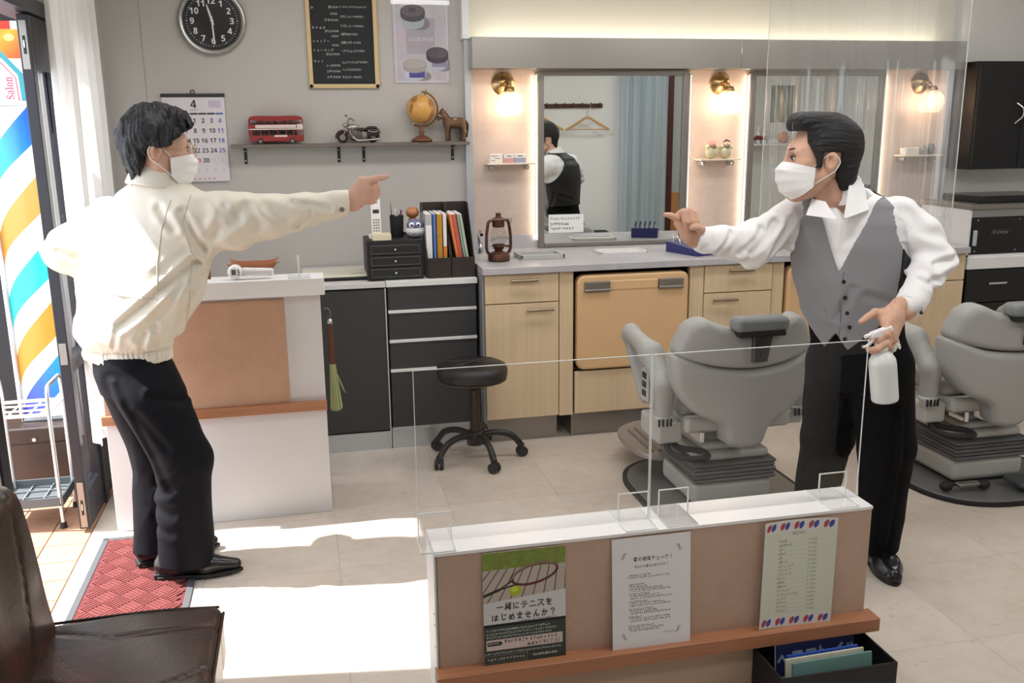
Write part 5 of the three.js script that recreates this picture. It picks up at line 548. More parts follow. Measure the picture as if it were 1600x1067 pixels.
{ const up = (label, x0, x1) => { const o = thing('splash_screen', label, 'screen', [(x0 + x1) / 2, 0.5, -2.1], 0, 'acrylic panels on the partition'), w = (x1 - x0) / 2, e = 0.0011; part('pane', bx(-w + 0.0005, w - 0.0005, 0.004, 0.439, -0.0012, 0.0012), M.acrylic, o); part('polished_edge', [bx(-w - e, w + e, 0.439, 0.4405, -0.0016, 0.0016), bx(-w - e, -w + 0.0005, 0.004, 0.439, -0.0016, 0.0016), bx(w - 0.0005, w + e, 0.004, 0.439, -0.0016, 0.0016)], std(0xe9eeee, 0.3), o, 'bright polished edge'); };
  up('left clear acrylic panel standing on the low partition', 0.228, 0.822); up('right clear acrylic panel standing on the low partition', 0.8265, 1.424);
  const L = ['leftmost clear acrylic foot on the partition top', 'clear acrylic foot left of the panel joint', 'clear acrylic foot right of the panel joint', 'rightmost clear acrylic foot on the partition top']; [0.268, 0.784, 0.894, 1.353].forEach((x, i) => { const o = thing('screen_stand', L[i], 'screen stand', [x, 0.5, -2.1], 0, 'acrylic feet'), ed = std(0xe9eeee, 0.3); part('upright', bx(-0.04, 0.04, 0.003, 0.075, -0.007, -0.004, 0.001), M.acrylic, o); part('upright_edge', [bx(-0.04, 0.04, 0.074, 0.0765, -0.0075, -0.0035), bx(-0.0415, -0.039, 0.003, 0.076, -0.0075, -0.0035), bx(0.039, 0.0415, 0.003, 0.076, -0.0075, -0.0035)], ed, o); part('base_plate', bx(-0.042, 0.042, 0, 0.003, -0.075, 0.062), M.acrylic, o); part('base_edge', [bx(-0.0425, -0.0415, 0, 0.0034, -0.075, 0.062), bx(0.0415, 0.0425, 0, 0.0034, -0.075, 0.062), bx(-0.042, 0.042, 0, 0.0034, 0.0615, 0.0625)], ed, o); }); }
{ const t1 = canvasTex(768, 1086, (g, w, h) => { // tennis poster
    g.fillStyle = '#6f7f37'; g.fillRect(0, 0, w, 200); for (let i = 0; i < 500; i++) { g.fillStyle = `rgba(${rnd(90, 160)},${rnd(120, 170)},${rnd(40, 80)},0.15)`; g.beginPath(); g.arc(rnd(0, w), rnd(0, 200), rnd(6, 30), 0, 7); g.fill(); } g.fillStyle = '#b3a79c'; g.fillRect(0, 165, w, 330); g.strokeStyle = '#4a3d36'; g.lineWidth = 9; for (let i = -6; i < 16; i++) { g.beginPath(); g.moveTo(i * 78 + 150, 165); g.lineTo(i * 105 - 80, 495); g.stroke(); }
    g.fillStyle = '#c9c8ca'; g.beginPath(); g.moveTo(0, 480); g.lineTo(w, 420); g.lineTo(w, 690); g.lineTo(0, 690); g.fill(); g.save(); g.translate(480, 240); g.rotate(-0.2); g.strokeStyle = '#5a2426'; g.lineWidth = 24; g.beginPath(); g.ellipse(0, 0, 215, 88, 0, 0, 7); g.stroke(); g.strokeStyle = '#cdbcae'; g.lineWidth = 5; g.beginPath(); g.ellipse(0, -3, 215, 88, 0, Math.PI, 6.2); g.stroke(); g.strokeStyle = 'rgba(220,215,205,0.35)'; g.lineWidth = 2; for (let i = -9; i < 10; i++) { g.beginPath(); g.moveTo(i * 20, -78); g.lineTo(i * 20, 78); g.stroke(); } g.restore(); g.strokeStyle = '#1e1a1c'; g.lineCap = 'round'; g.lineWidth = 26; g.beginPath(); g.moveTo(0, 410); g.lineTo(150, 360); g.stroke(); g.lineWidth = 14; g.beginPath(); g.moveTo(150, 360); g.lineTo(280, 280); g.moveTo(150, 360); g.lineTo(330, 322); g.stroke(); g.fillStyle = '#a8b42a'; g.beginPath(); g.ellipse(300, 385, 56, 50, 0, 0, 7); g.fill(); g.fillStyle = 'rgba(200,212,70,0.8)'; g.beginPath(); g.ellipse(290, 370, 34, 26, 0, 0, 7); g.fill();
    g.fillStyle = '#2b2a2a'; jp(g, '一緒にテニスを', 118, 490, 72, { w: 0.14, sp: 0.06 }); jp(g, 'はじめませんか？', 72, 592, 70, { w: 0.14, sp: 0.1 }); jp(g, '小学校１～４年生を募集しています', 330, 672, 22, { w: 0.1 });
    g.fillStyle = '#323a35'; g.fillRect(0, 716, w, h - 716); g.fillStyle = '#d9d9d6'; jp(g, 'テニスを通して元気、健康、仲間を大切にする気持ちを', 20, 738, 24, { w: 0.1 }); jp(g, 'はじめたい子の為基本を指導して入会することを目標としています', 20, 774, 22, { w: 0.1 }); jp(g, '基礎から始め幅広い活動できるようにしっかり指導いたします', 20, 806, 22, { w: 0.1 }); g.fillStyle = '#cbb9b4'; g.fillRect(20, 842, w - 50, 104); g.fillStyle = '#2b2b2b'; g.fillRect(30, 862, 118, 40); g.beginPath(); g.moveTo(148, 856); g.lineTo(172, 882); g.lineTo(148, 908); g.fill(); jp(g, '室井小学校・さくら運動公園ほか', 182, 852, 34, { w: 0.12 }); jp(g, '毎週：日曜日・祭日', 400, 898, 36, { w: 0.12 }); g.fillStyle = '#cbb9b4'; jp(g, '体験募集中', 36, 868, 20, { w: 0.13 }); g.fillStyle = '#d9d9d6'; jp(g, '募集要項：参加入会を希望される方は、下記の問い合わせ先へご連絡ください。', 8, 968, 20, { w: 0.1 }); g.strokeStyle = '#bbb'; g.lineWidth = 2; g.strokeRect(0, 1000, 400, 70); jp(g, '楠式テニスクラブスマイル', 20, 1020, 30, { w: 0.12 }); g.font = 'bold 32px sans-serif'; g.fillText('Tel.070-861-010', 450, 1046); });
  const t2 = canvasTex(768, 1086, (g, w, h) => { g.fillStyle = '#dddcdf'; g.fillRect(0, 0, w, h); g.fillStyle = '#2b2b2d'; jp(g, '髪の健康チェック！', 205, 190, 44, { w: 0.11 }); jp(g, 'あなたの髪、元気ですか？', 215, 270, 28, { w: 0.1 }); const lines = [[148, 356, 12], [148, 378, 22], [160, 446, 8], [172, 468, 9], [160, 490, 18], [172, 510, 21], [160, 540, 11], [172, 560, 15], [172, 582, 22], [160, 614, 10], [172, 634, 18], [172, 656, 21], [160, 690, 13], [172, 710, 14], [172, 732, 21], [160, 764, 7], [172, 784, 21], [172, 806, 21], [160, 858, 13], [160, 880, 18], [160, 902, 16]]; lines.forEach(([x, y, n], i) => { let s = ''; for (let k = 0; k < n; k++) s += String.fromCodePoint(0x4e00 + i * 37 + k * 11); jp(g, s, x, y, 19, { w: 0.12 }); }); jp(g, 'シグマ研究会', 490, 952, 20); g.strokeStyle = '#333'; g.lineWidth = 5; for (const [x, y, sx, sy] of [[90, 160, 1, 1], [w - 90, 120, -1, 1], [90, h - 110, 1, -1], [w - 100, h - 130, -1, -1]]) { g.save(); g.translate(x, y); g.scale(sx, sy); g.beginPath(); g.moveTo(0, 40); g.bezierCurveTo(5, 0, 30, 20, 20, 0); g.bezierCurveTo(20, -20, 40, -10, 50, -20); g.stroke(); g.beginPath(); g.moveTo(8, 46); g.bezierCurveTo(30, 30, 20, 10, 46, -8); g.stroke(); g.restore(); } });
  const t3 = canvasTex(768, 1086, (g, w, h) => { g.fillStyle = '#c9cdbd'; g.fillRect(0, 0, w, h); g.fillStyle = '#d0cdc9'; g.fillRect(0, 0, w, 110); g.fillRect(0, h - 110, w, 110); for (const y of [18, h - 96]) for (let i = 0; i < 5; i++) { const x = 20 + i * 152; g.save(); g.translate(x, y); for (const [dx, c] of [[0, '#a8404a'], [52, '#35479c']]) { g.fillStyle = c; g.beginPath(); g.moveTo(dx + 8, 70); g.bezierCurveTo(dx - 6, 20, dx + 24, 0, dx + 52, 0); g.bezierCurveTo(dx + 64, 40, dx + 40, 78, dx + 8, 76); g.fill(); } g.restore(); } g.fillStyle = '#4a4a44'; g.font = '46px serif'; g.fillText('MENU', 310, 150); const names = ['総合調髪', '調髪（刈直無）', 'ご年配', '調髪洗無', '調髪', '洗髪セット', '婦人シェービング', 'デザインパーマ', 'アイロンパーマ', '酸性カラー', '白髪染め', '白髪ぼかし', 'ヘアマニキュア', 'メンズフェイシャルケア', 'ヘッドスパ', '高校生カット', '中学生カット', '小学生カット'], pr = ['4,200', '3,900', '3,500', '3,200', '3,000', '2,500', '2,800', '9,000~', '8,000~', '6,500~', '7,500~', '1,500~', '7,000~', '2,500~', '2,500', '3,900', '3,500', '3,000']; names.forEach((n, i) => { const y = 192 + i * 42; jp(g, n, 170, y, 24, { w: 0.1, sx: 0.9 }); g.font = '26px serif'; g.fillText('¥ ' + pr[i], 490, y + 22); g.strokeStyle = '#9a9c90'; g.lineWidth = 1.5; g.beginPath(); g.moveTo(170, y + 32); g.lineTo(600, y + 32); g.stroke(); }); });
  const W = 0.209, Hh = 0.297, put = (name, label, t, x, zf, bendf, tilt) => { const o = single(name, sheet(W, Hh, 0.0008, bendf, 16), printed(t, 0.6), label, 'poster', [x, 0.191 + Hh / 2, -2.034 + zf]); o.rotation.z = tilt; };
  put('tennis_poster', 'tennis club poster with racket and ball leaning on the wooden ledge', t1, 0.476, 0.002, (u, v) => (1 - v) * 0.01, 0.0); put('hair_check_notice', 'white typed hair health notice, middle sheet on the wooden ledge', t2, 0.806, 0.003, (u, v) => (1 - v) * 0.018 + 0.004 * u, 0.004); put('menu_sheet', 'pale green price menu with red and blue marks on the wooden ledge', t3, 1.214, 0.004, (u, v) => (1 - v) * 0.014 + 0.012 * (2 * u - 1) ** 2 * (0.4 + 0.6 * v) , -0.02); }
{ const o = thing('magazine_box', 'black open box of magazines under the right end of the wooden ledge', 'magazine box', [1.27, 0, -1.885]), w = 0.165, m = std(0x17171a, 0.6, bump(weaveTex, 8, 0.0004)); part('front_wall', bx(-w, w, 0, 0.13, 0, 0.005), m, o); part('back_wall', bx(-w, w, 0, 0.13, -0.148, -0.143), m, o); part('side_wall', bx(-w, -w + 0.005, 0, 0.13, -0.143, 0), m, o); part('side_wall', bx(w - 0.005, w, 0, 0.13, -0.143, 0), m, o); part('bottom', bx(-w, w, 0, 0.004, -0.148, 0), m, o);
  const t = canvasTex(256, 128, (g, W, H) => { g.fillStyle = '#20264e'; g.fillRect(0, 0, W, H); g.fillStyle = '#9ea6ae'; g.fillRect(0, 78, W, 16); g.fillStyle = '#8f9aa4'; jp(g, 'ヘアスタイル', 6, 16, 44, { w: 0.16 }); });
  const L = [[-0.115, 0.144, [M.paper, M.paper, M.paper, M.paper, std(0xffffff, 0.4, { map: t }), M.paper], 'navy magazine with big grey lettering at the back of the magazine box', 0.235, -0.01], [-0.085, 0.13, std(0x3a5fbf, 0.4), 'bright blue folder in the magazine box', 0.21, -0.005], [-0.062, 0.135, std(0xd5d2bd, 0.6), 'thin cream booklet in the magazine box', 0.23, -0.012], [-0.045, 0.132, std(0x6f9590, 0.5), 'teal folder at the front of the magazine box', 0.232, 0.0]]; for (const [z, h, mm, l, ww, dx] of L) { const b = single('magazine', new THREE.BoxGeometry(ww, h, 0.006).translate(0, h / 2, 0), mm, l, 'magazine', [1.275 + dx, 0.008, -1.885 + z + 0.02], 0.03, 'magazines'); b.rotation.x = -0.14; } }
// ================================================================ sofa and door mat
{ const o = thing('leather_sofa', 'worn dark brown leather sofa in the near left corner', 'sofa', [-0.5, 0, -1.4]);
  const f = (x, y, z) => rbox([0.015, 0.29, 0], [0.235, 0.075, 0.775], 0.025)(x, y, z) - 0.006 * Math.sin(x * 9 + 1) * Math.sin(z * 6) + 0.004 * Math.exp(-(((z + 0.36 + x * 0.55) / 0.006) ** 2)) + 0.004 * Math.exp(-(((z + 0.47 - x * 0.4) / 0.006) ** 2)) + 0.004 * Math.exp(-(((z + 0.66 - (x > 0.02 ? -0.06 : 0.4) * (x - 0.02)) / 0.006) ** 2));
  part('seat', boxUV(nets(f, [-0.25, 0.19, -0.8], [0.27, 0.39, 0.8], 0.01)), M.leather, o);
  const gb = (x, y, z) => { const t = (y - 0.3) / 0.44, dx = x + 0.165 + 0.06 * t; return rbox([0, 0.515, 0], [0.052, 0.215, 0.775], 0.045)(dx, y, z) - 0.008 * Math.sin(z * 16 + y * 6) * Math.sin(y * 8) + 0.005 * Math.exp(-(((z + 0.62 + (y - 0.5) * 0.35) / 0.008) ** 2)) + 0.005 * Math.exp(-(((z + 0.36 - (y - 0.5) * 0.3) / 0.008) ** 2)); };
  part('backrest', boxUV(nets(gb, [-0.36, 0.28, -0.8], [-0.05, 0.78, 0.8], 0.01)), M.leather, o); part('piping', [tube([[0.25, 0.345, -0.76], [0.25, 0.345, 0], [0.25, 0.345, 0.76]], 0.004, 20, 6), tube([[-0.2, 0.36, -0.772], [0.1, 0.362, -0.775], [0.24, 0.355, -0.772]], 0.004, 20, 6)], M.leatherSeam, o); part('base', bx(-0.21, 0.23, 0.06, 0.24, -0.76, 0.76, 0.01), std(0x2a1a14, 0.5), o); for (const x of [-0.17, 0.19]) for (const z of [-0.7, 0.7]) part('leg', rod([x, 0, z], [x, 0.07, z], 0.018, 0.022), M.black, o); }
{ const o = thing('door_mat', 'red ribbed door mat with a grey rubber border at the entrance', 'door mat', [-0.62, 0, -2.9]), X = 0.185, Z = 0.57; part('border', [bx(-X, X, 0, 0.006, -Z, -Z + 0.022, 0.002), bx(-X, X, 0, 0.006, Z - 0.022, Z, 0.002), bx(-X, -X + 0.022, 0, 0.006, -Z, Z, 0.002), bx(X - 0.022, X, 0, 0.006, -Z, Z, 0.002)], std(0x4d4e51, 0.8), o, 'grey rubber border'); const rm = std(0xffffff, 0.95, { map: rep(mottled([0.56, 0.28, 0.27], [0.46, 0.215, 0.21], 1), 6), ...bump(grainTex, 20, 0.002) }); part('pile_base', bx(-X + 0.02, X - 0.02, 0, 0.004, -Z + 0.02, Z - 0.02), std(0x5e2727, 0.95), o);
  const S = 0.062, ribs = [], c45 = Math.SQRT1_2; for (let i = -12; i <= 12; i++) for (let j = -12; j <= 12; j++) for (let k = 0; k < 5; k++) { let a = i * S, b = j * S, q = -S / 2 + S * (k + 0.5) / 5, alt = (i + j) & 1; const L0 = alt ? [a + q, b - S * 0.47, a + q, b + S * 0.47] : [a - S * 0.47, b + q, a + S * 0.47, b + q]; const P = [L0[0] * c45 - L0[1] * c45, L0[0] * c45 + L0[1] * c45, L0[2] * c45 - L0[3] * c45, L0[2] * c45 + L0[3] * c45]; const cl = (p) => Math.abs(p[0]) < X - 0.026 && Math.abs(p[1]) < Z - 0.026; if (!cl([P[0], P[1]]) || !cl([P[2], P[3]])) { const m = [(P[0] + P[2]) / 2, (P[1] + P[3]) / 2]; if (!cl(m)) continue; const A = cl([P[0], P[1]]) ? [P[0], P[1]] : cl([P[2], P[3]]) ? [P[2], P[3]] : null; if (!A) continue; P[0] = A[0]; P[1] = A[1]; P[2] = m[0]; P[3] = m[1]; } const len = Math.hypot(P[2] - P[0], P[3] - P[1]), g = new THREE.BoxGeometry(len, 0.006, S / 5 - 0.0045); g.rotateY(-Math.atan2(P[3] - P[1], P[2] - P[0])); g.translate((P[0] + P[2]) / 2, 0.006, (P[1] + P[3]) / 2); ribs.push(boxUV(g)); }
  const r = part('ribbed_pile', ribs, rm, o, 'red ribbed parquet-patterned pile'); r.userData.kind = 'stuff'; }
// ================================================================ people
const n3 = (x, y, z) => noise3.noise(x, y, z);
function loft(secs, s, k = 0) { // stacked ellipses: [y, cx, cz, ru, rv]; s = unit vector of the wide axis in xz
  const [sx, sz] = s, fx = sz, fz = -sx; // v axis is perpendicular to s
  return (x, y, z) => {
    let i = 0; while (i < secs.length - 2 && y > secs[i + 1][0]) i++; const a = secs[i], b = secs[i + 1]; let t = (y - a[0]) / (b[0] - a[0]); const tt = t < 0 ? 0 : t > 1 ? 1 : t, q = tt * tt * (3 - 2 * tt) * 0.5 + tt * 0.5;
    const cx = a[1] + (b[1] - a[1]) * q, cz = a[2] + (b[2] - a[2]) * q, ru = a[3] + (b[3] - a[3]) * q + k, rv = a[4] + (b[4] - a[4]) * q + k;
    const dx = x - cx, dz = z - cz, u = (dx * sx + dz * sz) / ru, v = (dx * fx + dz * fz) / rv, r = Math.sqrt(u * u + v * v), g = Math.sqrt((u / ru) ** 2 + (v / rv) ** 2);
    let d = g > 1e-6 ? r * (r - 1) / g : -Math.min(ru, rv); const over = y < secs[0][0] ? secs[0][0] - y : y > secs[secs.length - 1][0] ? y - secs[secs.length - 1][0] : 0; return over > 0 ? Math.hypot(Math.max(d, 0), over) + Math.min(d, 0) * 0 : d;
  };
}
const seg2 = (px, py, ax, ay, bx2, by) => { const ex = bx2 - ax, ey = by - ay, t = Math.max(0, Math.min(1, ((px - ax) * ex + (py - ay) * ey) / (ex * ex + ey * ey))); return Math.hypot(px - ax - ex * t, py - ay - ey * t); };
function creased(f, list, gate) { return (x, y, z) => { let d = f(x, y, z); if (d < 0.06 && d > -0.06 && gate(x, y, z)) for (const [ax, ay, bx2, by, dep, w] of list) { const q = seg2(x, y, ax, ay, bx2, by); if (q < w * 4) { const e = q / w; d += dep * (Math.exp(-e * e) - 0.7 * Math.exp(-((e - 1.9) ** 2))); } } return d; }; }
function rumple(f, amp, fx, fy, fz, amp2 = 0) { return (x, y, z) => { const d = f(x, y, z); if (d > 0.05 || d < -0.05) return d; const n = n3(x * fx, y * fy, z * fz), m = amp2 ? n3(x * fx * 2.3 + 5, y * fy * 2.3, z * fz * 2.3 + 9) : 0; return d - amp * (1 - 2.2 * Math.abs(n)) * 0.6 - amp2 * m; }; }
function hit(f, x, y, z0, z1) { let a = z0, fa = f(x, y, a); const n = 120; for (let i = 1; i <= n; i++) { const b = z0 + (z1 - z0) * i / n, fb = f(x, y, b); if (fa > 0 && fb <= 0) { let l = a, h = b; for (let k = 0; k < 18; k++) { const m = (l + h) / 2; f(x, y, m) > 0 ? (l = m) : (h = m); } return (l + h) / 2; } a = b; fa = fb; } return null; }
function seamTube(f, pts, z0, z1, r = 0.0016, lift = 0.0006) { const P = []; for (let i = 0; i + 1 < pts.length; i++) for (let k = 0; k < 8; k++) { const t = k / 8, x = pts[i][0] + (pts[i + 1][0] - pts[i][0]) * t, y = pts[i][1] + (pts[i + 1][1] - pts[i][1]) * t, z = hit(f, x, y, z0, z1); if (z !== null) P.push([x, y, z + lift]); } return P.length > 3 ? tube(P, r, P.length * 2, 5) : null; }
const cutBelow = (f, y0) => (x, y, z) => Math.max(f(x, y, z), y0 - y), cutAbove = (f, y1) => (x, y, z) => Math.max(f(x, y, z), y - y1);
function frame(C, fwd, up = [0, 1, 0], s = 1) { const F = V(...fwd).normalize(), R = V(...up).clone().cross(F).normalize(), U = F.clone().cross(R); return new THREE.Matrix4().makeBasis(R.multiplyScalar(s), U.multiplyScalar(s), F.multiplyScalar(s)).setPosition(...C); } // local +z = facing, +x = the person's left
const headF = (() => {
  let f = union([ell([0, 0.035, -0.014], [0.074, 0.094, 0.096]), ell([0, -0.028, 0.024], [0.061, 0.086, 0.068]), cone([0.05, -0.045, 0.0], [0.018, -0.096, 0.056], 0.022, 0.02), cone([-0.05, -0.045, 0.0], [-0.018, -0.096, 0.056], 0.022, 0.02), ell([0, -0.098, 0.062], [0.024, 0.02, 0.02]), ell([0.04, -0.014, 0.06], [0.026, 0.02, 0.022]), ell([-0.04, -0.014, 0.06], [0.026, 0.02, 0.022]), ell([0, 0.026, 0.072], [0.052, 0.014, 0.02])], 0.03);
  const nose = union([cone([0, 0.018, 0.086], [0, -0.03, 0.105], 0.008, 0.0125), ell([0.012, -0.034, 0.092], [0.008, 0.008, 0.01]), ell([-0.012, -0.034, 0.092], [0.008, 0.008, 0.01])], 0.012), lips = union([ell([0, -0.06, 0.088], [0.024, 0.006, 0.01]), ell([0, -0.07, 0.086], [0.021, 0.007, 0.01])], 0.003);
  const sock = (s) => ell([s * 0.031, 0.004, 0.096], [0.019, 0.011, 0.013]), sL = sock(1), sR = sock(-1); const ear = (s) => { const o = ell([s * 0.079, -0.006, -0.014], [0.011, 0.032, 0.02], [0.15, 0, -s * 0.2]), c = ell([s * 0.092, -0.002, -0.008], [0.012, 0.017, 0.01], [0.15, 0, 0]); return (x, y, z) => smax(o(x, y, z), -c(x, y, z), 0.006); }, eL = ear(1), eR = ear(-1);
  return (x, y, z) => { let d = smin(f(x, y, z), nose(x, y, z), 0.014); d = smin(d, lips(x, y, z), 0.006); d = smax(d, -sL(x, y, z), 0.012); d = smax(d, -sR(x, y, z), 0.012); d = smin(d, Math.min(eL(x, y, z), eR(x, y, z)), 0.006); return d; };
})();
const headGeo = nets(headF, [-0.1, -0.13, -0.12], [0.1, 0.14, 0.13], 0.0032);
function skinMat(c) { return phys(0xffffff, 0.5, { map: rep(mottled(c.map((v) => v * 1.03), c.map((v) => v * 0.93), 1), 8), ...bump(grainTex, 30, 0.0006) }); }
function handGeo(wrist, palm, fingers, cell = 0.003) { // fingers: chains of points with radii, rooted inside the palm
  const list = [union(palm.map(([a, b, r1, r2]) => cone(a, b, r1, r2)), 0.014), ...fingers.map((ch) => union(ch.slice(0, -1).map((p, i) => cone(p.slice(0, 3), ch[i + 1].slice(0, 3), p[3], ch[i + 1][3])), 0.004))];
  const f = (x, y, z) => { let d = list[0](x, y, z); for (let i = 1; i < list.length; i++) d = smin(d, list[i](x, y, z), 0.0045); return d; };
  const lo = [1e9, 1e9, 1e9], hi = [-1e9, -1e9, -1e9]; for (const p of [...palm.flatMap(([a, b]) => [a, b]), ...fingers.flat()]) for (let k = 0; k < 3; k++) { lo[k] = Math.min(lo[k], p[k] - 0.035); hi[k] = Math.max(hi[k], p[k] + 0.035); }
  return nets(f, lo, hi, cell);
}
function maskGeo(open = 1) { const N = 30, Mv = 26, pos = [], idx = [], uv = []; const prof = [[0.0, -0.008, 0.106], [0.18, -0.02, 0.115], [0.36, -0.034, 0.123], [0.6, -0.068, 0.117], [0.82, -0.1, 0.1], [1.0, -0.12, 0.076]]; for (let j = 0; j <= Mv; j++) for (let i = 0; i <= N; i++) { const v = j / Mv, u = i / N * 2 - 1; let k = 0; while (k < prof.length - 2 && v > prof[k + 1][0]) k++; const t = (v - prof[k][0]) / (prof[k + 1][0] - prof[k][0]), cy = prof[k][1] + (prof[k + 1][1] - prof[k][1]) * t, cz = prof[k][2] + (prof[k + 1][2] - prof[k][2]) * t; const e = Math.pow(Math.abs(u), 2.5), sy = -0.022 - 0.056 * v, sz = 0.03, X = Math.sin(u * 1.35) / Math.sin(1.35) * 0.077; const pw = (v * 4.2 + 0.3) % 1, pl = (v > 0.12 && v < 0.92 ? 0.0035 * (pw < 0.85 ? pw / 0.85 : (1 - pw) / 0.15) : 0) * (1 - e * 0.6); pos.push(X, cy + (sy - cy) * e, cz + (sz - cz) * e + pl + 0.001 * Math.sin(u * 9 + v * 5)); uv.push(u * 0.08, v * 0.1); if (i < N && j < Mv) { const a = j * (N + 1) + i; idx.push(a, a + N + 1, a + 1, a + 1, a + N + 1, a + N + 2); } } const g = new THREE.BufferGeometry(); g.setAttribute('position', new THREE.Float32BufferAttribute(pos, 3)); g.setAttribute('uv', new THREE.Float32BufferAttribute(uv, 2)); g.setIndex(idx); g.computeVertexNormals(); return g; }
const strandTex = dataTex(256, 64, (u, v) => 0.6 * nC(u, v * 0.05) + 0.4 * nB(u, v * 0.1));
const maskM = phys(0xf1f0ef, 0.9, { side: THREE.DoubleSide, ...bump(weaveTex, 30, 0.0003) });
function dressHead(o, Mx, opt) {
  const put = (name, g, m, label, parent = o) => part(name, g.applyMatrix4(Mx), m, parent, label);
  const eyeW = std(0xe2ddd8, 0.25), iris = std(0x1c110c, 0.15);
  for (const s of [-1, 1]) { const e = put('eye', sph(0.0118, s * 0.031, 0.003, 0.0785, 1.15, 0.62, 1, 18), eyeW); put('iris', sph(0.0062, s * 0.031 + opt.look * 0.003, 0.003, 0.0886, 1, 0.9, 0.5, 12), iris, undefined, e); put('eyelid', tube([[s * 0.046, 0.003, 0.078], [s * 0.038, 0.0088, 0.0885], [s * 0.03, 0.0098, 0.0912], [s * 0.018, 0.005, 0.09]], 0.0021, 20, 6), opt.lid, undefined, e); put('eyebrow', tube([[s * 0.051, 0.025, 0.0755], [s * 0.04, 0.03, 0.087], [s * 0.026, 0.029, 0.0935], [s * 0.015, 0.026, 0.0955]], 0.0027, 20, 6).scale(1, 1, 1), opt.brow); }
  const mk = put('face_mask', maskGeo(), maskM, 'white pleated face mask'); for (const s of [-1, 1]) { put('ear_loop', tube([[s * 0.07, -0.02, 0.034], [s * 0.078, 0.006, 0.01], [s * 0.083, 0.024, -0.012], [s * 0.086, 0.0, -0.036], [s * 0.082, -0.03, -0.026]], 0.0016, 30, 5), maskM, undefined, mk); put('ear_loop', tube([[s * 0.069, -0.074, 0.034], [s * 0.078, -0.052, 0.005], [s * 0.084, -0.03, -0.024]], 0.0016, 20, 5), maskM, undefined, mk); }
  put('hair', opt.hair, opt.hairM, opt.hairLabel);
}
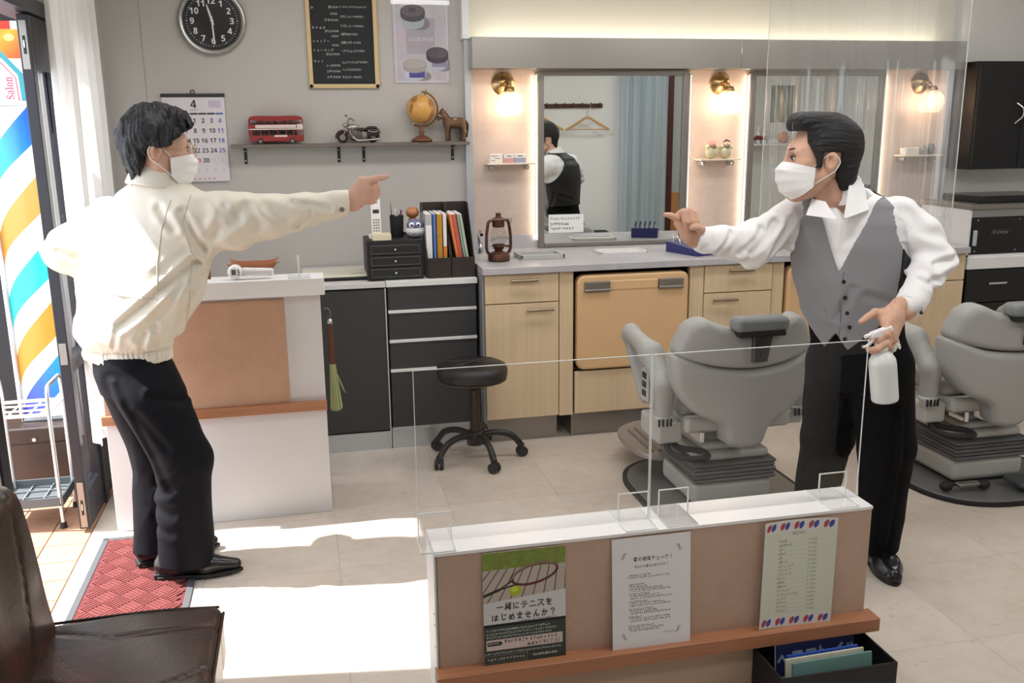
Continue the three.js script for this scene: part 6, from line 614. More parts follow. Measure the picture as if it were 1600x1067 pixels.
// ---- the man in the cream jacket
{
  const o = thing('person', 'masked man in cream jacket and dark trousers pointing to the right', 'person', [0, 0, 0]);
  const skin = skinMat([0.86, 0.68, 0.59]), s = [0.8, 0.6];
  const Mx = frame([-0.44, 1.436, -3.145], [0.96, -0.05, -0.27], [0.02, 1, 0.03], 1.0);
  const T = [[0.77, -0.588, -3.15, 0.15, 0.115], [0.805, -0.59, -3.15, 0.153, 0.12], [0.86, -0.58, -3.15, 0.182, 0.147], [0.99, -0.528, -3.155, 0.226, 0.156], [1.13, -0.5, -3.17, 0.24, 0.15], [1.22, -0.475, -3.172, 0.222, 0.132], [1.29, -0.452, -3.172, 0.15, 0.098], [1.345, -0.438, -3.17, 0.078, 0.078]];
  const Rs = [-0.345, 1.212, -3.075], Re = [-0.1, 1.226, -3.03], Rc = [0.14, 1.265, -3.0], Ls = [-0.628, 1.195, -3.27], Le = [-0.775, 1.105, -3.28], Lw = [-0.665, 1.0, -3.36];
  // one continuous skin body, mostly under the clothes
  const legs = union([cone([-0.535, 0.7, -3.085], [-0.43, 0.42, -3.07], 0.07, 0.05), cone([-0.43, 0.42, -3.07], [-0.468, 0.07, -3.09], 0.05, 0.034), cone([-0.6, 0.7, -3.21], [-0.545, 0.4, -3.22], 0.068, 0.048), cone([-0.545, 0.4, -3.22], [-0.58, 0.07, -3.21], 0.048, 0.034)], 0.03);
  const bodyF = union([loft(T, s, -0.035), legs, cone([-0.46, 1.26, -3.172], [-0.452, 1.39, -3.15], 0.058, 0.054), cone([-0.4, 1.35, -3.16], [-0.415, 1.4, -3.145], 0.03, 0.04), cone(Rs, Re, 0.05, 0.04), cone(Re, [0.155, 1.266, -2.998], 0.038, 0.026), cone(Ls, Le, 0.048, 0.038), cone(Le, Lw, 0.036, 0.026), cone(Lw, [-0.6, 0.97, -3.36], 0.03, 0.026)], 0.02);
  const q = (x, y, z) => [-0.994 + (x - 0) * 0.002065, 1.921 - (y - 0) * 0.00207, z]; // photo-sized drawing grid for the hand: 2.07 mm a step
  const H = (x, y, z) => [0.147 + (x - 548) * 0.00204, 1.266 - (y - 316) * 0.00204, z]; const F = (x, y, z, r) => [...H(x, y, z), r];
  const hand = handGeo(null, [[H(541, 317, -3.0), H(553, 314, -2.998), 0.026, 0.027], [H(553, 312, -2.995), H(573, 288, -2.985), 0.024, 0.017], [H(553, 315, -2.997), H(576, 298, -2.985), 0.024, 0.017], [H(553, 319, -3.0), H(573, 307, -2.99), 0.022, 0.016], [H(551, 306, -3.0), H(567, 284, -2.99), 0.017, 0.015]], [
    [F(571, 285, -2.988, 0.0125), F(585, 281, -2.968, 0.0105), F(595.5, 279, -2.957, 0.0092), F(604, 277, -2.95, 0.0072)], [F(576, 294, -2.985, 0.0115), F(589, 292, -2.972, 0.0105), F(590, 302, -2.978, 0.0095), F(582, 305, -2.992, 0.008)], [F(576, 302, -2.988, 0.011), F(587, 302, -2.98, 0.0102), F(586, 311, -2.986, 0.0092), F(578, 312, -2.998, 0.008)], [F(572, 309, -2.993, 0.01), F(581, 310, -2.988, 0.0088), F(581, 317, -2.993, 0.0078), F(575, 318, -3.002, 0.007)], [F(555, 310, -3.02, 0.014), F(568, 303, -3.034, 0.0115), F(579, 300, -3.024, 0.01), F(586, 298, -3.01, 0.008)]]);
  part('body', [nets(bodyF, [-0.86, 0.02, -3.44], [0.2, 1.44, -2.94], 0.012), headGeo.clone().applyMatrix4(Mx), hand], skin, o);
  // jacket
  const arms = union([cone(Rs, [-0.22, 1.213, -3.05], 0.094, 0.084), cone([-0.22, 1.213, -3.05], Re, 0.084, 0.062), cone(Re, Rc, 0.062, 0.037)], 0.03), armL = union([cone(Ls, Le, 0.085, 0.062), cone(Le, Lw, 0.066, 0.05)], 0.03), torso = loft(T, s);
  let jf = (x, y, z) => smin(smin(torso(x, y, z), arms(x, y, z), 0.05), armL(x, y, z), 0.035);
  jf = rumple(jf, 0.006, 7, 9, 7, 0.004);
  const j1 = jf; jf = (x, y, z) => { let d = j1(x, y, z); if (y < 0.83) { const a = Math.atan2((x + 0.588) * 0.8 + (z + 3.15) * 0.6, (x + 0.588) * 0.6 - (z + 3.15) * 0.8); const w = y < 0.806 ? 1 : Math.max(0, (0.83 - y) / 0.024); d += w * 0.0032 * Math.sin(a * 58) * (a > -2.9 && a < 3 ? 1 : 0.4); if (y > 0.8 && y < 0.818) d += 0.0035; } if (x > -0.3) { const t = (x + 0.3) / 0.44; d += 0.0024 * Math.sin(x * 46 + y * 24 + 5 * n3(x * 9, y * 11, z * 8)) * Math.min(1, t * 3) * (x > 0.1 ? 0.2 : 1); } if (x < -0.66 && y > 0.9) d += 0.005 * Math.sin((x * 0.5 + y) * 70 + 2 * n3(x * 12, y * 12, z * 9)); return d; };
  jf = creased(jf, [[-0.575, 0.905, -0.335, 1.095, 0.012, 0.013], [-0.52, 0.86, -0.38, 1.03, 0.007, 0.012], [-0.44, 0.83, -0.36, 1.0, 0.008, 0.01], [-0.48, 0.83, -0.47, 0.9, 0.006, 0.01], [-0.43, 1.26, -0.39, 1.2, 0.006, 0.012], [-0.36, 1.25, -0.31, 1.13, 0.008, 0.012], [-0.3, 1.155, -0.18, 1.255, 0.006, 0.016], [-0.21, 1.15, -0.13, 1.205, 0.005, 0.014], [-0.11, 1.265, -0.03, 1.2, 0.004, 0.014], [-0.25, 1.285, -0.2, 1.22, 0.005, 0.014], [-0.16, 1.27, -0.14, 1.2, 0.004, 0.012], [-0.27, 1.18, -0.24, 1.26, 0.004, 0.012], [-0.6, 0.84, -0.585, 0.89, 0.005, 0.008], [-0.52, 0.83, -0.5, 0.875, 0.005, 0.008], [-0.03, 1.27, 0.08, 1.25, 0.005, 0.009], [-0.02, 1.2, 0.02, 1.24, 0.006, 0.009], [-0.68, 0.98, -0.64, 1.1, 0.006, 0.012], [-0.78, 1.12, -0.7, 1.1, 0.007, 0.01], [-0.76, 1.07, -0.7, 1.06, 0.007, 0.01]], (x, y, z) => z > -3.36);
  const jm = phys(0xdfd8c8, 0.55, { sheen: 0.3, sheenRoughness: 0.5, ...bump(weaveTex, 20, 0.0003) }); const jmesh = part('jacket', nets((x, y, z) => Math.max(jf(x, y, z), x - 0.142, 0.768 - y), [-0.88, 0.75, -3.46], [0.16, 1.4, -2.92], 0.0065), jm, o, 'cream blouson jacket with elastic hem');
  const seamM = std(0xcac2b0, 0.7), W = (pts, r) => { const t = seamTube(jf, pts, -2.9, -3.4, r || 0.0016); if (t) part('seam', t, seamM, jmesh); };
  W([[-0.395, 1.285], [-0.425, 1.2], [-0.445, 1.1], [-0.452, 1.0]]); W([[-0.62, 1.01], [-0.54, 0.998], [-0.44, 0.985]]); W([[-0.335, 1.3], [-0.36, 1.22], [-0.345, 1.13], [-0.315, 1.075]]); W([[-0.345, 1.1], [-0.37, 0.95], [-0.41, 0.83]]); W([[-0.74, 0.812], [-0.6, 0.812], [-0.45, 0.81]], 0.0014);
  part('cuff', nets((x, y, z) => { const d = cone([0.085, 1.255, -3.006], [0.145, 1.266, -3.0], 0.041, 0.0395)(x, y, z); return Math.max(d, 0.088 - x, x - 0.143); }, [0.07, 1.19, -3.07], [0.16, 1.33, -2.93], 0.004), jm, jmesh); part('cuff_button', new THREE.CylinderGeometry(0.008, 0.008, 0.004, 16).rotateX(Math.PI / 2).translate(0.118, 1.246, -2.965), std(0x77736c, 0.4), jmesh);
  { const c = [-0.442, 1.345, -3.168], ax = V(0.2, 1, -0.12).normalize(), f = (x, y, z) => { const dx = x - c[0], dy = y - c[1], dz = z - c[2], h = dx * ax.x + dy * ax.y + dz * ax.z, r = Math.hypot(dx - h * ax.x, dy - h * ax.y, dz - h * ax.z), a = Math.abs(r - 0.081 + h * 0.25) - 0.006, b = Math.abs(h) - 0.03; return Math.hypot(Math.max(a, 0), Math.max(b, 0)) + Math.min(Math.max(a, b), 0) - 0.005; }; part('collar', nets(f, [-0.56, 1.27, -3.29], [-0.32, 1.42, -3.05], 0.005), jm, jmesh); }
  part('zip_pull', [bx(-0.006, 0.006, 0, 0.035, -0.003, 0.003, 0.002).translate(-0.312, 1.02, -3.12)], M.brass, jmesh);
  // trousers
  const P0 = loft([[0.66, -0.56, -3.15, 0.15, 0.125], [0.72, -0.572, -3.15, 0.15, 0.125], [0.8, -0.588, -3.15, 0.142, 0.108]], [0.35, 0.94]);
  let tf = union([P0, cone([-0.525, 0.66, -3.085], [-0.438, 0.43, -3.07], 0.108, 0.088), cone([-0.438, 0.43, -3.07], [-0.462, 0.06, -3.09], 0.088, 0.09), cone([-0.6, 0.68, -3.21], [-0.545, 0.41, -3.215], 0.1, 0.08), cone([-0.545, 0.41, -3.215], [-0.578, 0.06, -3.205], 0.076, 0.072)], 0.025);
  tf = rumple(tf, 0.005, 8, 5, 8, 0.002); tf = creased(tf, [[-0.62, 0.72, -0.5, 0.36, -0.006, 0.012], [-0.53, 0.34, -0.44, 0.38, 0.004, 0.016], [-0.53, 0.28, -0.48, 0.265, 0.004, 0.014], [-0.55, 0.21, -0.49, 0.2, 0.0035, 0.014], [-0.5, 0.68, -0.42, 0.64, 0.006, 0.012], [-0.55, 0.62, -0.47, 0.5, 0.004, 0.012]], (x, y, z) => z > -3.3);
  const hemCut = (x, y, z) => (z > -3.15 ? 0.062 - (x + 0.46) * 0.05 : 0.06); const navy = phys(0x0f1016, 0.75, { specularIntensity: 0.3 }); part('trousers', nets((x, y, z) => Math.max(tf(x, y, z), hemCut(x, y, z) - y, y - 0.795), [-0.76, 0.04, -3.34], [-0.3, 0.82, -2.96], 0.0075), navy, o, 'dark navy trousers');
  // shoes
  const shoe = (heel, dir, name) => { const R = new THREE.Matrix4().makeRotationY(-Math.atan2(dir[1], dir[0])).setPosition(...heel); const up = union([cone([0.03, 0.045, 0], [0.08, 0.045, 0], 0.034, 0.036), cone([0.08, 0.045, 0], [0.17, 0.035, 0], 0.036, 0.032), cone([0.17, 0.034, 0], [0.264, 0.024, -0.004], 0.034, 0.019), cone([0.05, 0.06, 0], [0.05, 0.1, 0], 0.033, 0.036)], 0.025); const m = std(0x141416, 0.25); const sh = part(name, nets((x, y, z) => Math.max(up(x, y, z * 0.86), 0.008 - y, y - 0.105), [-0.02, 0, -0.06], [0.3, 0.12, 0.06], 0.005).applyMatrix4(R), m, o, 'black leather shoe'); const so = splineShape([[-0.005, 0], [0.01, 0.032], [0.08, 0.034], [0.17, 0.04], [0.25, 0.018], [0.288, -0.002], [0.25, -0.024], [0.17, -0.042], [0.08, -0.034], [0.01, -0.032]]); part('sole', extr(so, 0.012, 0.002).rotateX(-Math.PI / 2).applyMatrix4(R), std(0x0e0e0f, 0.5), sh); part('heel_block', bx(-0.003, 0.07, 0, 0.022, -0.03, 0.03, 0.006).applyMatrix4(R), std(0x0e0e0f, 0.5), sh); part('strap', tube([[0.07, 0.05, 0.037], [0.105, 0.068, 0.031], [0.125, 0.075, 0.018]], 0.006, 16, 6).scale(1, 1, 1).applyMatrix4(R), m, sh); part('buckle', [rod([0.098, 0.056, 0.039], [0.116, 0.056, 0.039], 0.0015), rod([0.098, 0.076, 0.034], [0.116, 0.076, 0.034], 0.0015), rod([0.098, 0.056, 0.039], [0.098, 0.076, 0.034], 0.0015), rod([0.116, 0.056, 0.039], [0.116, 0.076, 0.034], 0.0015)].map((g) => g).length ? merge([rod([0.098, 0.056, 0.039], [0.116, 0.056, 0.039], 0.0015), rod([0.098, 0.076, 0.034], [0.116, 0.076, 0.034], 0.0015), rod([0.098, 0.056, 0.039], [0.098, 0.076, 0.034], 0.0015), rod([0.116, 0.056, 0.039], [0.116, 0.076, 0.034], 0.0015)]).applyMatrix4(R) : null, M.chrome, sh); };
  shoe([-0.565, 0.008, -3.095], [1, 0.06], 'shoe'); shoe([-0.64, 0.008, -3.195], [0.93, -0.36], 'shoe');
  // head
  const base = union([ell([0, 0.046, -0.012], [0.09, 0.094, 0.1]), ell([0, -0.025, -0.062], [0.07, 0.074, 0.042]), ell([0, 0.09, 0.05], [0.074, 0.042, 0.05]), ell([0.076, 0.03, 0.025], [0.02, 0.05, 0.045]), ell([-0.076, 0.03, 0.025], [0.02, 0.05, 0.045]), ell([0.03, 0.06, 0.094], [0.045, 0.028, 0.014], [0.3, 0, 0.4]), ell([-0.035, 0.062, 0.09], [0.04, 0.03, 0.014], [0.3, 0, -0.4])], 0.03);
  const hairF = (x, y, z) => { let d = base(x, y, z); const a = Math.atan2(Math.abs(x) + 0.02, y - 0.02), w = n3(x * 14, y * 14, z * 14); const fl = (z + y * 0.35) + 0.02 * w + Math.abs(x) * 0.12; d -= 0.0011 * Math.sin(fl * 420 + a * 4 + 5 * n3(x * 18, y * 10, z * 18)) + 0.0135 * n3(x * 17, y * 12, z * 17) + 0.0075 * n3(x * 42, y * 17 + z * 8, z * 42); d += Math.max(0, -0.05 - y) * (0.22 + 0.9 * n3(x * 60, 1, z * 60)); const face = Math.max(0.066 - z, y - (0.052 + 0.014 * Math.sin(x * 70)), -0.2 - y); const side = Math.max(0.012 - z, y - 0.018 - (z - 0.012) * 0.1); d = smax(d, -Math.max(-0.036 - z, y - 0.008 - 0.25 * Math.max(0, z)), 0.006); d = smax(d, -Math.max(0.036 - z, y - 0.03 - (z - 0.036) * 0.6), 0.006); d = smax(d, -face, 0.008); return d; };
  const brow = std(0x1d1817, 0.7); dressHead(o, Mx, { look: 0, lid: std(0x5a3a30, 0.6), brow, hair: nets(hairF, [-0.12, -0.15, -0.15], [0.12, 0.17, 0.13], 0.0036), hairM: std(0x101013, 0.5, bump(strandTex, 24, 0.004)), hairLabel: 'tousled black hair' });
  { const gm = std(0xb8975a, 0.25, { metalness: 1 }), g = []; for (const q2 of [-1, 1]) { g.push(new THREE.TorusGeometry(0.023, 0.0011, 6, 36).scale(1, 0.92, 1).translate(q2 * 0.033, 0.0, 0.112)); g.push(tube([[q2 * 0.056, 0.004, 0.11], [q2 * 0.068, 0.006, 0.09], [q2 * 0.077, 0.01, 0.03], [q2 * 0.08, 0.014, -0.01]], 0.0012, 20, 5)); } g.push(tube([[-0.011, 0.006, 0.112], [0, 0.01, 0.114], [0.011, 0.006, 0.112]], 0.0011, 10, 5)); part('glasses', merge(g).applyMatrix4(Mx), gm, o, 'round gold-rimmed glasses'); }
}
// ---- the man in the grey waistcoat
{
  const o = thing('person', 'masked man in grey waistcoat and white shirt pointing left with spray bottle', 'person', [0, 0, 0]);
  const skin = skinMat([0.86, 0.68, 0.58]), s = [0.65, 0.76], fw = [-0.76, 0.65];
  const Mx = frame([1.552, 1.382, -2.615], [-0.97, 0.06, -0.23], [0.03, 1, -0.02], 1.02);
  const T = [[0.76, 1.735, -2.6, 0.155, 0.118], [0.84, 1.715, -2.6, 0.15, 0.115], [0.92, 1.7, -2.605, 0.155, 0.115], [1.02, 1.692, -2.612, 0.175, 0.122], [1.12, 1.688, -2.62, 0.188, 0.124], [1.19, 1.684, -2.625, 0.19, 0.112], [1.245, 1.672, -2.628, 0.158, 0.088], [1.285, 1.65, -2.628, 0.085, 0.066], [1.31, 1.64, -2.625, 0.062, 0.06]];
  const Rs = [1.58, 1.2, -2.74], Re = [1.39, 1.12, -2.715], Rw = [1.205, 1.142, -2.7], Ls = [1.782, 1.212, -2.52], Le = [1.852, 1.09, -2.43], Lw = [1.705, 0.97, -2.335];
  const legJ = { lh: [1.785, 0.72, -2.555], lk: [1.835, 0.45, -2.56], la: [1.882, 0.07, -2.625], rh: [1.695, 0.72, -2.66], rk: [1.735, 0.42, -2.76], ra: [1.795, 0.07, -2.92] };
  const bodyF = union([loft(T, s, -0.03), cone([1.645, 1.25, -2.628], [1.59, 1.34, -2.62], 0.056, 0.054), cone([1.6, 1.27, -2.6], [1.545, 1.315, -2.61], 0.035, 0.035), cone(Rs, Re, 0.045, 0.038), cone(Re, Rw, 0.036, 0.025), cone(Rw, [1.175, 1.152, -2.7], 0.025, 0.024), cone(Ls, Le, 0.045, 0.038), cone(Le, Lw, 0.036, 0.026), cone(Lw, [1.69, 0.955, -2.325], 0.026, 0.026), cone(legJ.lh, legJ.lk, 0.065, 0.048), cone(legJ.lk, legJ.la, 0.048, 0.034), cone(legJ.rh, legJ.rk, 0.065, 0.048), cone(legJ.rk, legJ.ra, 0.048, 0.034)], 0.02);
  const k = 0.00204, H = (x, y, z) => [1.189 + (x - 1085) * k * 1.02, 1.147 - (y - 372) * k, z], F = (x, y, z, r) => [...H(x, y, z), r];
  const rh = handGeo(null, [[H(1084, 374, -2.7), H(1076, 366, -2.7), 0.024, 0.026], [H(1077, 366, -2.7), H(1063, 338, -2.71), 0.023, 0.016], [H(1078, 364, -2.7), H(1070, 335, -2.71), 0.024, 0.016], [H(1080, 364, -2.7), H(1078, 337, -2.705), 0.022, 0.015], [H(1074, 368, -2.69), H(1058, 348, -2.695), 0.02, 0.015]], [
    [F(1061, 345, -2.7, 0.013), F(1054, 340, -2.69, 0.0115), F(1043, 335.5, -2.683, 0.0092), F(1034, 333.5, -2.68, 0.0075)], [F(1063, 336, -2.705, 0.012), F(1062, 331, -2.68, 0.0115), F(1064, 345, -2.667, 0.0105), F(1068, 356, -2.675, 0.009)], [F(1070, 333, -2.705, 0.012), F(1071, 330, -2.68, 0.0115), F(1073, 344, -2.665, 0.0105), F(1075, 354, -2.675, 0.009)], [F(1078, 336, -2.703, 0.011), F(1080, 333, -2.682, 0.0102), F(1082, 345, -2.67, 0.009), F(1082, 353, -2.676, 0.008)], [F(1084, 368, -2.688, 0.016), F(1089, 357, -2.668, 0.0125), F(1080, 353, -2.656, 0.011), F(1070, 353, -2.652, 0.0092)]]);
  const G = (x, y, z) => [1.568 + (x - 1362) * 0.00202, 0.907 - (y - 520) * 0.00202, z], E = (x, y, z, r) => [...G(x, y, z), r];
  const lh = handGeo(null, [[G(1414, 486, -2.33), G(1403, 500, -2.325), 0.026, 0.027], [G(1404, 500, -2.322), G(1385, 507, -2.305), 0.024, 0.017], [G(1404, 505, -2.32), G(1388, 521, -2.295), 0.024, 0.017], [G(1405, 510, -2.32), G(1394, 530, -2.295), 0.022, 0.016], [G(1402, 496, -2.33), G(1383, 498, -2.33), 0.022, 0.016]], [
    [E(1391, 496, -2.335, 0.014), E(1376, 494, -2.332, 0.012), E(1364, 500, -2.33, 0.0105), E(1352, 506, -2.326, 0.008)], [E(1386, 506, -2.3, 0.0125), E(1377, 521, -2.275, 0.011), E(1369, 529, -2.281, 0.0102), E(1362, 530, -2.3, 0.0085)], [E(1388, 517, -2.297, 0.012), E(1376, 533, -2.272, 0.0108), E(1365, 541, -2.276, 0.01), E(1356, 543, -2.29, 0.0085)], [E(1392, 527, -2.296, 0.011), E(1381, 538, -2.28, 0.01), E(1371, 545, -2.287, 0.0092), E(1364, 547, -2.3, 0.008)], [E(1397, 533, -2.3, 0.0098), E(1391, 542, -2.293, 0.009), E(1384, 547, -2.3, 0.008), E(1378, 548, -2.31, 0.007)]]);
  part('body', [nets(bodyF, [1.15, 0.02, -3.02], [1.98, 1.38, -2.28], 0.012), headGeo.clone().applyMatrix4(Mx), rh, lh], skin, o);
  part('ring', new THREE.TorusGeometry(0.011, 0.0016, 6, 20).rotateY(0.7).rotateZ(0.5).translate(...G(1386, 533, -2.287)), M.chrome, o);
  // shirt
  const torso = loft(T, s), armR = union([cone(Rs, Re, 0.075, 0.058), cone([1.4, 1.105, -2.71], Re, 0.06, 0.056), cone(Re, Rw, 0.056, 0.037)], 0.03), armL = union([cone(Ls, [1.825, 1.15, -2.47], 0.062, 0.056), cone([1.825, 1.15, -2.47], Le, 0.056, 0.05), cone(Le, Lw, 0.05, 0.036)], 0.03);
  let sf = (x, y, z) => smin(smin(torso(x, y, z), armR(x, y, z), 0.035), armL(x, y, z), y > 1.14 ? 0.03 : 0.006); sf = rumple(sf, 0.005, 10, 10, 10, 0.0035); const s1 = sf; sf = (x, y, z) => { let d = s1(x, y, z); if (x < 1.54) d += 0.004 * Math.sin((x * 0.8 - y * 0.6) * 75 + 3 * n3(x * 13, y * 13, z * 10)); if (z > -2.5 && x > 1.7 && torso(x, y, z) > 0.012) d += 0.0045 * Math.sin((y + x * 0.55) * 70 + 3 * n3(x * 12, y * 12, z * 10)); return d; };
  sf = creased(sf, [[1.45, 1.19, 1.36, 1.1, 0.007, 0.01], [1.4, 1.17, 1.33, 1.1, 0.007, 0.01], [1.5, 1.2, 1.43, 1.09, 0.007, 0.01], [1.3, 1.16, 1.26, 1.11, 0.005, 0.008], [1.88, 1.1, 1.8, 1.08, 0.008, 0.01], [1.86, 1.05, 1.78, 1.04, 0.007, 0.01], [1.82, 1.0, 1.75, 1.04, 0.006, 0.009]], (x, y, z) => torso(x, y, z) > 0.012);
  const shM = phys(0xf0eff0, 0.75, { ...bump(weaveTex, 30, 0.0003) }); const inV = (x, y, z) => { const dx = x - 1.69, dz = z + 2.61, u = dx * s[0] + dz * s[1], v = dx * fw[0] + dz * fw[1]; return Math.max(Math.abs(u + 0.004) - Math.max(0, (y - 1.205) * 0.85), 0.03 - v); };
  const sh = part('shirt', nets((x, y, z) => smax(Math.max(sf(x, y, z), 1.192 - x, 0.9 - y, y - 1.295), -inV(x, y, z), 0.004), [1.17, 0.78, -2.86], [1.98, 1.33, -2.27], 0.0065), shM, o, 'white dress shirt');
  part('cuff', nets((x, y, z) => Math.max(cone([1.26, 1.135, -2.705], [1.195, 1.144, -2.7], 0.041, 0.0385)(x, y, z), x - 1.245, 1.194 - x), [1.17, 1.08, -2.77], [1.28, 1.2, -2.64], 0.004), shM, sh); part('cuff', nets((x, y, z) => { const a = [1.745, 1.0, -2.36], b = Lw, dx = b[0] - a[0], dy = b[1] - a[1], dz = b[2] - a[2], l = Math.hypot(dx, dy, dz), t = ((x - a[0]) * dx + (y - a[1]) * dy + (z - a[2]) * dz) / l; return Math.max(cone(a, b, 0.045, 0.042)(x, y, z), -t, t - l); }, [1.64, 0.9, -2.43], [1.82, 1.06, -2.27], 0.004), shM, sh); part('cuff_button', sph(0.005, 1.728, 0.956, -2.305, 1, 1, 1, 10), M.black, sh);
  // collar band and wings
  { const c = [1.632, 1.288, -2.622], ax = V(-0.42, 1, 0.1).normalize(), f = (x, y, z) => { const dx = x - c[0], dy = y - c[1], dz = z - c[2], h = dx * ax.x + dy * ax.y + dz * ax.z, r = Math.hypot(dx - h * ax.x, dy - h * ax.y, dz - h * ax.z), a = Math.abs(r - 0.067 + h * 0.15) - 0.003, b = Math.abs(h) - 0.022; const v = dx * fw[0] + dz * fw[1]; return Math.max(Math.hypot(Math.max(a, 0), Math.max(b, 0)) + Math.min(Math.max(a, b), 0) - 0.003, v - 0.055); }; part('collar_band', nets(f, [1.53, 1.22, -2.72], [1.73, 1.36, -2.52], 0.004), shM, sh);
    const wing = (A, B, C, D) => { const N = 8, pos = [], idx = []; for (let l = 0; l < 2; l++) for (let j = 0; j <= N; j++) for (let i = 0; i <= N; i++) { const u = i / N, v = j / N, p = [0, 1, 2].map((q) => (A[q] * (1 - u) + B[q] * u) * (1 - v) + (D[q] * (1 - u) + C[q] * u) * v); const bul = 0.008 * Math.sin(u * Math.PI) * (1 - v * 0.5); pos.push(p[0] - bul * 0.5, p[1], p[2] + bul + (l ? -0.003 : 0)); } const st = (N + 1) * (N + 1); for (let j = 0; j < N; j++) for (let i = 0; i < N; i++) { const a = j * (N + 1) + i; idx.push(a, a + 1, a + N + 1, a + 1, a + N + 2, a + N + 1, st + a, st + a + N + 1, st + a + 1, st + a + 1, st + a + N + 1, st + a + N + 2); } const g = new THREE.BufferGeometry(); g.setAttribute('position', new THREE.Float32BufferAttribute(pos, 3)); g.setAttribute('uv', new THREE.Float32BufferAttribute(new Float32Array(pos.length / 3 * 2), 2)); g.setIndex(idx); g.computeVertexNormals(); return g; };
    const cm = phys(0xf0eff0, 0.75, { side: THREE.DoubleSide }); part('collar_wing', wing([1.628, 1.338, -2.555], [1.69, 1.31, -2.58], [1.665, 1.238, -2.505], [1.572, 1.216, -2.487]), cm, sh, 'pointed collar wing'); part('collar_wing', wing([1.53, 1.268, -2.6], [1.548, 1.262, -2.555], [1.556, 1.214, -2.5], [1.49, 1.222, -2.56]), cm, sh, 'pointed collar wing'); }
  // waistcoat: grey front, black back
  const vbase = (x, y, z) => torso(x, y, z) - 0.013 + 0.002 * n3(x * 9, y * 9, z * 9); const uv_ = (x, z, y) => { const cx = 1.69 + Math.max(0, y - 1.2) * -0.3, dx = x - cx, dz = z + 2.612; return [dx * s[0] + dz * s[1], dx * fw[0] + dz * fw[1]]; };
  const sha = (x, y, z) => { const aR = cone([1.615, 1.185, -2.715], [1.48, 1.165, -2.82], 0.092, 0.12)(x, y, z), aL = cone([1.783, 1.185, -2.53], [1.89, 1.16, -2.41], 0.085, 0.11)(x, y, z); return Math.min(aR, aL); };
  const vest = (x, y, z) => { const [u, v] = uv_(x, z, y); let d = vbase(x, y, z); d = smax(d, -sha(x, y, z), 0.006); if (v > -0.02) { const w = Math.max(0, (y - 1.045) * 0.42); d = Math.max(d, y > 1.045 ? w - Math.abs(u) : -1); } const bot = v > 0.02 ? 0.8 + Math.min(0.11, 1.0 * Math.abs(Math.abs(u) - 0.038)) + (Math.abs(u) < 0.038 ? Math.abs(Math.abs(u) - 0.038) * 0.4 : 0)   : 0.9; d = Math.max(d, bot - y, y - (v > 0 ? 1.3 : 1.29)); const inner = torso(x, y, z) + 0.004; return Math.max(d, -inner); };
  const vcre = creased(vest, [[1.66, 0.98, 1.75, 0.95, 0.003, 0.012], [1.62, 1.0, 1.6, 0.9, 0.003, 0.01]], () => true);
  const vg = std(0x8b8b8f, 0.75, bump(weaveTex, 40, 0.0004)), vm = part('waistcoat', nets((x, y, z) => { const [u, v] = uv_(x, z, y); return Math.max(vcre(x, y, z), 0.012 + Math.max(0, u) * (y < 1.15 ? 0.3 : 0) - v); }, [1.46, 0.78, -2.83], [1.93, 1.33, -2.42], 0.0055), vg, o, 'grey waistcoat front'); part('waistcoat_back', nets((x, y, z) => { const [u, v] = uv_(x, z, y); return Math.max(vcre(x, y, z), v - 0.011 - Math.max(0, u) * (y < 1.15 ? 0.3 : 0)); }, [1.46, 0.78, -2.83], [1.93, 1.33, -2.42], 0.006), std(0x17171a, 0.5), vm, 'black satin waistcoat back');
  const bp = (x, y, f, r, m, n) => { const z = hit(f, x, y, -2.3, -2.7); if (z !== null) part(n, [new THREE.CylinderGeometry(r, r * 1.05, 0.004, 14).rotateX(Math.PI / 2).rotateY(-0.55).translate(x, y, z + 0.002)], m, vm); };
  for (const [x, y] of [[1.601, 1.02], [1.608, 0.97], [1.617, 0.922], [1.626, 0.878], [1.62, 0.838]]) bp(x, y, vest, 0.0062, std(0x3c3b3c, 0.25, { metalness: 0.5 }), 'button'); for (const [x, y] of [[1.556, 1.172], [1.576, 1.1]]) bp(x, y, sf, 0.0055, std(0x1c1a22, 0.3), 'shirt_button');
  { const p = seamTube(vest, [[1.6, 1.05], [1.596, 0.98], [1.606, 0.9], [1.61, 0.82]], -2.3, -2.7, 0.0013); if (p) part('front_edge', p, std(0x6d6d71, 0.8), vm); const w = seamTube(vest, [[1.72, 0.905], [1.76, 0.92], [1.8, 0.937]], -2.3, -2.75, 0.0035); if (w) part('welt_pocket', w, vg, vm); const w2 = seamTube(vest, [[1.575, 0.925], [1.58, 0.912], [1.582, 0.902]], -2.3, -2.75, 0.002); if (w2) part('welt_pocket', w2, std(0x6d6d71, 0.8), vm); }
  // trousers and loafers
  let tf = union([loft([[0.66, 1.745, -2.605, 0.15, 0.12], [0.74, 1.74, -2.602, 0.152, 0.12], [0.86, 1.713, -2.602, 0.146, 0.111], [0.93, 1.7, -2.605, 0.15, 0.11]], s), cone(legJ.lh, legJ.lk, 0.1, 0.086), cone(legJ.lk, legJ.la, 0.086, 0.07), cone(legJ.rh, legJ.rk, 0.1, 0.084), cone(legJ.rk, legJ.ra, 0.084, 0.07)], 0.025); tf = rumple(tf, 0.0045, 7, 4, 7, 0.002); tf = creased(tf, [[1.8, 0.62, 1.85, 0.1, -0.005, 0.008], [1.69, 0.6, 1.74, 0.1, -0.005, 0.008], [1.75, 0.66, 1.8, 0.6, 0.006, 0.012]], () => true);
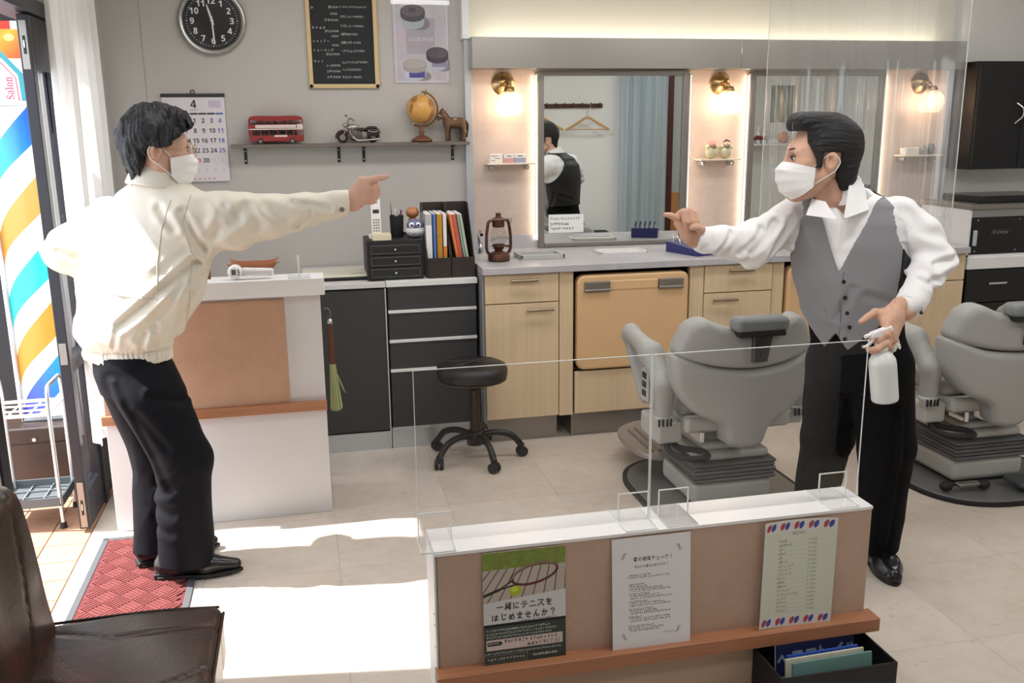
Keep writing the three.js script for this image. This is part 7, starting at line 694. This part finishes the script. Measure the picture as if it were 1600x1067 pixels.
  part('trousers', nets((x, y, z) => Math.max(tf(x, y, z), 0.05 - y, y - 0.935), [1.55, 0.03, -3.03], [1.98, 0.95, -2.44], 0.0075), phys(0x0a0a0c, 0.8, { specularIntensity: 0.3 }), o, 'black trousers');
  const loafer = (heel, dir) => { const R = new THREE.Matrix4().makeRotationY(-Math.atan2(dir[1], dir[0])).setPosition(...heel); let up = union([cone([0.03, 0.042, 0], [0.09, 0.042, 0], 0.034, 0.037), cone([0.09, 0.042, 0], [0.18, 0.032, 0], 0.038, 0.038), cone([0.18, 0.03, 0], [0.235, 0.024, 0], 0.038, 0.026), cone([0.05, 0.06, 0], [0.05, 0.09, 0], 0.033, 0.036)], 0.03); const u0 = up; up = (x, y, z) => { const d = u0(x, y, z), e = Math.abs(Math.hypot((x - 0.165) / 0.075, z / 0.031) - 1) * 0.03; return d - (y > 0.03 ? 0.003 * Math.exp(-((e / 0.004) ** 2)) : 0); }; const m = std(0x101012, 0.22), q2 = part('loafer', nets((x, y, z) => Math.max(up(x, y, z * 0.9), 0.007 - y, y - 0.09), [-0.02, 0, -0.06], [0.28, 0.11, 0.06], 0.0045).applyMatrix4(R), m, o, 'black leather loafer'); part('sole', extr(splineShape([[-0.006, 0], [0.01, 0.033], [0.09, 0.036], [0.18, 0.042], [0.24, 0.026], [0.262, 0], [0.24, -0.026], [0.18, -0.042], [0.09, -0.036], [0.01, -0.033]]), 0.011, 0.002).rotateX(-Math.PI / 2).applyMatrix4(R), std(0x0b0b0c, 0.5), q2); part('penny_strap', tube([[0.115, 0.035, 0.038], [0.118, 0.064, 0.022], [0.118, 0.074, 0], [0.118, 0.064, -0.022], [0.115, 0.035, -0.038]], 0.006, 24, 6).applyMatrix4(R), m, q2); };
  loafer([1.895, 0, -2.7], [-0.24, 0.97]); loafer([1.815, 0, -2.99], [-0.3, 0.95]);
  // head
  const base = union([ell([0, 0.046, -0.02], [0.085, 0.097, 0.108]), ell([0, -0.03, -0.078], [0.068, 0.066, 0.036]), ell([0, 0.106, 0.05], [0.066, 0.034, 0.052]), ell([0, 0.1, 0.074], [0.05, 0.026, 0.02]), ell([0.074, 0.01, 0.024], [0.009, 0.05, 0.014]), ell([-0.074, 0.01, 0.024], [0.009, 0.05, 0.014])], 0.028);
  const hairF = (x, y, z) => { let d = base(x, y, z); const lat = Math.atan2(x, y + 0.02); d -= 0.0005 * Math.sin(lat * 85 + 6 * n3(x * 12, y * 12, z * 8)) + 0.0005 * Math.sin((y + z * 0.25) * 330 + 8 * n3(x * 9, y * 9, z * 9)) + 0.003 * n3(x * 18, y * 22, z * 9); const zl = 0.028 + Math.max(0, Math.min(0.05, y)) * 0.55; d = smax(d, -Math.max(zl - z, y - 0.084 + Math.max(0, z - 0.085) * 0.4), 0.006); d = smax(d, -Math.max(-0.042 - z, z - 0.012, y - 0.026, 0.058 - Math.abs(x)), 0.005); d = smax(d, -Math.max(-0.02 - y - 0 * z, y + 0.0, -z) - 1, 0.004); d = smax(d, -Math.max(-0.03 - z, y + 0.022), 0.004); return d; };
  const bm = std(0x231b19, 0.7); dressHead(o, Mx, { look: 0, lid: std(0x6b463a, 0.6), brow: bm, hair: nets(hairF, [-0.11, -0.12, -0.14], [0.11, 0.165, 0.13], 0.0034), hairM: std(0x0d0d0f, 0.55, bump(strandTex, 20, 0.002)), hairLabel: 'short swept-back black hair' });
  { const g = []; for (let i = 0; i < 16; i++) { const x = -0.036 + i * 0.0048, w = rnd(-0.004, 0.004); g.push(tube([[x, 0.088 + w, 0.0965], [x * 0.98, 0.1 + w, 0.0995], [x * 0.95, 0.118 + w, 0.0945], [x * 0.9, 0.131, 0.081], [x * 0.85, 0.138 + w * 0.5, 0.056]], 0.0012, 16, 4)); } part('grey_streaks', merge(g).applyMatrix4(Mx), std(0x6f7176, 0.5), o, 'grey strands in the forelock').userData.kind = 'stuff'; }
}
{ // spray bottle in the left hand
  const o = thing('spray_bottle', 'white trigger spray bottle held in the left hand', 'spray bottle', [1.619, 0.706, -2.285], 0); o.rotation.z = 0.16; const wm = phys(0xe8ebea, 0.35, { transmission: 0.15, thickness: 0 });
  part('bottle', lathe([[0.001, 0], [0.036, 0.001], [0.038, 0.006], [0.0385, 0.11], [0.037, 0.125], [0.028, 0.142], [0.0165, 0.15], [0.0165, 0.158]], 32), wm, o); part('collar', lathe([[0.017, 0.155], [0.019, 0.157], [0.0185, 0.178], [0.013, 0.182], [0.013, 0.2]], 24), M.whiteGloss, o); const h = part('trigger_head', [extr(shapeOf([[-0.035, 0.2], [-0.03, 0.214], [0.032, 0.222], [0.038, 0.21], [0.02, 0.197], [-0.008, 0.194]]), 0.022, 0.004).translate(0, 0, -0.011), rod([-0.05, 0.205, 0], [-0.03, 0.208, 0], 0.006)], M.whiteGloss, o); part('trigger', tube([[-0.018, 0.198, 0], [-0.03, 0.186, 0], [-0.05, 0.176, 0], [-0.06, 0.178, 0]], 0.0045, 20, 6), M.whiteGloss, h); part('dip_tube', rod([0, 0.01, 0], [0, 0.15, 0], 0.002), M.whiteGloss, o); part('water', lathe([[0.001, 0.004], [0.034, 0.004], [0.0355, 0.09], [0.001, 0.09]], 24), std(0xd5dad9, 0.3), o); }
{ const f = (x, y, z) => { const b = ell([0, 0.022, 0], [0.017, 0.024, 0.012])(x, y, z); return b + 0.004 * Math.sin(x * 260 + 3 * n3(x * 60, y * 60, z * 60)) + 0.004 * n3(x * 90, y * 90, z * 90); }; single('tissue', nets(f, [-0.03, -0.01, -0.03], [0.03, 0.06, 0.03], 0.0025), phys(0xe6e0d8, 0.9), 'crumpled white tissue tucked under the hand with the spray bottle', 'tissue', [1.645, 0.842, -2.305]); }
renderer.render(scene, camera);
